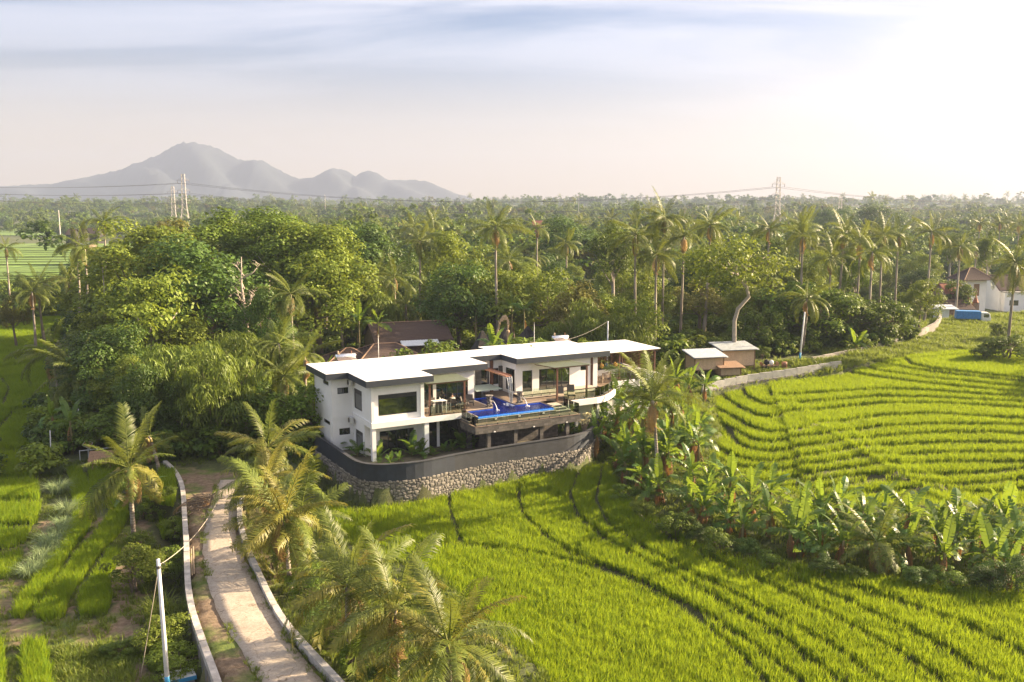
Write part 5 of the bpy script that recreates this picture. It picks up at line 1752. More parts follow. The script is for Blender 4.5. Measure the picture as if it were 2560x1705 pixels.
# banana leaf: torn blade either side of an arching midrib
def banana_leaf(L, W_, bend, seed, torn=.5):
    r = np.random.RandomState(seed)
    V, F, A = [], [], []
    N = 11
    P = [np.zeros(3)]; T = []
    for i in range(N):
        a = -bend * ((i + .5) / N) ** 1.4
        T.append(np.array([math.cos(a), 0, math.sin(a)])); P.append(P[-1] + T[-1] * L / N)
    for i in range(N):
        s0, s1 = i / N, (i + 1) / N
        w0 = W_ * math.sin(math.pi * (.06 + .90 * s0)) ** .6 * .5; w1 = W_ * math.sin(math.pi * (.06 + .90 * s1)) ** .6 * .5
        if i == 0: w0 = .03
        for sd in (-1, 1):
            drop = r.uniform(.05, .3) + (.5 * r.uniform() if r.uniform() < torn else 0)
            g = .06 if r.uniform() < torn else 0
            u = np.array([0, sd * 1.0, -drop]); u /= np.linalg.norm(u)
            fw = T[i] * .25
            k = len(V)
            V += [P[i] + T[i] * g * L / N, P[i + 1], P[i + 1] + (u + fw) * w1 - T[i] * g, P[i] + (u + fw) * w0 + T[i] * g]
            F += [(k, k + 1, k + 2, k + 3) if sd > 0 else (k, k + 3, k + 2, k + 1)]
            A.append(np.clip(r.uniform(.2, .8), 0, 1))
        k = len(V)
        rr_ = .03 * (1 - s0) + .008
        V += [P[i] + np.array([0, rr_, .012]), P[i] + np.array([0, -rr_, .012]), P[i + 1] + np.array([0, -rr_, .012]), P[i + 1] + np.array([0, rr_, .012])]
        F.append((k, k + 1, k + 2, k + 3)); A.append(1.0)
    return np.array(V), np.array(F), np.array(A)
BLEAF = [arr_mesh('leaf', banana_leaf(2.5, .72, b, i, t), M['banana']) for i, (b, t) in enumerate(((.35, .2), (.9, .6), (1.4, .8), (2.0, .95)))]
BDRY = [arr_mesh('dry_leaf', banana_leaf(1.9, .5, 1.0, 20 + i, .9), M['banana_dry']) for i in range(2)]
_bst = MB().tube([(0, 0, -.2), (.03, 0, .5), (0, .03, 1.0)], [.14, .12, .08], 8).mesh('stem', M['banana_stem'], True)
def banana(x, y, z, h, seed, label, group, size=1.0, nl=9, dry=3):
    r = random.Random(seed)
    root = empty('banana_plant', (x, y, z - .05), r.uniform(0, 6.28), label, 'banana plant', group)
    st = link('stem', _bst, root); st.scale = (size, size, h)
    for i in range(nl):
        t = i / (nl - 1)
        el = 84 - 66 * t ** .7 + r.uniform(-12, 12)
        k = r.choice([0, 1]) if el > 62 else (r.choice([1, 2]) if el > 42 else r.choice([2, 3, 3]))
        o = link('leaf', BLEAF[k], root)
        a = R(i * 137.5 + r.uniform(-20, 20))
        o.location = (math.cos(a) * .05, math.sin(a) * .05, h - .25 * t); o.rotation_euler = euler_frond(a, R(el), R(r.uniform(-55, 55))); q = size * r.uniform(.65, 1.1); o.scale = (q, q, q)
    for i in range(dry):
        o = link('dry_leaf', BDRY[i % 2], root)
        a = r.uniform(0, 6.28); o.location = (math.cos(a) * .1, math.sin(a) * .1, h * r.uniform(.7, .95)); o.rotation_euler = euler_frond(a, R(r.uniform(-80, -55))); o.scale = (size * .9,) * 3
    return root
def tussock_mesh(seed, mat, n=260, h=1.15, lean=.95, spread=.35, w=.03):
    return blades(n, h, spread, lean, w, seed, mat, 'blades', .9)
# ------------------------------------------------------------------ near palms
def palm_px(bpx, bpy_, cpx, cpy, label, seed, dD=0.0, name='coconut_palm', **k):
    """base on the ground at a traced point, crown hub traced at about the same distance"""
    x, y, z = ground_px(bpx, bpy_)
    X, Y, Z = at_depth(cpx, cpy, y + dD)
    near_palm(name, x, y, z, Z - z + .1, (X - x, dD), label, seed, **k)
palm_px(335, 1348, 322, 1168, 'leaning coconut palm alone among the rice strips left of the lane', 5, -.6, nf=21, size=0.99, up=75, low=-30, dry=4, tr=.17, nuts=8)
palm_px(694, 1290, 668, 1118, 'coconut palm at the top of the lane, nearest the villa wall', 6, nf=25, size=1.06, dry=4)
palm_px(700, 1345, 664, 1196, 'coconut palm in the middle of the lane group, fronds arching over the lane', 7, nf=27, size=1.06, dry=3)
palm_px(726, 1476, 706, 1290, 'coconut palm with bare trunk beside the right kerb', 8, nf=25, size=1.06, dry=5, low=-45)
palm_px(742, 1440, 745, 1300, 'coconut palm with fronds reaching over the paddy, right of the lane group', 9, nf=21, size=1.01, dry=4)
palm_px(872, 1665, 868, 1462, 'short coconut palm right of the lane, left of three at the bottom', 10, nf=25, size=1.01, dry=4, low=-30)
palm_px(992, 1720, 985, 1520, 'short coconut palm, middle of three at the bottom edge', 11, nf=25, size=1.04, dry=4, low=-40)
palm_px(1125, 1800, 1120, 1606, 'short coconut palm, right of three at the bottom edge', 12, nf=27, size=1.06, dry=1, low=-25)
palm_px(1645, 1246, 1632, 1000, 'tall coconut palm with slender trunk right of the villa', 13, nf=28, size=1.02, gold=False, up=86, low=-12, dry=6, windaz=R(85), tr=.15)
palm_px(2190, 1437, 2190, 1352, 'small coconut palm in front of the banana row on the right', 14, gold=False, nf=16, size=.85, up=85, low=-10, dry=3, nuts=0)
palm_px(232, 1075, 205, 938, 'shaded coconut palm at the edge of the left fields, by the pole', 15, gold=False, nf=20, size=1.25, dry=4)
palm_px(150, 1010, 126, 885, 'shaded coconut palm at the edge of the left fields, further back', 16, gold=False, nf=15, size=1.15, dry=4)
palm_px(196, 802, 168, 697, 'leaning coconut palm above the left fields with bare pale trunk', 17, nf=18, size=1.15, dry=4)
palm_px(1146, 905, 1147, 800, 'coconut palm rising behind the villa roof beside the tiled house', 18, nf=14, size=.8, low=-20, dry=4, nuts=3)
palm_px(398, 1180, 372, 1090, 'withered brown coconut palm behind the leaning palm on the left', 19, nf=8, size=.8, dry=9)

# ------------------------------------------------------------------ banana plants on the bank
BG = 'banana plants on the bank below the terraces'
rb = random.Random(21)
bpos = []
for rowi, dy in enumerate((0, -42, -84)):
    px = 1600 if rowi else 1565
    while px < 2600:
        t = np.interp(px, [p[0] for p in row_px], [p[1] for p in row_px])
        if not (rowi == 0 and rb.random() < .25):
            bpos.append((px + rb.uniform(-16, 16), t - 25 + dy + rb.uniform(-12, 12), rowi if rowi < 3 else 4))
        px += 50 if rowi == 0 else 56
for i in range(26):
    a = rb.random()
    bpos.append((1500 + 250 * a + rb.uniform(-35, 45), 1050 + 170 * rb.random(), 3))
for q in ((1490, 1085), (1530, 1120), (1545, 1060), (1720, 1010), (1760, 1005), (1690, 985)):
    bpos.append((*q, 3))
bpos.sort(key=lambda q: (q[2], q[0]))
cnt = {}
rown = {0: 'in the front row facing the paddy', 1: 'in the middle row of the bank', 2: 'in the third row of the bank', 4: 'in the back row next to the terraces', 3: 'in the grove round the tall palm'}
for i, (px, py, rw_) in enumerate(bpos):
    x, y, z = ground_px(px, py)
    if in_poly(yard_poly, x, y) or in_poly(RF_poly, x, y): continue
    k = cnt[rw_] = cnt.get(rw_, 0) + 1
    h = rb.uniform(1.4, 2.4) + (.3 if rw_ == 2 else 0) + (.4 if rw_ == 3 else 0)
    banana(x, y, z, h, 500 + i, 'banana plant, %s from the left %s' % (ORD[min(k - 1, 29)], rown[rw_]), BG, rb.uniform(.85, 1.1), rb.choice([8, 9, 10]), rb.choice([3, 4, 6]))
# bananas and big leaved plants by houses
for i, (px, py, D, h, lab) in enumerate(((897, 800, 112, 2.6, 'banana plant left behind the tiled house roof'), (945, 803, 113, 2.4, 'banana plant just above the tiled house ridge'), (1232, 860, 96, 2.8, 'banana plant with upright leaf behind the villa roof'), (1268, 868, 97, 2.5, 'banana plant with curved leaf behind the villa roof'),
        (1190, 770, 118, 2.8, 'banana plant left of the decorated bamboo pole'), (1280, 765, 117, 3.0, 'banana plant right of the decorated bamboo pole'), (1310, 770, 115, 2.6, 'banana plant among shrubs right of the bamboo pole'), (875, 655, 132, 3.0, 'banana plant in the woods right of the dead tree'), (130, 1035, 84, 2.4, 'banana plant at the left field edge'), (175, 1050, 82, 2.0, 'banana plant beside the small pole at left'), (350, 1235, 66, 1.2, 'small banana plant below the leaning palm'), (815, 945, 88, 2.6, 'banana plant squeezed beside the left end of the villa'), (830, 1000, 84, 1.5, 'low banana plant below the left end of the villa'), (2140, 860, 118, 1.6, 'lone banana plant at the far wall'))):
    X, Y, Z = at_depth(px, py, D)
    banana(X, Y, gz(X, Y), max(1.2, Z - gz(X, Y)), 800 + i, lab, 'banana plants round the houses', 1.0, 8, 1)

# ------------------------------------------------------------------ garden plants inside the wall
GP = 'garden plants inside the boundary wall'
def garden(px, py, h, lab, kind='bigleaf'):
    h *= 1.45
    X, Y = on_plane(px, py, 0)
    root = empty('garden_plant', (X, Y, -.02), rr.uniform(0, 6.28), lab, 'plant', GP)
    r = random.Random(int(px))
    n = 9 if kind == 'bigleaf' else 12
    for i in range(n):
        o = link('leaf', BLEAF[r.choice([0, 1, 2])], root)
        a = i * 2.4 + r.uniform(-.3, .3); el = 80 - 60 * i / n
        s = h / 3.0 * r.uniform(.7, 1.1)
        o.location = (0, 0, h * .25 * (1 - i / n)); o.rotation_euler = euler_frond(a, R(el)); o.scale = (s, s * (1.5 if kind == 'bigleaf' else .8), s)
    MB().tube([(0, 0, -.1), (0, 0, h * .3)], .05, 6).build('stem', M['banana_stem'], root)
garden(893, 1140, 1.2, 'dark leafy plant in the corner left of the villa pier')
garden(868, 1120, 1.3, 'dark broad leafed plant under the left villa window')
garden(850, 1100, .9, 'low dark plant by the left boundary wall')
garden(946, 1148, 1.1, 'broad leafed plant at the foot of the front pier')
garden(975, 1158, .7, 'leafy creeper hanging over the boundary wall')
garden(998, 1152, .6, 'low leafy plant before the sliding doors')
garden(1030, 1140, 1.5, 'tall broad leafed plant before the sliding doors')
garden(1052, 1138, 1.2, 'broad leafed plant right of the tall one before the doors')
garden(1082, 1138, .6, 'low yellow green plant along the front wall')
garden(1110, 1130, .7, 'feathery green plant along the front wall')
garden(1132, 1125, .7, 'bushy plant along the front wall near the stone pier')
garden(1160, 1120, 1.6, 'tall pale flowering plant by the stone pier')
garden(1180, 1118, .8, 'small yellow plant under the pool terrace corner')
garden(1398, 1085, 1.0, 'yellow green plant under the right end of the pool terrace')
garden(1425, 1085, 1.3, 'big leafed plant right of the last stone pier')
garden(1445, 1088, .9, 'low fan leafed plant right of the pool terrace')
garden(1500, 1060, 1.0, 'fern like plant near the bend of the wall')
# pale flowering frangipani in the right garden
X, Y = on_plane(1462, 1092, 0)
fr = empty('frangipani', (X, Y, -.02), 0, 'cream flowering shrub standing right of the pool terrace', 'shrub')
mb = MB(); rf = random.Random(4); tips = []
for i in range(16):
    a = i * 2.4; d = rf.uniform(.15, .6); h = rf.uniform(1.3, 2.2)
    tips.append((d * math.cos(a), d * math.sin(a), h))
    mb.tube([(0, 0, 0), (d * .4 * math.cos(a), d * .4 * math.sin(a), h * .55), tips[-1]], [.05, .035, .02], 5)
mb.build('branches', M['tan'], fr)
M['cream'] = mat_plain('cream_petals', (.75, .66, .36), .7, .2, 10)
for t_ in tips:
    m2 = MB()
    for j in range(10):
        m2.ell((t_[0] + rf.uniform(-.12, .12), t_[1] + rf.uniform(-.12, .12), t_[2] + rf.uniform(-.08, .12)), (.06, .06, .05), 5, 4)
    m2.build('flower_cluster', M['cream'], fr)

# ------------------------------------------------------------------ tussocks and roadside shrubs
TUS = [tussock_mesh(900 + i, M['lemongrass']) for i in range(3)]
for i, (cx, cy, s) in enumerate(((400, 100, .9), (405, 235, 1.15), (470, 385, 1.1), (440, 470, .85), (405, 540, 1.0), (350, 610, 1.05), (320, 680, 1.0), (265, 750, 1.0), (205, 815, .95))):
    x, y, z = ground_px(cx * .3604, 1140 + (cy + 25) * .3604)
    o = empty('grass_tussock', (x, y, z - .03), i * 1.3, 'silvery green grass tussock, %s from the top of the row in the left field' % ORD[i], 'grass tussock', 'row of grass tussocks in the left field')
    o.scale = (s * 1.15, s * 1.15, s)
    link('blades', TUS[i % 3], o)
    MB().ell((0, 0, .05), (.3, .3, .15), 8, 5).build('root_mound', M['ground'], o)
REED = [tussock_mesh(950 + i, M['grass'], 160, 1.7, 1.1, .5, .045) for i in range(2)]
def bank_plant(px, py, kind, h, wf, lab, n):
    x, y, z = ground_px(px, py)
    if kind == 'reed':
        o = empty('reed_clump', (x, y, z - .03), n, lab, 'reed clump', 'shrubs along the lane')
        o.scale = (h / 1.7 * wf, h / 1.7 * wf, h / 1.7); link('blades', REED[n % 2], o)
    else:
        put_tree(kind, x, y, z, h, wf, n, None, lab, 'shrub', 'shrubs along the lane', 'shrub')
for i, q in enumerate(((447, 1352, 'lightbush', 1.9, 1.1, 'bright leafed shrub leaning over the left kerb'), (345, 1475, 'lightbush', 3.0, 1.1, 'big round shrub behind the utility pole on the left'), (400, 1448, 'bush', 2.2, 1.2, 'green shrub right of the utility pole top'), (350, 1375, 'bush', 1.3, 1.5, 'low shrub at the foot of the leaning palm'),
        (372, 1300, 'bush', 1.7, 1.2, 'shaded shrub between leaning palm and kerb'), (400, 1560, 'reed', 2.0, 1.0, 'clump of long bladed reeds left of the lane'), (452, 1560, 'reed', 1.7, .9, 'small clump of reeds against the left kerb'), (405, 1630, 'lightbush', 2.2, 1.2, 'sunlit shrub beside the painted pole'), (440, 1690, 'lightbush', 1.8, 1.5, 'yellow green shrub at the bottom by the blue lid'), (480, 1700, 'lightbush', .8, 1.0, 'tiny shrub against the bottom of the left kerb'),
        (300, 1640, 'bush', .9, 2.0, 'low creeping shrub in the weeds at the bottom left'), (420, 1250, 'bush', 1.2, 1.4, 'shaded shrub beside the upper left kerb'), (335, 1230, 'bush', 1.2, 1.2, 'leafy shrub behind the leaning palm trunk'),
        (700, 1430, 'bush', 2.0, 1.2, 'green shrub by the bare palm trunk right of the lane'), (770, 1490, 'bush', 2.2, 1.25, 'bright shrub right of the bare palm trunk'), (780, 1560, 'mango', 1.6, 1.3, 'dark shrub outside the right kerb'), (840, 1610, 'bush', 1.7, 1.5, 'shrub below the left short palm'), (890, 1680, 'bush', 1.7, 1.5, 'shrub below the middle short palm'), (960, 1720, 'mango', 1.5, 1.4, 'dark shrub at the bottom between two short palms'), (670, 1370, 'bush', 1.6, 1.1, 'shrub under the middle lane palms'), (815, 1640, 'lightbush', .8, 1.6, 'weedy shrub spilling over the right kerb'), (640, 1290, 'bush', 1.5, 1.2, 'shrub at the top of the right kerb'), (720, 1240, 'mango', 1.5, 1.2, 'dark shrub under the left side of the boundary wall'))):
    bank_plant(*q[:6], i)
SB = 'shrubs at the foot of the banana bank'
for i, (px, py, h, k) in enumerate(((1560, 1262, 1.9, 'bush'), (1612, 1300, 1.7, 'lightbush'), (1690, 1345, 2.3, 'bush'), (1745, 1372, 2.2, 'mango'), (1800, 1392, 2.2, 'bush'), (1860, 1408, 2.0, 'mango'), (1925, 1428, 1.5, 'bush'), (2060, 1452, 1.8, 'mango'), (2130, 1462, 1.5, 'bush'), (2290, 1480, 1.9, 'mango'), (2380, 1488, 2.0, 'bush'), (2470, 1497, 2.3, 'mango'), (2545, 1500, 3.2, 'mango'))):
    x, y, z = ground_px(px, py - 8)
    put_tree(k, x, y, z, h * .8, 1.4, i, None, '%s, %s from the left at the foot of the banana bank' % ({'bush': 'green shrub', 'lightbush': 'pale shrub', 'mango': 'dark shrub'}[k], ORD[i]), 'shrub', SB, 'shrub')

# ------------------------------------------------------------------ trees one can tell apart
TREES = []   # kind, px, top py, depth, width factor, label
def T(kind, px, py, D, wf, label): TREES.append((kind, px, py, D, wf, label))
T('bigleaf', 348, 538, 118, 1.18, 'big sunlit tree with ragged yellow green crown, left woods')
T('mango', 500, 585, 112, 1.15, 'broad domed tree right of the ragged yellow green one')
T('olive', 440, 548, 150, .9, 'reddish leafed tree between the two big left crowns, behind')
T('tall', 566, 512, 130, 1.3, 'tall tree with bare pale trunk behind the dead tree')
T('tall', 660, 513, 136, 1.3, 'tall tree with forked trunk right of the dead tree')
T('olive', 32, 735, 140, .8, 'small round reddish tree at the left picture edge')
T('umbrella', 365, 690, 100, .9, 'layered umbrella tree in front of the left woods')
T('mango', 262, 800, 92, .95, 'dark glossy tree with pale top behind the field palms')
T('bamboo', 420, 832, 84, .82, 'large bamboo clump left of three beside the villa')
T('bamboo', 545, 852, 80, .85, 'large bamboo clump, front one of three beside the villa')
T('bamboo', 618, 800, 88, .80, 'large bamboo clump, right one of three beside the villa')
T('light', 470, 790, 100, 1.1, 'yellow green tree behind the bamboo clumps')
T('mango', 655, 702, 104, .62, 'small round tree right of the dead tree trunk')
T('mango', 350, 900, 80, .7, 'dark shaded tree behind the pole on the left')
T('tall', 728, 538, 126, 1.35, 'creeper covered tree, left of the central tall group')
T('bigleaf', 793, 540, 122, 1.1, 'creeper draped tree, right of the central tall group')
T('light', 770, 640, 118, 1.0, 'pale tree below the creeper draped trees')
T('mango', 880, 556, 150, .95, 'dark round tree left of the centre of the woods')
T('mango', 926, 550, 155, .9, 'dark round tree at the centre of the woods')
T('bigleaf', 1132, 564, 140, .9, 'bright yellow green tree above the villa roof')
T('mango', 1152, 636, 122, .9, 'dark green round tree with dark trunk above the villa roof')
T('light', 1225, 665, 122, 1.1, 'pale tree right of the dark round tree')
T('light', 1366, 664, 124, .85, 'sunlit round tree in the middle of the woods')
T('mango', 1420, 536, 240, 1.15, 'large dark flat domed tree far back in the centre')
T('olive', 1455, 700, 112, .9, 'pale feathery tree right of the sunlit round tree')
T('bamboo', 1470, 742, 104, .95, 'dark bamboo thicket behind the bar, left')
T('bamboo', 1555, 760, 103, .85, 'dark bamboo thicket behind the bar, right')
T('bush', 1087, 836, 91, 1.0, 'round sunlit shrub tree at the corner of the tiled house')
T('bush', 1310, 828, 95, 1.2, 'flat domed garden tree behind the villa roof')
T('light', 1455, 838, 97, .8, 'small leafy tree behind the bar roof')
T('bush', 2060, 700, 124, 1.15, 'spreading tree in front of the palm row')
T('bush', 1985, 690, 124, 1.1, 'glossy leafed tree right of the crooked tree')
T('bush', 1900, 765, 118, .9, 'drooping sunlit tree behind the leaning blue pole')
T('bigleaf', 2305, 690, 132, 1.0, 'tall glossy leafed tree at the right end of the woods')
T('bush', 2225, 735, 126, 1.05, 'yellowing tree near the right end of the woods')
T('bush', 2140, 735, 124, 1.2, 'dark leafy tree below the palm row')
T('bush', 1905, 872, 113, 1.0, 'shrub between the animal sheds and the leaning pole')
T('tall', 2475, 572, 180, .55, 'narrow pointed tree far right')
T('bush', 2525, 832, 112, 1.7, 'dark spreading shrub at the right picture edge')
T('bush', 2462, 856, 112, 1.5, 'low dark shrub left of the one at the right edge')
T('bush', 2500, 800, 128, .8, 'feathery pale shrub in front of the white building')
T('bush', 2390, 695, 165, .9, 'bush above the tiled gate house')
T('mango', 2085, 512, 420, 1.3, 'big dark spreading tree far right near the pylon')
T('mango', 2190, 510, 430, 1.3, 'big dark tree on the far right ridge')
for i, (X, Y, h, w_) in enumerate(((74, 104, 9, 'nearest the terraces'), (84, 112, 11, 'tallest one'), (70, 92, 7, 'smallest one'))):
    put_tree('mango', X, Y, gz(X, Y), h, 1.2, i, None, 'dark tree just beyond the right picture edge shading the terraces, ' + w_, 'tree', 'trees beyond the right edge')
for i, (X, Y, h, k, lab) in enumerate(((-39.5, 88, 7.5, 'mango', 'dark tree closing the field edge, nearest the pole'), (-43, 95, 9.5, 'mango', 'dark tree closing the field edge, second from the pole'), (-46, 104, 11, 'bigleaf', 'tall tree closing the field edge above the shaded palms'), (-50.5, 115, 11, 'mango', 'dark round tree at the back of the field edge'), (-56, 127, 12, 'bigleaf', 'tall leafy tree at the far corner of the left field'),
        (-36.5, 82, 5.0, 'bush', 'dark shrub behind the small thatched hut'), (-30, 82, 6.0, 'mango', 'dark tree shading the dirt turning place, left'), (-40.5, 84.5, 3.6, 'bush', 'dark shrub behind the small solar panel'), (-24, 81, 7.0, 'mango', 'dark tree below the front bamboo clump'), (-18.5, 80.5, 6.0, 'bush', 'dark shrub beside the back corner of the boundary wall'), (-43.8, 88, 2.6, 'bush', 'low shrub by the pole with the meter box'))):
    put_tree(k, X, Y, gz(X, Y), h, 1.15, i, None, lab, 'tree' if k != 'bush' else 'shrub', 'trees at the left field edge', 'tree' if k != 'bush' else 'shrub')
n_named = len(TREES)
# the rest of the wood, kept clear of fields, houses and each other
rt_ = np.random.RandomState(77)
pos_taken = []
for k, px, py, D, wf, lab in TREES:
    X, Y, Z = at_depth(px, py, D); pos_taken.append((X, Y, 4.0))
CLEAR = [(VW(8, 14), 16), (VW(26, 14), 12), (VW(-6, 20), 5), ((-15, 112), 13), ((2, 112), 9), ((76, 158), 22), ((92, 160), 20), ((24, 107), 6), ((33, 112), 5), ((60, 130), 6)]
forest_zone = [(-43, 88), (-36, 84), (-30, 80), (-24, 83), (-16, 94), (-6, 100), (6, 104), (18, 108), (24, 113), (36, 116), (46, 119), (57, 128), (62, 140), (64, 150), (70, 185), (175, 185), (175, 235), (-160, 235), (-120, 175), (-74, 150), (-60, 140), (-53, 118), (-47, 102)]
auto = []
tries = 0
while len(auto) < 200 and tries < 14000:
    tries += 1
    Y = 78 + (235 - 78) * rt_.uniform() ** 1.15; X = rt_.uniform(-.66, .66) * Y
    if not in_poly(forest_zone, X, Y): continue
    if X / Y < -.475 and Y > 140: continue
    if in_poly(LU_poly, X, Y) or in_poly(RF_poly, X, Y) or in_poly(yard_poly, X, Y): continue
    if any(math.hypot(X - c[0], Y - c[1]) < r_ for c, r_ in CLEAR): continue
    sep_ = 3.9 + .012 * Y
    if any(math.hypot(X - a, Y - b) < sep_ for a, b, _ in pos_taken): continue
    pos_taken.append((X, Y, 4)); auto.append((X, Y))
kinds = ['mango', 'light', 'mango', 'bush', 'tall', 'light', 'bamboo', 'olive', 'bigleaf', 'bigleaf', 'bush', 'mango']
palms_auto = []
recs = []
for i, (X, Y) in enumerate(auto):
    if rt_.uniform() < .13:
        palms_auto.append((X, Y)); continue
    k = kinds[rt_.randint(len(kinds))]
    h = {'mango': 10, 'light': 8.5, 'bush': 5.5, 'tall': 14, 'bamboo': 10, 'olive': 8.5, 'umbrella': 8, 'bigleaf': 11}[k] * rt_.uniform(.72, 1.15)
    if Y < 112: h = min(h, 8.5)
    elif Y < 180: h *= 1.2
    recs.append((k, X, Y, h, rt_.uniform(.9, 1.2)))
def zone_of(X, Y):
    a = X / Y
    z = 'in the left woods' if a < -.30 else ('right of the dead tree' if a < -.14 else ('behind the tiled house' if a < .02 else ('behind the bar' if a < .2 else 'behind the animal sheds' if a < .36 else 'at the far right')))
    r_ = 'front' if Y < 125 else ('middle' if Y < 175 else 'back')
    return z, r_
groups = {}
for rec in recs:
    groups.setdefault((rec[0], *zone_of(rec[1], rec[2])), []).append(rec)
n_ = 0
for (k, z_, r_), L in groups.items():
    L.sort(key=lambda q: q[1] / q[2])
    for j, (kk, X, Y, h, wf) in enumerate(L):
        n_ += 1
        lab = '%s, %s wood %s, %s' % (KLOOK[k], r_, z_, 'the only one' if len(L) == 1 else ORD[j] + ' from left')
        put_tree(k, X, Y, gz(X, Y), h, wf, n_, None, lab, 'tree' if k not in ('bush', 'bamboo') else {'bush': 'shrub', 'bamboo': 'bamboo_clump'}[k], 'trees of the wood behind the villa')
for i, (k, px, py, D, wf, lab) in enumerate(TREES):
    X, Y, Z = at_depth(px, py, D)
    g = gz(X, Y)
    put_tree(k, X, Y, g, max(2.0, Z - g), wf, i, None, lab, {'bamboo': 'bamboo_clump'}.get(k, 'tree'), 'trees of the wood behind the villa')
# palms one can tell apart
PG = 'coconut palms of the wood behind the villa'
PL = [(261, 545, 165, 'coconut palm above the left fields, behind the ragged tree'), (214, 612, 132, 'coconut palm left of the ragged tree'), (190, 600, 140, 'coconut palm further left of the ragged tree'), (20, 610, 190, 'coconut palm at the left edge by the far field'), (87, 720, 138, 'bushy palm at the left picture edge'), (110, 700, 142, 'bushy palm second from the left edge'),
      (1052, 592, 138, 'coconut palm in the middle of the woods, left of the bright tree'), (1257, 556, 118, 'tall coconut palm standing alone above the villa roof'), (933, 700, 128, 'low coconut palm above the tiled roof'), (1004, 682, 130, 'low golden coconut palm above the tiled roof'), (793, 738, 118, 'low coconut palm left of the tiled house'), (867, 712, 122, 'low coconut palm between woods and tiled house'), (749, 724, 104, 'low coconut palm near the dead tree'), (1028, 752, 126, 'small coconut palm over the tiled roof ridge'), (700, 850, 88, 'coconut palm between bamboo and villa'), (760, 880, 86, 'golden fronded palm beside the villa left end'), (735, 930, 83, 'low palm beside the villa left end'),
      (1607, 575, 118, 'tall palm, first from the left behind the sheds'), (1672, 533, 124, 'tallest palm behind the sheds'), (1717, 580, 121, 'tall leaning palm right of the tallest'), (1775, 552, 126, 'tall palm left of the crooked tree'), (1652, 625, 116, 'shorter palm below the tallest palm'), (1542, 590, 160, 'palm further back, left of the shed palms'),
      (1923, 562, 140, 'palm row first from the left'), (2006, 560, 144, 'palm row second from the left'), (2026, 580, 132, 'palm row third from the left'), (2110, 575, 140, 'palm row fourth from the left'), (2158, 592, 136, 'palm row fifth from the left'), (2190, 620, 128, 'lower palm below the middle of the palm row'), (2219, 575, 146, 'palm row sixth from the left'), (2258, 580, 150, 'palm row seventh from the left'), (2332, 570, 152, 'palm row eighth, largest crown'), (2407, 606, 158, 'palm right of the palm row'), (2090, 634, 126, 'lower palm at the left of the palm row'), (2125, 560, 190, 'palm behind the palm row'),
      (2456, 548, 260, 'far right distant palm, first of three'), (2510, 548, 265, 'far right distant palm, second of three'), (2550, 550, 262, 'far right distant palm, third of three'), (2545, 645, 118, 'palm cut by the right picture edge'), (1350, 560, 200, 'distant palm left of the flat domed tree'), (1430, 600, 170, 'palm below the flat domed tree'), (1290, 640, 130, 'short palm right of the lone palm'), (690, 640, 140, 'palm in the shade of the tall trees')]
for i, (px, py, D, lab) in enumerate(PL):
    X, Y, Z = at_depth(px, py + 8, D)
    g = gz(X, Y)
    mid_palm(X - .5, Y, g, max(2.2, Z - g), 1.0 + .25 * ((i * 37) % 10) / 10, i, lab, PG, name='coconut_palm')
pgr = {}
for q in palms_auto:
    pgr.setdefault(zone_of(*q), []).append(q)
i = 0
for (z_, r_), L in pgr.items():
    L.sort(key=lambda q: q[0] / q[1])
    for j, (X, Y) in enumerate(L):
        i += 1
        h = rt_.uniform(6, 12) if Y > 110 else rt_.uniform(3.5, 6)
        mid_palm(X, Y, gz(X, Y), h, rt_.uniform(.95, 1.2), 100 + i, 'coconut palm among trees, %s wood %s, %s' % (r_, z_, 'the only one' if len(L) == 1 else ORD[j] + ' from left'), PG)
# slender areca palm and the dead tree
X, Y, Z = at_depth(257, 652, 112); g = gz(X, Y)
ap = empty('areca_palm', (X, Y, g - .1), 0, 'slender areca palm with thin pale trunk above the left field', 'palm')
MB().tube([(0, 0, 0), (0, 0, (Z - g) * .5), (-.1, 0, Z - g)], [.12, .09, .07], 7).build('trunk', M['bark_pale'], ap)
for i in range(9):
    o = link('frond', FROND_ME[1 + i % 2], ap); o.location = (-.1, 0, Z - g); o.rotation_euler = euler_frond(i * 2.4, R(75 - 8 * i)); o.scale = (.5, .5, .5)
X, Y, Z = at_depth(607, 640, 106); g = gz(X, Y)
dt = empty('dead_tree', (X, Y, g - .1), 0, 'bare dead tree with pale branches in the left woods', 'tree')
mb = MB(); rd = random.Random(9)
hh = Z - g
mb.tube([(0, 0, 0), (.2, 0, hh * .4), (0, 0, hh * .6), (-.3, 0, hh * .8), (-.2, .1, hh)], [.34, .28, .2, .12, .04], 8)
mb.build('trunk', M['deadwood'], dt, True)
mb = MB()
for i in range(16):
    z0_ = hh * rd.uniform(.35, .88); a = rd.uniform(0, 6.28); l = rd.uniform(1.2, 3.2) * (1.1 - z0_ / hh * .5)
    p0 = Vector((0, 0, z0_)); p1 = p0 + Vector((math.cos(a) * l * .5, math.sin(a) * l * .5, l * .3)); p2 = p1 + Vector((math.cos(a + .4) * l * .4, math.sin(a + .4) * l * .4, l * .45))
    mb.tube([p0, p1, p2], [.10, .06, .02], 5)
    for j in range(4):
        q = p1.lerp(p2, rd.random()); b2 = rd.uniform(0, 6.28)
        mb.tube([q, q + Vector((math.cos(b2) * .5, math.sin(b2) * .5, .45)), q + Vector((math.cos(b2) * .9, math.sin(b2) * .9, rd.uniform(.2, .9)))], [.035, .022, .008], 4)
mb.build('branches', M['deadwood'], dt, True)
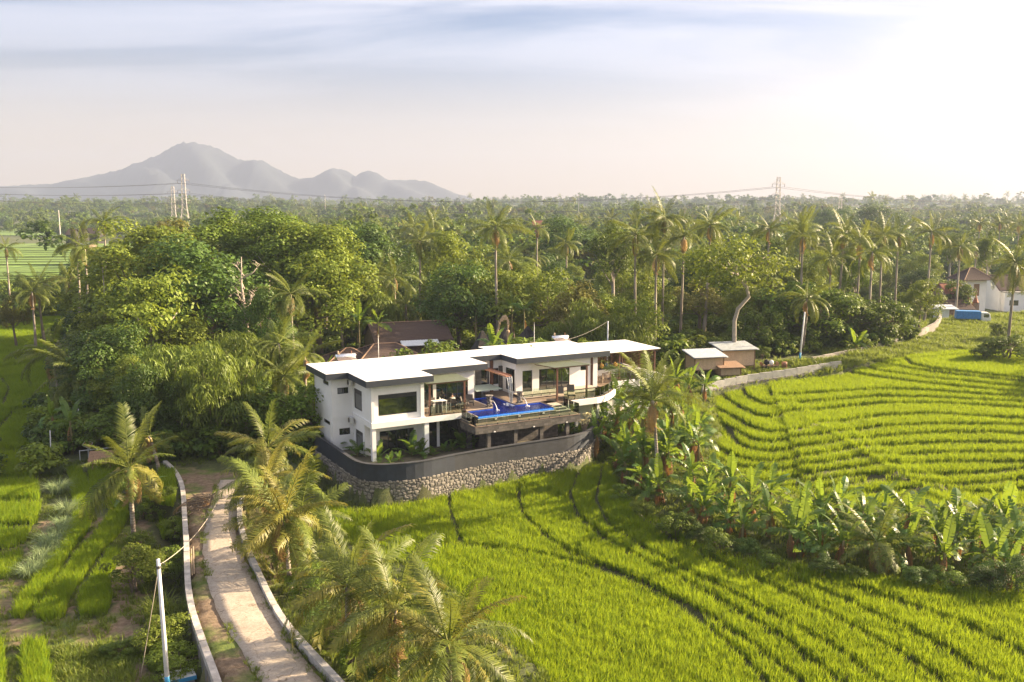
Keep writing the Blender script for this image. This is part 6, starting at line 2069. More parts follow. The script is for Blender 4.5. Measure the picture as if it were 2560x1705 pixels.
# crooked tree with pale snaking trunk
X, Y, Z = at_depth(1838, 810, 110); g = gz(X, Y)
ct = empty('crooked_tree', (X, Y, g - .1), 0, 'tree with pale snaking trunk and thin spreading crown behind the sheds', 'tree')
pp = [at_depth(a, b, 110) for a, b in ((1838, 830), (1836, 800), (1845, 770), (1872, 740), (1866, 715), (1845, 690), (1840, 660))]
pp = [(p_[0] - X, p_[1] - Y, p_[2] - g) for p_ in pp]
pp[0] = (pp[0][0], pp[0][1], -.2)
MB().tube(pp, [.30, .25, .24, .23, .2, .16, .1], 8).build('trunk', M['bark_pale'], ct, True)
mb = MB()
for i in range(10):
    a = i * 2.4; mb.tube([pp[4 + i % 3], (pp[5][0] + math.cos(a) * 2, pp[5][1] + math.sin(a) * 2, pp[5][2] + 1.2), (pp[5][0] + math.cos(a) * 4, pp[5][1] + math.sin(a) * 4, pp[5][2] + 2.5)], [.12, .07, .02], 5)
mb.build('limbs', M['bark_pale'], ct, True)
V, F, A, L = crown_arrays(303, 8.5, 6.6, 0.0, 52, 5600, .42, 'broad', .8)
V[:, 2] += pp[5][2] - 3.6; V[:, 0] += pp[5][0]; V[:, 1] += pp[5][1]
link('crown', np_mesh('crown', V, F, M['leaf_light'], [('v', 'FACE', A)]), ct)

# ------------------------------------------------------------------ undergrowth and the far wood (one mass)
C_under = proto_collection('undergrowth', [np_mesh('under', *crown_arrays(400 + i, 2.6, 1.9, -.3, 14, 700, .36)[:2], m, [('v', 'FACE', crown_arrays(400 + i, 2.6, 1.9, -.3, 14, 700, .36)[2])]) for i, m in enumerate((M['leaf_mid'], M['leaf_dark'], M['leaf_light'], M['leaf_mid']))])
N = 9000
Y = 78 + (240 - 78) * rt_.uniform(size=N) ** 1.2; X = rt_.uniform(-.66, .66, N) * Y
m = in_poly(forest_zone, X, Y) & ~in_poly(LU_poly, X, Y) & ~in_poly(RF_poly, X, Y) & ~in_poly(yard_poly, X, Y) & ~in_poly(road_poly, X, Y)
for c, r_ in CLEAR:
    m &= np.hypot(X - c[0], Y - c[1]) > r_ * .7
m2 = rt_.uniform(size=X.size) < .0
X, Y = X[m], Y[m]
ex, ey = rt_.uniform(-50, -17, 2600), rt_.uniform(72, 112, 2600)
me_ = ~in_poly(LU_poly, ex, ey) & ~in_poly(yard_poly, ex, ey) & ~in_poly(road_poly, ex, ey) & ~((ex > -27) & (ey < 79)) & ~((ex > -40) & (ey < 78.5)) & ~((np.hypot(ex + 38, ey - 80) < 4))
X, Y = np.r_[X, ex[me_]], np.r_[Y, ey[me_]]
scatter('undergrowth', C_under, np.stack([X, Y, terrain_z(X, Y)], -1), rt_.uniform(.5, 1.25, X.size), 'tangled undergrowth between the trees of the wood', seed=401)
def far_tree(seed, H, Rr, z0, mat, n=420, ls=1.1):
    V, F, A, L = crown_arrays(seed, H, Rr, z0, 16, n, ls)
    return np_mesh('far_tree', V, F, mat, [('v', 'FACE', A)])
def far_palm(seed):
    Vs, Fs, As, n = [], [], [], 0
    for az, el, k, s, roll in palm_plan(seed, 13, 80, -30):
        V, F, A = frond_arrays(4.2, (.4, .8, 1.1, 1.4, 1.7, .3)[k], 9, 1.2, .34, seed + k, .5)
        m_ = np.array(Euler((roll, -el, az), 'XYZ').to_matrix()) * s
        Vs.append(V @ m_.T + np.array([0, 0, 11.])); Fs.append(F + n); As.append(A); n += len(V)
    tr_ = MB().tube([(0, 0, 0), (.2, 0, 6), (0, 0, 11)], [.2, .16, .12], 5, False)
    tv = np.array(tr_.v); tf = []
    for f in tr_.f: tf += [(f[0], f[1], f[2]), (f[0], f[2], f[3])]
    Vs.append(tv); Fs.append(np.array(tf) + n); As.append(np.full(len(tf), .6))
    return np_mesh('far_palm', np.concatenate(Vs), np.concatenate(Fs), M['palm'], [('v', 'FACE', np.concatenate(As))])
C_far = proto_collection('far_tree', [far_tree(420, 11, 5, 1, M['leaf_mid']), far_tree(421, 13, 5.5, 1.5, M['leaf_dark']), far_tree(422, 9, 5, .5, M['leaf_light']), far_tree(423, 10, 4.5, 1, M['leaf_olive']), far_tree(424, 14, 7, 1, M['leaf_mid'], 600, 1.2), far_tree(425, 10, 6, .5, M['leaf_dark'], 520), far_tree(426, 8, 4.5, .2, M['leaf_light']), far_tree(427, 12, 6.5, .8, M['leaf_mid'], 520), far_palm(430)])
FIELDS = [((-185, 345), (80, 85)), ((-400, 760), (130, 90)), ((-128, 240), (42, 36)), ((150, 420), (60, 22))]
def clear_of_fields(X, Y):
    m = np.ones(X.shape, bool)
    for (cx_, cy_), (rx_, ry_) in FIELDS:
        m &= ((X - cx_) / rx_) ** 2 + ((Y - cy_) / ry_) ** 2 > 1
    return m
P_, S_ = [], []
for lo, hi, n, smin, smax in ((228, 420, 1900, .75, 1.2), (420, 800, 3600, .8, 1.3), (800, 1500, 5200, .85, 1.4), (1500, 2900, 6500, 1.0, 1.7)):
    Y = np.sqrt(rt_.uniform(lo ** 2, hi ** 2, n)); X = rt_.uniform(-.68, .68, n) * Y
    m = clear_of_fields(X, Y) & (wavy(X, Y, .007, 3) > -.75)
    X, Y = X[m], Y[m]
    P_.append(np.stack([X, Y, terrain_z(X, Y) - .3], -1)); S_.append(rt_.uniform(smin * .7, smax, X.size) * (1 + .25 * wavy(X, Y, .015, 6)))
scatter('distant_forest', C_far, np.concatenate(P_), np.concatenate(S_), 'hazy wood of broadleaf trees and palms rolling to the horizon', seed=440)
# far open rice fields on the left, stepped
for i, ((cx_, cy_), (rx_, ry_)) in enumerate(FIELDS):
    n = 14
    Vf, Ff = [], []
    for k in range(n):
        v0, v1 = -1 + 2 * k / n, -1 + 2 * (k + 1) / n
        for (vv) in (v0, v1):
            hw = rx_ * math.sqrt(max(.02, 1 - vv * vv * .8))
            for u in np.linspace(-1, 1, 9):
                xx, yy = cx_ + u * hw, cy_ + vv * ry_ * .95
                Vf.append((xx, yy, float(base_z(xx, cy_ + (v0 + v1) / 2 * ry_)) + .35 + .10 * k + .05 * math.sin(k * 2.3)))
        b0 = len(Vf) - 18
        for q in range(8):
            Ff.append((b0 + q, b0 + q + 1, b0 + q + 10, b0 + q + 9))
    M['far_rice'] = M.get('far_rice') or mat_plain('far_rice', (.13, .22, .03), .8, .25, .08)
    tag(link('rice_field', np_mesh('rice_field', Vf, Ff, M['far_rice'])), ['green rice field far left beyond the woods', 'bright stepped rice field behind the left palms', 'nearer rice field behind the left palms', 'small pale rice field far right'][i], kind='stuff')
# ------------------------------------------------------------------ houses behind the villa
def tile_mat(name, a, b):
    t = NT(name)
    n = t.noise(9, 4, .8, t.coord('Object', (1, 1, 1)))
    w = t.n('ShaderNodeTexWave', wave_type='BANDS', bands_direction='Z')
    w.inputs['Scale'].default_value = 2.2; w.inputs['Distortion'].default_value = .6
    t.l(t.coord(), w.inputs['Vector'])
    c = t.ramp(n, [(.3, a), (.62, b), (.8, tuple(min(1, x * 2.2) for x in b))])
    return t.done(t.bsdf(c, .85, t.bump(w.outputs['Fac'], .6, .05)))
M['tile'] = tile_mat('brown_roof_tiles', (.035, .022, .018), (.085, .055, .042))
M['tile_red'] = tile_mat('red_roof_tiles', (.16, .06, .035), (.30, .12, .07))
M['ridge'] = mat_plain('clay_ridge', (.26, .17, .11), .9, .25, 4)
M['brick'] = mat_plain('old_masonry', (.22, .16, .12), .95, .4, 3, .4, 14)
M['corr'] = mat_plain('corrugated_sheet', (.55, .60, .64), .45, .12, 2, Metallic=.25)
M['corr_old'] = mat_plain('old_corrugated_sheet', (.36, .40, .42), .55, .25, 2, Metallic=.2)
M['weave'] = mat_plain('woven_bamboo', (.55, .41, .27), .9, .22, 14, .5, 40)
M['wood'] = mat_plain('rough_wood', (.26, .17, .10), .9, .3, 6, .3, 20)
M['thatch'] = mat_plain('black_thatch', (.030, .028, .026), .95, .35, 14, .7, 30)
M['thatch_dry'] = mat_plain('dry_thatch', (.25, .16, .10), .95, .35, 14, .7, 30)
M['concrete'] = mat_plain('grey_concrete', (.30, .30, .29), .9, .3, 1.2, .3, 12)
M['blue'] = mat_plain('blue_paint', (.05, .22, .50), .6, .25, 3)
M['cab'] = mat_plain('cab_paint', (.74, .74, .70), .35, .08, 3)
M['tyre'] = mat_plain('tyre_rubber', (.02, .02, .02), .9, .2, 5)
M['tarp'] = mat_plain('blue_tarpaulin', (.06, .24, .55), .7, .25, 1.5, .5, 4)
def ribbed(name, q, ribs, mat, parent, amp=.035):
    """q: eave-left, eave-right, ridge-right, ridge-left; ribs run from eave to ridge"""
    q = [Vector(p) for p in q]
    n = (q[1] - q[0]).cross(q[3] - q[0]).normalized()
    if n.z < 0: n = -n
    V, F = [], []
    m = ribs * 2 + 1
    for i in range(m):
        t = i / (m - 1)
        o = n * (amp if i % 2 else -amp)
        V += [q[0].lerp(q[1], t) + o, q[3].lerp(q[2], t) + o]
    for i in range(m - 1):
        F.append((2 * i, 2 * i + 2, 2 * i + 3, 2 * i + 1))
    b = len(V)
    V += [p - n * .10 for p in q]
    F.append((b + 3, b + 2, b + 1, b))
    return link(name, np_mesh(name, V, F, mat), parent)
def cap(parent, a, b, r=.09, mat='ridge'):
    return MB().tube([a, b], r, 6).build('ridge_cap', M[mat], parent)
def gable_house(name, A, B, half, ze, zr, label, wallmat, tmat, ribs, over=.4, cat='house', zg=None):
    """ridge from A to B (x, y), eaves half metres either side"""
    A, B = Vector(A), Vector(B)
    d = (B - A).normalized(); n = Vector((d.y, -d.x))
    L = (B - A).length
    zg = gz(*((A + B) / 2)) - .2 if zg is None else zg
    root = empty(name, (A.x, A.y, zg), math.atan2(d.y, d.x), label, cat)
    h, e = zr - zg, ze - zg
    MB().box(.3, L - .3, -half + over, half - over, 0, e - .12).build('wall', M[wallmat], root)
    for s in (-1, 1):
        roof = ribbed('roof', [(0, s * half, e), (L, s * half, e), (L, 0, h), (0, 0, h)], ribs, M[tmat], root)
    mb = MB()
    for x in (.35, L - .35):
        mb.add([(x - .05, -half + over, e - .12), (x - .05, half - over, e - .12), (x - .05, 0, h - .15), (x + .05, -half + over, e - .12), (x + .05, half - over, e - .12), (x + .05, 0, h - .15)], [(0, 1, 2), (5, 4, 3), (0, 3, 4, 1), (1, 4, 5, 2), (2, 5, 3, 0)])
    mb.build('gable', M[wallmat], root)
    cap(root, (0, 0, h + .04), (L, 0, h + .04))
    return root
def hip_roof(root, cx, cy, lx, ly, ze, zr, ridge, tmat, ribs):
    x0, x1, y0, y1 = cx - lx, cx + lx, cy - ly, cy + ly
    r0, r1 = (cx - ridge, cy, zr), (cx + ridge, cy, zr)
    ribbed('roof', [(x0, y0, ze), (x1, y0, ze), r1, r0], ribs, M[tmat], root)
    ribbed('roof', [(x1, y1, ze), (x0, y1, ze), r0, r1], ribs, M[tmat], root)
    ribbed('roof', [(x1, y0, ze), (x1, y1, ze), r1, r1], ribs // 2 + 2, M[tmat], root)
    ribbed('roof', [(x0, y1, ze), (x0, y0, ze), r0, r0], ribs // 2 + 2, M[tmat], root)
    for a in ((x0, y0, ze), (x0, y1, ze)): cap(root, a, r0)
    for a in ((x1, y0, ze), (x1, y1, ze)): cap(root, a, r1)
    if ridge > .05: cap(root, r0, r1)
a_, b_ = on_plane(919, 809, 6.0), on_plane(1112, 801, 6.0)
th_house = gable_house('tiled_house', a_, b_, 4.4, 4.1, 6.0, 'long house with dark brown tiled gable roof behind the villa', 'brick', 'tile', 36)
aw = ribbed('awning', [(3.2, -5.6, 3.55 + .9), (8.0, -5.6, 3.55 + .9), (8.0, -4.4, 4.0 + .95), (3.2, -4.4, 4.0 + .95)], 14, M['corr'], th_house, .03)
c_ = on_plane(960, 858, 4.7)
z0 = gz(*c_) - .2
pv = empty('tiled_pavilion', (c_[0], c_[1], z0), math.atan2(b_[1] - a_[1], b_[0] - a_[0]) + .05, 'hip roofed tiled pavilion in front of the long tiled house', 'house')
MB().box(-2.2, 2.2, -2.2, 2.0, 0, 3.7 - z0).build('wall', M['brick'], pv)
hip_roof(pv, 0, -.4, 3.6, 3.2, 3.5 - z0, 4.75 - z0, 1.3, 'tile', 18)
c_ = on_plane(888, 872, 4.3); z0 = gz(*c_) - .2
pv = empty('tiled_pavilion', (c_[0] - .8, c_[1], z0), .35, 'small dark hip roof at the left behind the silver tank', 'house')
MB().box(-1.6, 1.6, -1.6, 1.6, 0, 3.2 - z0).build('wall', M['brick'], pv)
hip_roof(pv, 0, 0, 2.9, 2.6, 3.1 - z0, 4.4 - z0, .3, 'tile', 14)
c_ = on_plane(1130, 880, 3.8); z0 = gz(*c_) - .2
pv = empty('tiled_pavilion', (c_[0], c_[1], z0), .3, 'low dark tiled roof right of the round sunlit shrub tree', 'house')
MB().box(-1.6, 1.8, -1.5, 1.5, 0, 3.0 - z0).build('wall', M['brick'], pv)
hip_roof(pv, 0, 0, 2.9, 2.4, 2.9 - z0, 4.1 - z0, .8, 'tile', 14)
gable_house('tiled_house', on_plane(1372, 838, 5.2), on_plane(1428, 832, 5.2), 3.2, 3.6, 5.2, 'small tiled roof behind the right solar heater', 'brick', 'tile', 22)
# family temple: dark thatched shrines
def shrine(px, py, D, w, tiers, label):
    X, Y, Z = at_depth(px, py, D); g = gz(X, Y)
    s = empty('shrine', (X, Y, g - .1), .4, label, 'shrine')
    H = Z - g
    MB().box(-w * .55, w * .55, -w * .55, w * .55, 0, H * .38).build('base', M['stone'], s)
    for sx in (-1, 1):
        for sy in (-1, 1):
            MB().box(sx * w * .42 - .05, sx * w * .42 + .05, sy * w * .42 - .05, sy * w * .42 + .05, H * .38, H * .62).build('post', M['wood'], s)
    MB().box(-w * .3, w * .3, -w * .3, w * .3, H * .38, H * .60).build('altar', M['wood'], s)
    for k in range(tiers):
        zb = H * .6 + (H * .4) * k / tiers; q = w * (1 - .28 * k)
        zt = zb + H * .4 / tiers * .95
        mb = MB()
        prof = [(q, zb), (q * .72, zb + (zt - zb) * .25), (q * .42, zb + (zt - zb) * .6), (q * .10, zt)]
        vs, fs = [], []
        for rr_, z_ in prof:
            vs += [(-rr_, -rr_, z_), (rr_, -rr_, z_), (rr_, rr_, z_), (-rr_, rr_, z_)]
        for i in range(3):
            for j in range(4):
                fs.append((i * 4 + j, i * 4 + (j + 1) % 4, i * 4 + 4 + (j + 1) % 4, i * 4 + 4 + j))
        fs += [(3, 2, 1, 0), (12, 13, 14, 15)]
        mb.add(vs, fs); mb.build('roof', M['thatch'], s)
shrine(1206, 822, 101, 1.5, 1, 'dark thatched shrine left of the decorated bamboo pole')
shrine(1262, 815, 106, 2.0, 1, 'wide dark thatched shrine behind the decorated bamboo pole')
shrine(1228, 818, 108, 1.4, 1, 'small dark shrine between the two larger shrines')
shrine(1320, 812, 112, 1.3, 2, 'two tiered dark shrine right of the decorated bamboo pole')
# penjor: tall bamboo pole arching over, hung with plaited leaf
X, Y, Z = at_depth(1243, 850, 99); g = gz(X, Y)
pj = empty('decorated_bamboo_pole', (X, Y, g - .1), 0, 'arching bamboo festival pole hung with plaited palm leaf', 'festival pole')
pts = [at_depth(a, b, 99) for a, b in ((1242, 870), (1242, 840), (1245, 818), (1250, 800), (1257, 790), (1264, 788), (1269, 795), (1271, 806), (1270, 816))]
pts = [(p_[0] - X, p_[1] - Y, p_[2] - g + .1) for p_ in pts]; pts[0] = (pts[0][0], pts[0][1], -.1)
MB().tube(pts, [.08, .07, .06, .055, .05, .04, .03, .02, .015], 6).build('pole', M['tan'], pj, True)
M['plait'] = mat_plain('dry_plaited_leaf', (.45, .32, .20), .9, .3, 12)
rp = random.Random(5)
for i in range(26):
    t = 1 + 7 * i / 26; k = int(t); f = t - k
    p0 = Vector(pts[k]).lerp(Vector(pts[min(k + 1, 8)]), f)
    l = rp.uniform(.25, .5)
    a = rp.uniform(0, 6.28)
    MB().hexa([(p0.x - .05, p0.y - .03, p0.z), (p0.x + .05, p0.y - .03, p0.z), (p0.x + .05, p0.y + .03, p0.z), (p0.x - .05, p0.y + .03, p0.z), (p0.x - .10 + .1 * math.cos(a), p0.y, p0.z - l), (p0.x + .10 + .1 * math.cos(a), p0.y, p0.z - l), (p0.x + .08, p0.y + .05, p0.z - l), (p0.x - .08, p0.y + .05, p0.z - l)]).build('leaf_tassel', M['plait'], pj)
e = Vector(pts[-1])
MB().tube([e, e - Vector((0, 0, .35))], [.02, .02], 5).build('cord', M['plait'], pj)
MB().lathe([(.02, 0), (.18, .08), (.18, .28), (.02, .36)], (e.x, e.y, e.z - .72), 10).build('medallion', M['plait'], pj)
MB().hexa([(e.x - .10, e.y - .04, e.z - 1.7), (e.x + .10, e.y - .04, e.z - 1.7), (e.x + .10, e.y + .04, e.z - 1.7), (e.x - .10, e.y + .04, e.z - 1.7), (e.x - .14, e.y - .04, e.z - .75), (e.x + .14, e.y - .04, e.z - .75), (e.x + .14, e.y + .04, e.z - .75), (e.x - .14, e.y + .04, e.z - .75)]).build('banner', M['plait'], pj)

# ------------------------------------------------------------------ retaining wall, sheds, cart
wt = [ground_px(*p) for p in ((1755, 985), (1805, 972), (1868, 959), (1980, 943), (2101, 932))]
rw_ = empty('retaining_wall', (0, 0, 0), 0, 'grey concrete retaining wall above the curved terraces', 'wall')
WPx = smooth_line([(p[0], p[1]) for p in wt], 13, 0)
for i in range(12):
    p, q = WPx[i], WPx[i + 1]
    dv = (q - p) / np.linalg.norm(q - p); nv = np.array([dv[1], -dv[0]]) * .1
    z0, z1 = gz(*p), gz(*q)
    top0, top1 = (z0 + z1) / 2 + 1.0, (z0 + z1) / 2 + 1.0
    q2 = q - dv * .02
    MB().hexa([(*(p + nv), -2), (*(q2 + nv), -2), (*(q2 - nv), -2), (*(p - nv), -2), (*(p + nv), top0), (*(q2 + nv), top1), (*(q2 - nv), top1), (*(p - nv), top0)]).build('wall_panel', M['concrete'], rw_)
    MB().hexa([(*(p + nv * 1.9), -2), (*(q + nv * 1.9), -2), (*(q + nv * 1.02), -2), (*(p + nv * 1.02), -2), (*(p + nv * 1.9), top0 - .78), (*(q + nv * 1.9), top1 - .78), (*(q + nv * 1.02), top1 - .74), (*(p + nv * 1.02), top0 - .74)]).build('rubble_footing', M['kerb_stone'], rw_)
def shed(px, py, w, d, h, stilt, rz, label, roofmat, wallmat='weave', slope=.5, open_front=False):
    x, y, z = ground_px(px, py)
    s = empty('animal_shed', (x, y, z - .05), rz, label, 'shed')
    for sx in (-1, 1):
        for sy in (0, 1):
            MB().box(sx * w / 2 - .06, sx * w / 2 + .06, sy * d - .06, sy * d + .06, 0, stilt + h * .98).build('post', M['wood'], s)
    MB().box(-w / 2, w / 2, 0, d, stilt - .08, stilt).build('floor', M['wood'], s)
    n = max(3, int(w / .5))
    for i in range(n):
        l, r_ = -w / 2 + .07 + (w - .14) * i / n, -w / 2 + .07 + (w - .14) * (i + 1) / n - .015
        MB().box(l, r_, -.03, -.005 + .008 * (i % 2), stilt + .02, stilt + h * .93).build('wall_panel', M[wallmat], s)
    for sx in (-1, 1):
        MB().box(sx * w / 2 - .02, sx * w / 2 + .02, .07, d - .07, stilt + .02, stilt + h * .93).build('wall_panel', M[wallmat], s)
    MB().box(-w / 2, w / 2, d, d + .03, stilt + .02, stilt + h * .93).build('wall_panel', M[wallmat], s)
    ribbed('roof', [(-w / 2 - .35, -.55, stilt + h), (w / 2 + .35, -.55, stilt + h), (w / 2 + .35, d + .4, stilt + h + slope), (-w / 2 - .35, d + .4, stilt + h + slope)], int(w / .16), M[roofmat], s, .025)
    MB().tube([(-w / 2, -.05, 0), (-w / 2 + .6, -.05, stilt)], .04, 5).build('brace', M['wood'], s)
    MB().tube([(w / 2, -.05, 0), (w / 2 - .6, -.05, stilt)], .04, 5).build('brace', M['wood'], s)
    return s
shed(1772, 944, 3.6, 2.4, 1.5, 1.0, .25, 'woven bamboo animal shed on stilts with pale blue sheet roof', 'corr')
shed(1845, 926, 4.2, 2.6, 2.0, .6, .25, 'larger woven shed behind, with old grey sheet roof', 'corr_old')
shed(1826, 944, 2.5, 1.6, .95, .35, .2, 'small low shed with plank roof in front of the other sheds', 'thatch_dry', 'weave', .35)
x, y, z = ground_px(1925, 925)
ca = empty('handcart', (x, y, z), .1, 'wooden cart loaded with sacks behind the retaining wall', 'cart')
MB().box(-1.1, .9, -.5, .5, .5, .58).build('bed', M['wood'], ca)
for sx in (-1.1, .85):
    MB().box(sx, sx + .05, -.5, .5, .582, .95).build('end_board', M['wood'], ca)
for sx in (-.6, .5):
    MB().tube([(sx, -.56, .3), (sx, -.48, .3)], .3, 12).build('wheel', M['tyre'], ca); MB().tube([(sx, .48, .3), (sx, .56, .3)], .3, 12).build('wheel', M['tyre'], ca)
sk = empty('sack', (x + .1, y - .1, z + .582), .3, 'white sack on the wooden cart', 'sack')
MB().ell((0, 0, .32), (.3, .25, .33), 10, 7).build('bag', M['paint_white'], sk, True)
sk = empty('sack', (x - .45, y, z + .582), .6, 'dark sack on the wooden cart', 'sack')
MB().ell((0, 0, .36), (.35, .3, .37), 10, 7).build('bag', M['black'], sk, True)
sk = empty('barrel', (x + 1.7, y + .1, z), 0, 'rusty barrel standing right of the wooden cart', 'barrel')
MB().lathe([(.32, 0), (.34, .1), (.32, .3), (.34, .32), (.32, .6), (.34, .62), (.32, .95)], n=14).build('drum', M['copper'], sk, True)
# field wall along the far lane
fw_px = [(2030, 903), (2120, 888), (2210, 872), (2290, 852), (2340, 828), (2352, 806), (2330, 790)]
fw = [ground_px(*p) for p in fw_px]
fwall = empty('field_wall', (0, 0, 0), 0, 'low rubble wall curving along the far edge of the terraces', 'wall')
P = smooth_line([(p[0], p[1]) for p in fw], 30, 1)
for i in range(29):
    p, q = P[i], P[i + 1]
    dv = (q - p) / np.linalg.norm(q - p); nv = np.array([dv[1], -dv[0]]) * .18
    z0, z1 = gz(*p), gz(*q); hh = .5 + .9 * min(1, i / 15)
    MB().hexa([(*(p + nv), z0 - .5), (*(q + nv), z1 - .5), (*(q - nv), z1 - .5), (*(p - nv), z0 - .5), (*(p + nv), z0 + hh + rp.uniform(-.05, .05)), (*(q + nv), z1 + hh), (*(q - nv), z1 + hh), (*(p - nv), z0 + hh)]).build('wall_length', M['rubble'], fwall)

# ------------------------------------------------------------------ village at the right: truck, buildings
x, y, z = ground_px(2432, 808)
tk = empty('truck', (x, y, z), R(-14), 'box truck with blue cargo body and white cab parked by the far lane', 'truck')
tk.scale = (.8, .8, .8)
MB().box(-3.4, 1.2, -1.05, 1.05, .95, 2.6).build('cargo_box', M['blue'], tk, bevel=.04)
for i in range(12):
    MB().box(-3.3 + .38 * i, -3.26 + .38 * i, -1.08, -1.052, 1.0, 2.55).build('rib', M['blue'], tk)
MB().box(-3.4, 2.9, -.45, .45, .60, .92).build('chassis', M['tyre'], tk)
cabp = [(1.32, .55), (3.1, .55), (3.15, 1.25), (2.95, 2.0), (2.7, 2.35), (1.32, 2.4)]
mb = MB(); nP = len(cabp)
mb.add([(a, -1.0, b) for a, b in cabp] + [(a, 1.0, b) for a, b in cabp], [tuple(range(nP)), tuple(range(2 * nP - 1, nP - 1, -1))] + [(i, nP + i, nP + (i + 1) % nP, (i + 1) % nP) for i in range(nP)])
cab = mb.build('cab', M['cab'], tk, bevel=.04)
MB().hexa([(3.145, -.85, 1.32), (3.165, -.85, 1.32), (3.165, .85, 1.32), (3.145, .85, 1.32), (2.955, -.82, 2.0), (2.985, -.82, 2.0), (2.985, .82, 2.0), (2.955, .82, 2.0)]).build('windscreen', M['glass'], cab)
MB().box(1.75, 2.75, -1.012, -1.002, 1.4, 2.05).build('side_window', M['glass'], cab)
MB().box(1.4, 2.6, -1.012, -1.002, .75, 1.32).build('door', M['cab'], cab)
for ax_ in (-2.3, 2.3):
    for sy in (-1, 1):
        w_ = MB().tube([(ax_, sy * .72, .42), (ax_, sy * 1.0, .42)], .42, 14).build('wheel', M['tyre'], tk)
        MB().tube([(ax_, sy * 1.001, .42), (ax_, sy * 1.02, .42)], .22, 10).build('rim', M['metal_pale'], w_)
for sy in (-.75, .75):
    MB().box(3.12, 3.17, sy - .15, sy + .15, .75, .95).build('headlight', M['paint_white'], cab)
def flat_building(px, py, D, w, d, h, rz, label, wins, name='building', roof='tile'):
    X, Y, Z = at_depth(px, py, D); g = gz(X, Y)
    s = empty(name, (X, Y, g - .1), rz, label, 'building')
    wall_open('wall', M['white'], s, 'b', 0, .2, -w / 2, w / 2, 0, h, wins)
    for q in wins: window(s, 'b', 0, *q, 1)
    MB().box(-w / 2, -w / 2 + .2, .2, d, 0, h).box(w / 2 - .2, w / 2, .2, d, 0, h).box(-w / 2 + .2, w / 2 - .2, d - .2, d, 0, h).build('wall', M['white'], s)
    MB().box(-w / 2 - .2, w / 2 + .2, -.2, d + .2, h + .002, h + .15).build('roof_slab', M['concrete'], s)
    return s
fb = flat_building(2572, 790, 172, 9.0, 6, 3.6, R(-8), 'long white building with small dark windows at the right edge', [(-3.6, -2.0, 1.2, 2.2), (-.6, .4, 2.0, 2.6), (1.8, 2.8, 1.2, 2.4)])
X, Y, Z = at_depth(2425, 735, 172); g = gz(X, Y)
s = empty('gate_house', (X, Y, g), .1, 'small white walled house with brown pyramid roof', 'house')
MB().box(-2.0, 2.0, -1.8, 1.8, 0, 6.4).build('wall', M['white'], s)
MB().box(-.5, .6, -1.85, -1.802, 3.2, 5.4).build('door', M['wood'], s)
hip_roof(s, 0, 0, 3.1, 2.9, 6.2, 8.3, .4, 'tile', 16)
gable_house('red_roofed_house', at_depth(2345, 728, 168)[:2], at_depth(2402, 726, 168)[:2], 3.2, 5.2, 6.8, 'low house with red tiled roof left of the white gate house', 'brick', 'tile_red', 18)
gable_house('brown_roofed_house', at_depth(2470, 720, 178)[:2], at_depth(2600, 718, 178)[:2], 4.2, 5.0, 7.6, 'long dark brown roofed house behind the right edge palm', 'white', 'tile', 34)
gable_house('shop_house', at_depth(2352, 765, 163)[:2], at_depth(2420, 760, 163)[:2], 3.0, 2.9, 4.2, 'dark roofed roadside house left of the truck', 'brick', 'tile', 18)
X, Y, Z = at_depth(2368, 792, 157); g = gz(X, Y)
s = empty('market_stall', (X, Y, g), 0, 'small stall with pale sheet awning left of the truck', 'stall')
MB().box(-1.6, .4, .2, 1.8, 0, 2.0).build('wall', M['white'], s)
ribbed('awning', [(-1.9, -.9, 2.0), (1.6, -.9, 2.0), (1.6, 1.9, 2.5), (-1.9, 1.9, 2.5)], 14, M['corr'], s)
for sx in (-1.8, 1.5):
    MB().tube([(sx, -.8, 0), (sx, -.8, 2.0)], .04, 5).build('post', M['wood'], s)
for i, (px, py, D, lab) in enumerate(((2398, 738, 166, 'pointed red shrine gate left of the white gate house'), (2420, 742, 164, 'pointed red shrine gate below the white gate house'), (2440, 740, 166, 'pointed red shrine gate right of the white gate house'))):
    X, Y, Z = at_depth(px, py, D); g = gz(X, Y)
    s = empty('temple_gate', (X, Y, g), .1, lab, 'shrine', 'temple gates in the far right village')
    MB().box(-.5, .5, -.4, .4, 0, Z - g - 1.2).build('pillar', M['brick'], s)
    MB().lathe([(.6, 0), (.62, .15), (.45, .3), (.5, .4), (.3, .7), (.32, .8), (.1, 1.3), (.02, 1.7)], (0, 0, Z - g - 1.2), 4).build('spire', M['tile_red'], s)
# far houses
gable_house('far_house', at_depth(1330, 566, 370)[:2], at_depth(1356, 565, 370)[:2], 2.8, 13.5, 15.4, 'distant red roofed house in the centre of the far wood', 'tile_red', 'tile_red', 8, zg=6)
for i, (a, b, D, lab) in enumerate(((168, 190, 410, 'distant brown roof at the far left, first of three'), (196, 214, 420, 'distant brown roof at the far left, second of three'), (218, 250, 430, 'distant brown roof at the far left, third of three'))):
    gable_house('far_house', at_depth(a, 548, D)[:2], at_depth(b, 548, D)[:2], 3.6, 8.6, 11.0, lab, 'thatch', 'tile', 10)
gable_house('far_house', at_depth(205, 578, 300)[:2], at_depth(232, 577, 300)[:2], 3.0, 8.6, 9.6, 'distant pale shed beyond the left field', 'brick', 'corr_old', 8)

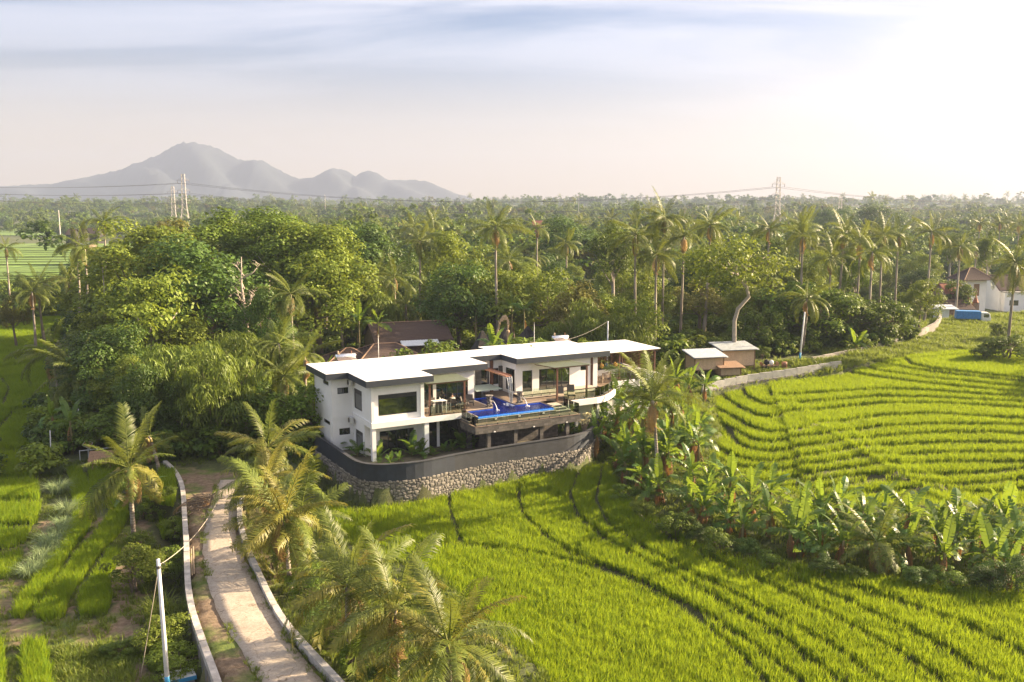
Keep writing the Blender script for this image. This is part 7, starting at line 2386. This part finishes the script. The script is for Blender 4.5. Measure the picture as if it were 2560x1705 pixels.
# ------------------------------------------------------------------ poles, wires, small things at the left
M['pole'] = mat_plain('painted_pole', (.60, .62, .63), .6, .15, 3)
M['pole_blue'] = mat_plain('blue_band', (.05, .30, .55), .6, .1, 3)
M['wire'] = mat_plain('cable', (.10, .10, .10), .7, .1, 3)
M['cord'] = mat_plain('pale_cord', (.45, .40, .33), .8, .1, 3)
def pole(px, py, tx, ty, label, r=.10, band=None, D=None, cap_=True):
    if D is None: x, y, z = ground_px(px, py)
    else:
        x, y, z = at_depth(px, py, D); z = gz(x, y)
    X, Y, Z = at_depth(tx, ty, y)
    o = empty('utility_pole', (x, y, z - .1), 0, label, 'pole')
    t = Vector((X - x, 0, Z - z + .1))
    MB().tube([(0, 0, 0), tuple(t * .5), tuple(t)], [r * 1.15, r, r * .8], 10).build('shaft', M['pole'], o, True)
    if band:
        a, b = t * band[0], t * band[1]
        MB().tube([tuple(a), tuple(b)], r * 1.16, 10).build('painted_band', M['pole_blue'], o, True)
    if cap_:
        MB().tube([tuple(t * .985 - Vector((.0, 0, 0))), tuple(t * .985 + Vector((.35, -.1, -.1)))], .02, 5).build('bracket', M['wire'], o)
    return Vector((X, Y, Z)), o
def wire(a, b, sag, label, r=.012, mat='wire', n=16, name='cable'):
    a, b = Vector(a), Vector(b)
    o = empty(name, tuple(a), 0, label, 'cable')
    pts = [(a.lerp(b, i / n) - Vector((0, 0, sag * 4 * (i / n) * (1 - i / n)))) - a for i in range(n + 1)]
    MB().tube([tuple(p) for p in pts], r, 4).build('strand', M[mat], o)
top1, p1o = pole(424, 1775, 395, 1398, 'pale utility pole with blue band near the bottom left', .10, (.19, .24))
tv = Vector(top1) - p1o.location
MB().tube([(tv.x * .95, 0, tv.z * .95 - .06), (tv.x * .95, 0, tv.z * .95 + .06)], .11, 10).build('clamp_band', M['wire'], p1o)
g1 = ground_px(352, 1690)
wire(top1 - Vector((0, 0, .4)), (g1[0], g1[1], g1[2]), .05, 'guy wire slanting down left from the banded pole', .018, 'cord')
b2 = at_depth(566, 1205, 74)
wire(top1 - Vector((0, 0, .3)), b2, .9, 'cable running from the banded pole up over the lane', .018, 'cord')
top2, _ = pole(1518, 880, 1520, 803, 'pale pole standing behind the bar roof', .09, None, 99)
wire(top2, (*VW(22, 12), 6.9), .8, 'cable dropping from the pole behind the bar to the roof', .02, 'cord')
top3, _ = pole(1998, 908, 2012, 780, 'leaning pale pole with blue foot at the edge of the woods', .10, (.06, .22))
pole(2281, 850, 2285, 812, 'short greenish post on the far field wall', .08, None)
top5, p5o = pole(190, 1110, 196, 1022, 'slim pale pole with meter box in front of the left trees', .05, None)
MB().box(-.16, .16, -.22, -.06, 2.2, 2.75).build('meter_box', M['paint_white'], p5o)
pole(128, 1155, 125, 1076, 'thin post at the edge of the left field', .05, None)
pole(1600, 645, 1583, 643, 'distant concrete pole among the palms', .1, None, 190) if False else None
# solar lamp panel, rail and thatched hut
x, y, z = ground_px(222, 1150)
s = empty('solar_lamp_stand', (x, y, z), .3, 'small tilted solar panel on a post by the left trees', 'solar panel')
MB().tube([(0, 0, 0), (0, 0, 1.3)], .04, 6).build('post', M['pole'], s)
pn = MB().box(-.36, .36, -.34, .34, -.02, .02).build('frame', M['metal_pale'], s); pn.location = (0, -.1, 1.5); pn.rotation_euler = (R(50), R(30), 0)
c2 = MB().box(-.31, .31, -.29, .29, .021, .026).build('cells', M['copper'], pn)
s = empty('water_pipe', (*ground_px(240, 1152)[:2], 0), .25, 'pale pipe rail beside the small solar panel', 'pipe')
zg_ = ground_px(240, 1152)[2]
MB().tube([(-1.3, 0, zg_ + 1.0), (1.6, 0, zg_ + 1.15)], .04, 6).build('rail', M['pole'], s)
for sx in (-1.3, 1.6):
    MB().tube([(sx, 0, zg_), (sx, 0, zg_ + 1.05)], .04, 6).build('post', M['pole'], s)
x, y, z = ground_px(258, 1180)
s = empty('field_hut', (x, y, z), .2, 'tiny field hut with dry thatch roof left of the leaning palm', 'hut')
for sx in (-.7, .7):
    for sy in (-.5, .5):
        MB().box(sx - .05, sx + .05, sy - .05, sy + .05, 0, 1.2).build('post', M['wood'], s)
MB().hexa([(-1.0, -.9, 1.0), (1.0, -.9, 1.0), (1.0, .1, 1.75), (-1.0, .1, 1.75), (-1.0, -.85, 1.12), (1.0, -.85, 1.12), (1.0, .1, 1.87), (-1.0, .1, 1.87)]).build('roof', M['thatch_dry'], s)
MB().hexa([(-1.0, .1, 1.75), (1.0, .1, 1.75), (1.0, 1.0, 1.0), (-1.0, 1.0, 1.0), (-1.0, .1, 1.87), (1.0, .1, 1.87), (1.0, .95, 1.12), (-1.0, .95, 1.12)]).build('roof', M['thatch_dry'], s)
# brush pile and bamboo poles by the left kerb
x, y, z = ground_px(500, 1262)
s = empty('brush_pile', (x, y, ROAD_Z - .06), 0, 'heap of dead branches and palm litter beside the left kerb', 'brush pile')
mb = MB(); rq = random.Random(15)
for i in range(150):
    a = rq.uniform(0, 6.28); d = rq.uniform(0, 1.6) ** .9; L = rq.uniform(.4, 1.5); b = rq.uniform(0, 6.28); e_ = rq.uniform(-.3, .5)
    zc_ = max(.05, .75 * (1 - d / 1.9)) * rq.uniform(.3, 1)
    c = Vector((d * math.cos(a) * .8, d * math.sin(a) * 1.5, zc_)); dd_ = Vector((math.cos(b), math.sin(b), e_)) * L * .5
    mb.tube([c - dd_, c + dd_ * .2 + Vector((0, 0, rq.uniform(-.08, .1))), c + dd_], [.03, .022, .008], 4)
o = mb.build('twigs', M['bark'], s); o['kind'] = 'stuff'
for i in range(7):
    o = link('dry_frond', FROND_DRY[i % 2], s); o.location = (rq.uniform(-.7, .7), rq.uniform(-1.6, 1.6), rq.uniform(.3, .7)); o.rotation_euler = (rq.uniform(-.4, .4), rq.uniform(-.1, .3), rq.uniform(0, 6.28)); o.scale = (.5, .5, .4)
for i in range(3):
    p, q = on_plane(473 + 5 * i, 1377 - 6 * i, ROAD_Z + .1), on_plane(475 + 5 * i, 1440 - 4 * i, ROAD_Z + .1)
    s = empty('bamboo_pole', (p[0], p[1], ROAD_Z + .0), 0, 'tan bamboo pole lying along the left kerb, %s from the kerb' % ['nearest', 'second', 'farthest'][i], 'bamboo pole')
    MB().tube([(0, 0, .05), (q[0] - p[0], q[1] - p[1], .05)], [.05, .04], 7).build('cane', M['tan'], s, True)
x, y, z = ground_px(448, 1712)
s = empty('water_tank_lid', (x, y, z), .5, 'white sheet with turquoise edge lying at the bottom by the pole', 'roof sheet')
MB().box(-.75, .75, -.5, .5, .50, .56).build('sheet', M['paint_white'], s)
MB().box(-.77, .77, -.54, -.502, .36, .56).build('edge', M['pole_blue'], s)
MB().box(-.68, .68, -.44, .44, 0, .498).build('box_body', M['concrete'], s)

# ------------------------------------------------------------------ pylons, masts, lines
M['galv'] = mat_plain('galvanised_steel', (.42, .40, .38), .6, .15, .3, Metallic=.2)
def pylon(px, tpy, D, H, label, w0=9.0, rz=.3):
    X, Y, Z = at_depth(px, tpy, D)
    zb = Z - H
    o = empty('pylon', (X, Y, zb), rz, label, 'pylon', 'pylons of the power line')
    def half(t):
        return w0 / 2 * (1 - t / .55 * .68) if t < .55 else w0 / 2 * .32 * (1 - (t - .55) * .75)
    lv = [0, .14, .27, .38, .47, .55, .62, .69, .76, .83, .90, .96, 1.0]
    mb = MB(); r_ = .085
    for a, b in zip(lv[:-1], lv[1:]):
        h0, h1 = half(a), half(b)
        c0 = [(-h0, -h0), (h0, -h0), (h0, h0), (-h0, h0)]; c1 = [(-h1, -h1), (h1, -h1), (h1, h1), (-h1, h1)]
        for k in range(4):
            j = (k + 1) % 4
            mb.tube([(*c0[k], a * H), (*c1[k], b * H)], r_ * 1.3, 4, False)
            mb.tube([(*c0[k], a * H), (*c1[j], b * H)], r_ * .8, 4, False)
            mb.tube([(*c0[j], a * H), (*c1[k], b * H)], r_ * .8, 4, False)
            mb.tube([(*c1[k], b * H), (*c1[j], b * H)], r_ * .8, 4, False)
    mb.build('lattice', M['galv'], o)
    arms = []
    for t in (.63, .77, .91):
        for sx in (-1, 1):
            L = 3.4
            am = MB()
            h = half(t)
            for sy in (-1, 1):
                am.tube([(sx * h, sy * h, t * H), (sx * (h + L * .75), 0, t * H + .2)], r_, 4, False)
            am.tube([(sx * h, 0, t * H + 1.6), (sx * (h + L * .75), 0, t * H + .2)], r_, 4, False)
            ao = am.build('cross_arm', M['galv'], o)
            MB().tube([(sx * (h + L * .75), 0, t * H + .2), (sx * (h + L * .75), 0, t * H - 1.6)], .14, 5).build('insulator', M['wire'], ao)
            arms.append(Matrix.Rotation(rz, 3, 'Z') @ Vector((sx * (h + L * .75), 0, t * H - 1.6)) + Vector((X, Y, zb)))
    return arms
A1 = pylon(457, 435, 600, 46, 'lattice pylon at the left, taller of the pair', rz=.2)
A2 = pylon(431, 466, 720, 46, 'lattice pylon at the left, shorter and further of the pair', rz=.2)
A3 = pylon(1947, 443, 560, 46, 'lattice pylon on the right, nearer of the pair', rz=-.1)
A4 = pylon(2102, 490, 720, 44, 'lattice pylon on the right, further of the pair', rz=-.1)
lvl = ['lower', 'lower', 'middle', 'middle', 'upper', 'upper']
for i in range(6):
    sd_ = ['near', 'far'][i % 2]
    wire(A1[i], A3[i], 10.5, '%s %s power line across the middle of the picture' % (lvl[i], sd_), .075, 'wire', 36, 'power_line')
    L = Vector(at_depth(-160, 492 - 14 * (i // 2), 560))
    wire(A1[i], L, 2.0, '%s %s power line running off at the left' % (lvl[i], sd_), .075, 'wire', 16, 'power_line')
    Rr_ = Vector(at_depth(2760, 528 - 13 * (i // 2), 620))
    wire(A3[i], Rr_, 5.0, '%s %s power line running off at the right' % (lvl[i], sd_), .075, 'wire', 20, 'power_line')
for px, py, D, h, lab in ((1447, 484, 900, 34, 'thin radio mast on the ridge right of the middle'), (812, 486, 900, 34, 'thin radio mast right of the small peaks'), (2428, 504, 900, 28, 'thin radio mast at the far right'), (146, 525, 430, 12, 'thin radio mast at the far left village')):
    X, Y, Z = at_depth(px, py, D)
    o = empty('radio_mast', (X, Y, Z - h), 0, lab, 'mast')
    MB().tube([(0, 0, 0), (0, 0, h)], [.35, .2], 5).build('shaft', M['galv'], o)

# ------------------------------------------------------------------ mountains and air
mp_ = [(0, 305), (120, 299), (240, 292), (400, 262), (540, 232), (650, 192), (740, 155), (800, 120), (850, 100), (900, 104), (970, 120), (1050, 155), (1115, 187), (1160, 182), (1210, 187), (1270, 222), (1340, 258), (1380, 270), (1440, 265), (1490, 238), (1535, 218), (1590, 232), (1635, 256), (1660, 243), (1690, 235), (1730, 243), (1785, 275), (1880, 275), (1960, 280), (2020, 305), (2100, 340), (2200, 365), (2330, 376), (2600, 384)]
MD = 4300.
mx = np.array([at_depth(a * .5435, 300 + b * .5435, MD)[0] for a, b in mp_]); mz = np.array([at_depth(a * .5435, 300 + b * .5435, MD)[2] for a, b in mp_])
xs = np.concatenate([np.linspace(-4300, mx[0], 24)[:-1], np.linspace(mx[0], mx[-1], 190)])
hx = np.interp(xs, mx, mz)
hx[:23] = np.interp(xs[:23], [-4300, mx[0]], [20, mz[0]])
ys = np.linspace(-1, 1, 33)
rm = np.random.RandomState(5)
Vm = []
ph = rm.uniform(0, 6.28, 6)
for j, v in enumerate(ys):
    for i, xx in enumerate(xs):
        h = max(hx[i], 0)
        wdt = 260 + h * 1.5
        k = 1 - abs(v)
        gully = 1 + .22 * (1 - k) * k * 4 * math.sin(xx * .022 + 3 * math.sin(v * 4 + ph[0]) + ph[1])
        z = (h + 6) * (k ** 1.25) * (gully if abs(v) > .02 else 1) - 6 + (rm.normal(0, .012) * h if abs(v) > .02 else rm.normal(0, .009) * h)
        Vm.append((xx + v * 30 * math.sin(xx * .01), MD + v * wdt, z + (8 if False else 0)))
nxm = len(xs)
idm = np.arange(nxm * len(ys)).reshape(len(ys), nxm)
Fm = np.stack([idm[:-1, :-1], idm[:-1, 1:], idm[1:, 1:], idm[1:, :-1]], -1).reshape(-1, 4)
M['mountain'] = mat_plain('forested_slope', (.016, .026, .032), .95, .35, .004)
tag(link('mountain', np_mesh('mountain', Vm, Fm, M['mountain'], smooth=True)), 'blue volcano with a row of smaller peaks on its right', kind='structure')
hz_ = MB().box(-4700, 4700, -420, 5500, -30, 330).build('haze', M['ground'])
hz_.data.materials.clear()
t = NT('warm_haze')
def vol(col, dens, g):
    v = t.n('ShaderNodeVolumePrincipled')
    v.inputs['Color'].default_value = (*col, 1)
    v.inputs['Density'].default_value = dens
    v.inputs['Anisotropy'].default_value = g
    return v.outputs[0]
ad = t.n('ShaderNodeAddShader')                       # bluish air and warm damp
t.l(vol((.16, .39, .78), 0.00016, 0.0), ad.inputs[0])
t.l(vol((.86, .64, .42), 0.00009, 0.6), ad.inputs[1])
t.l(ad.outputs[0], t.out.inputs['Volume'])
hz_.data.materials.append(t.m)
tag(hz_, 'thin morning haze over the valley', kind='stuff')
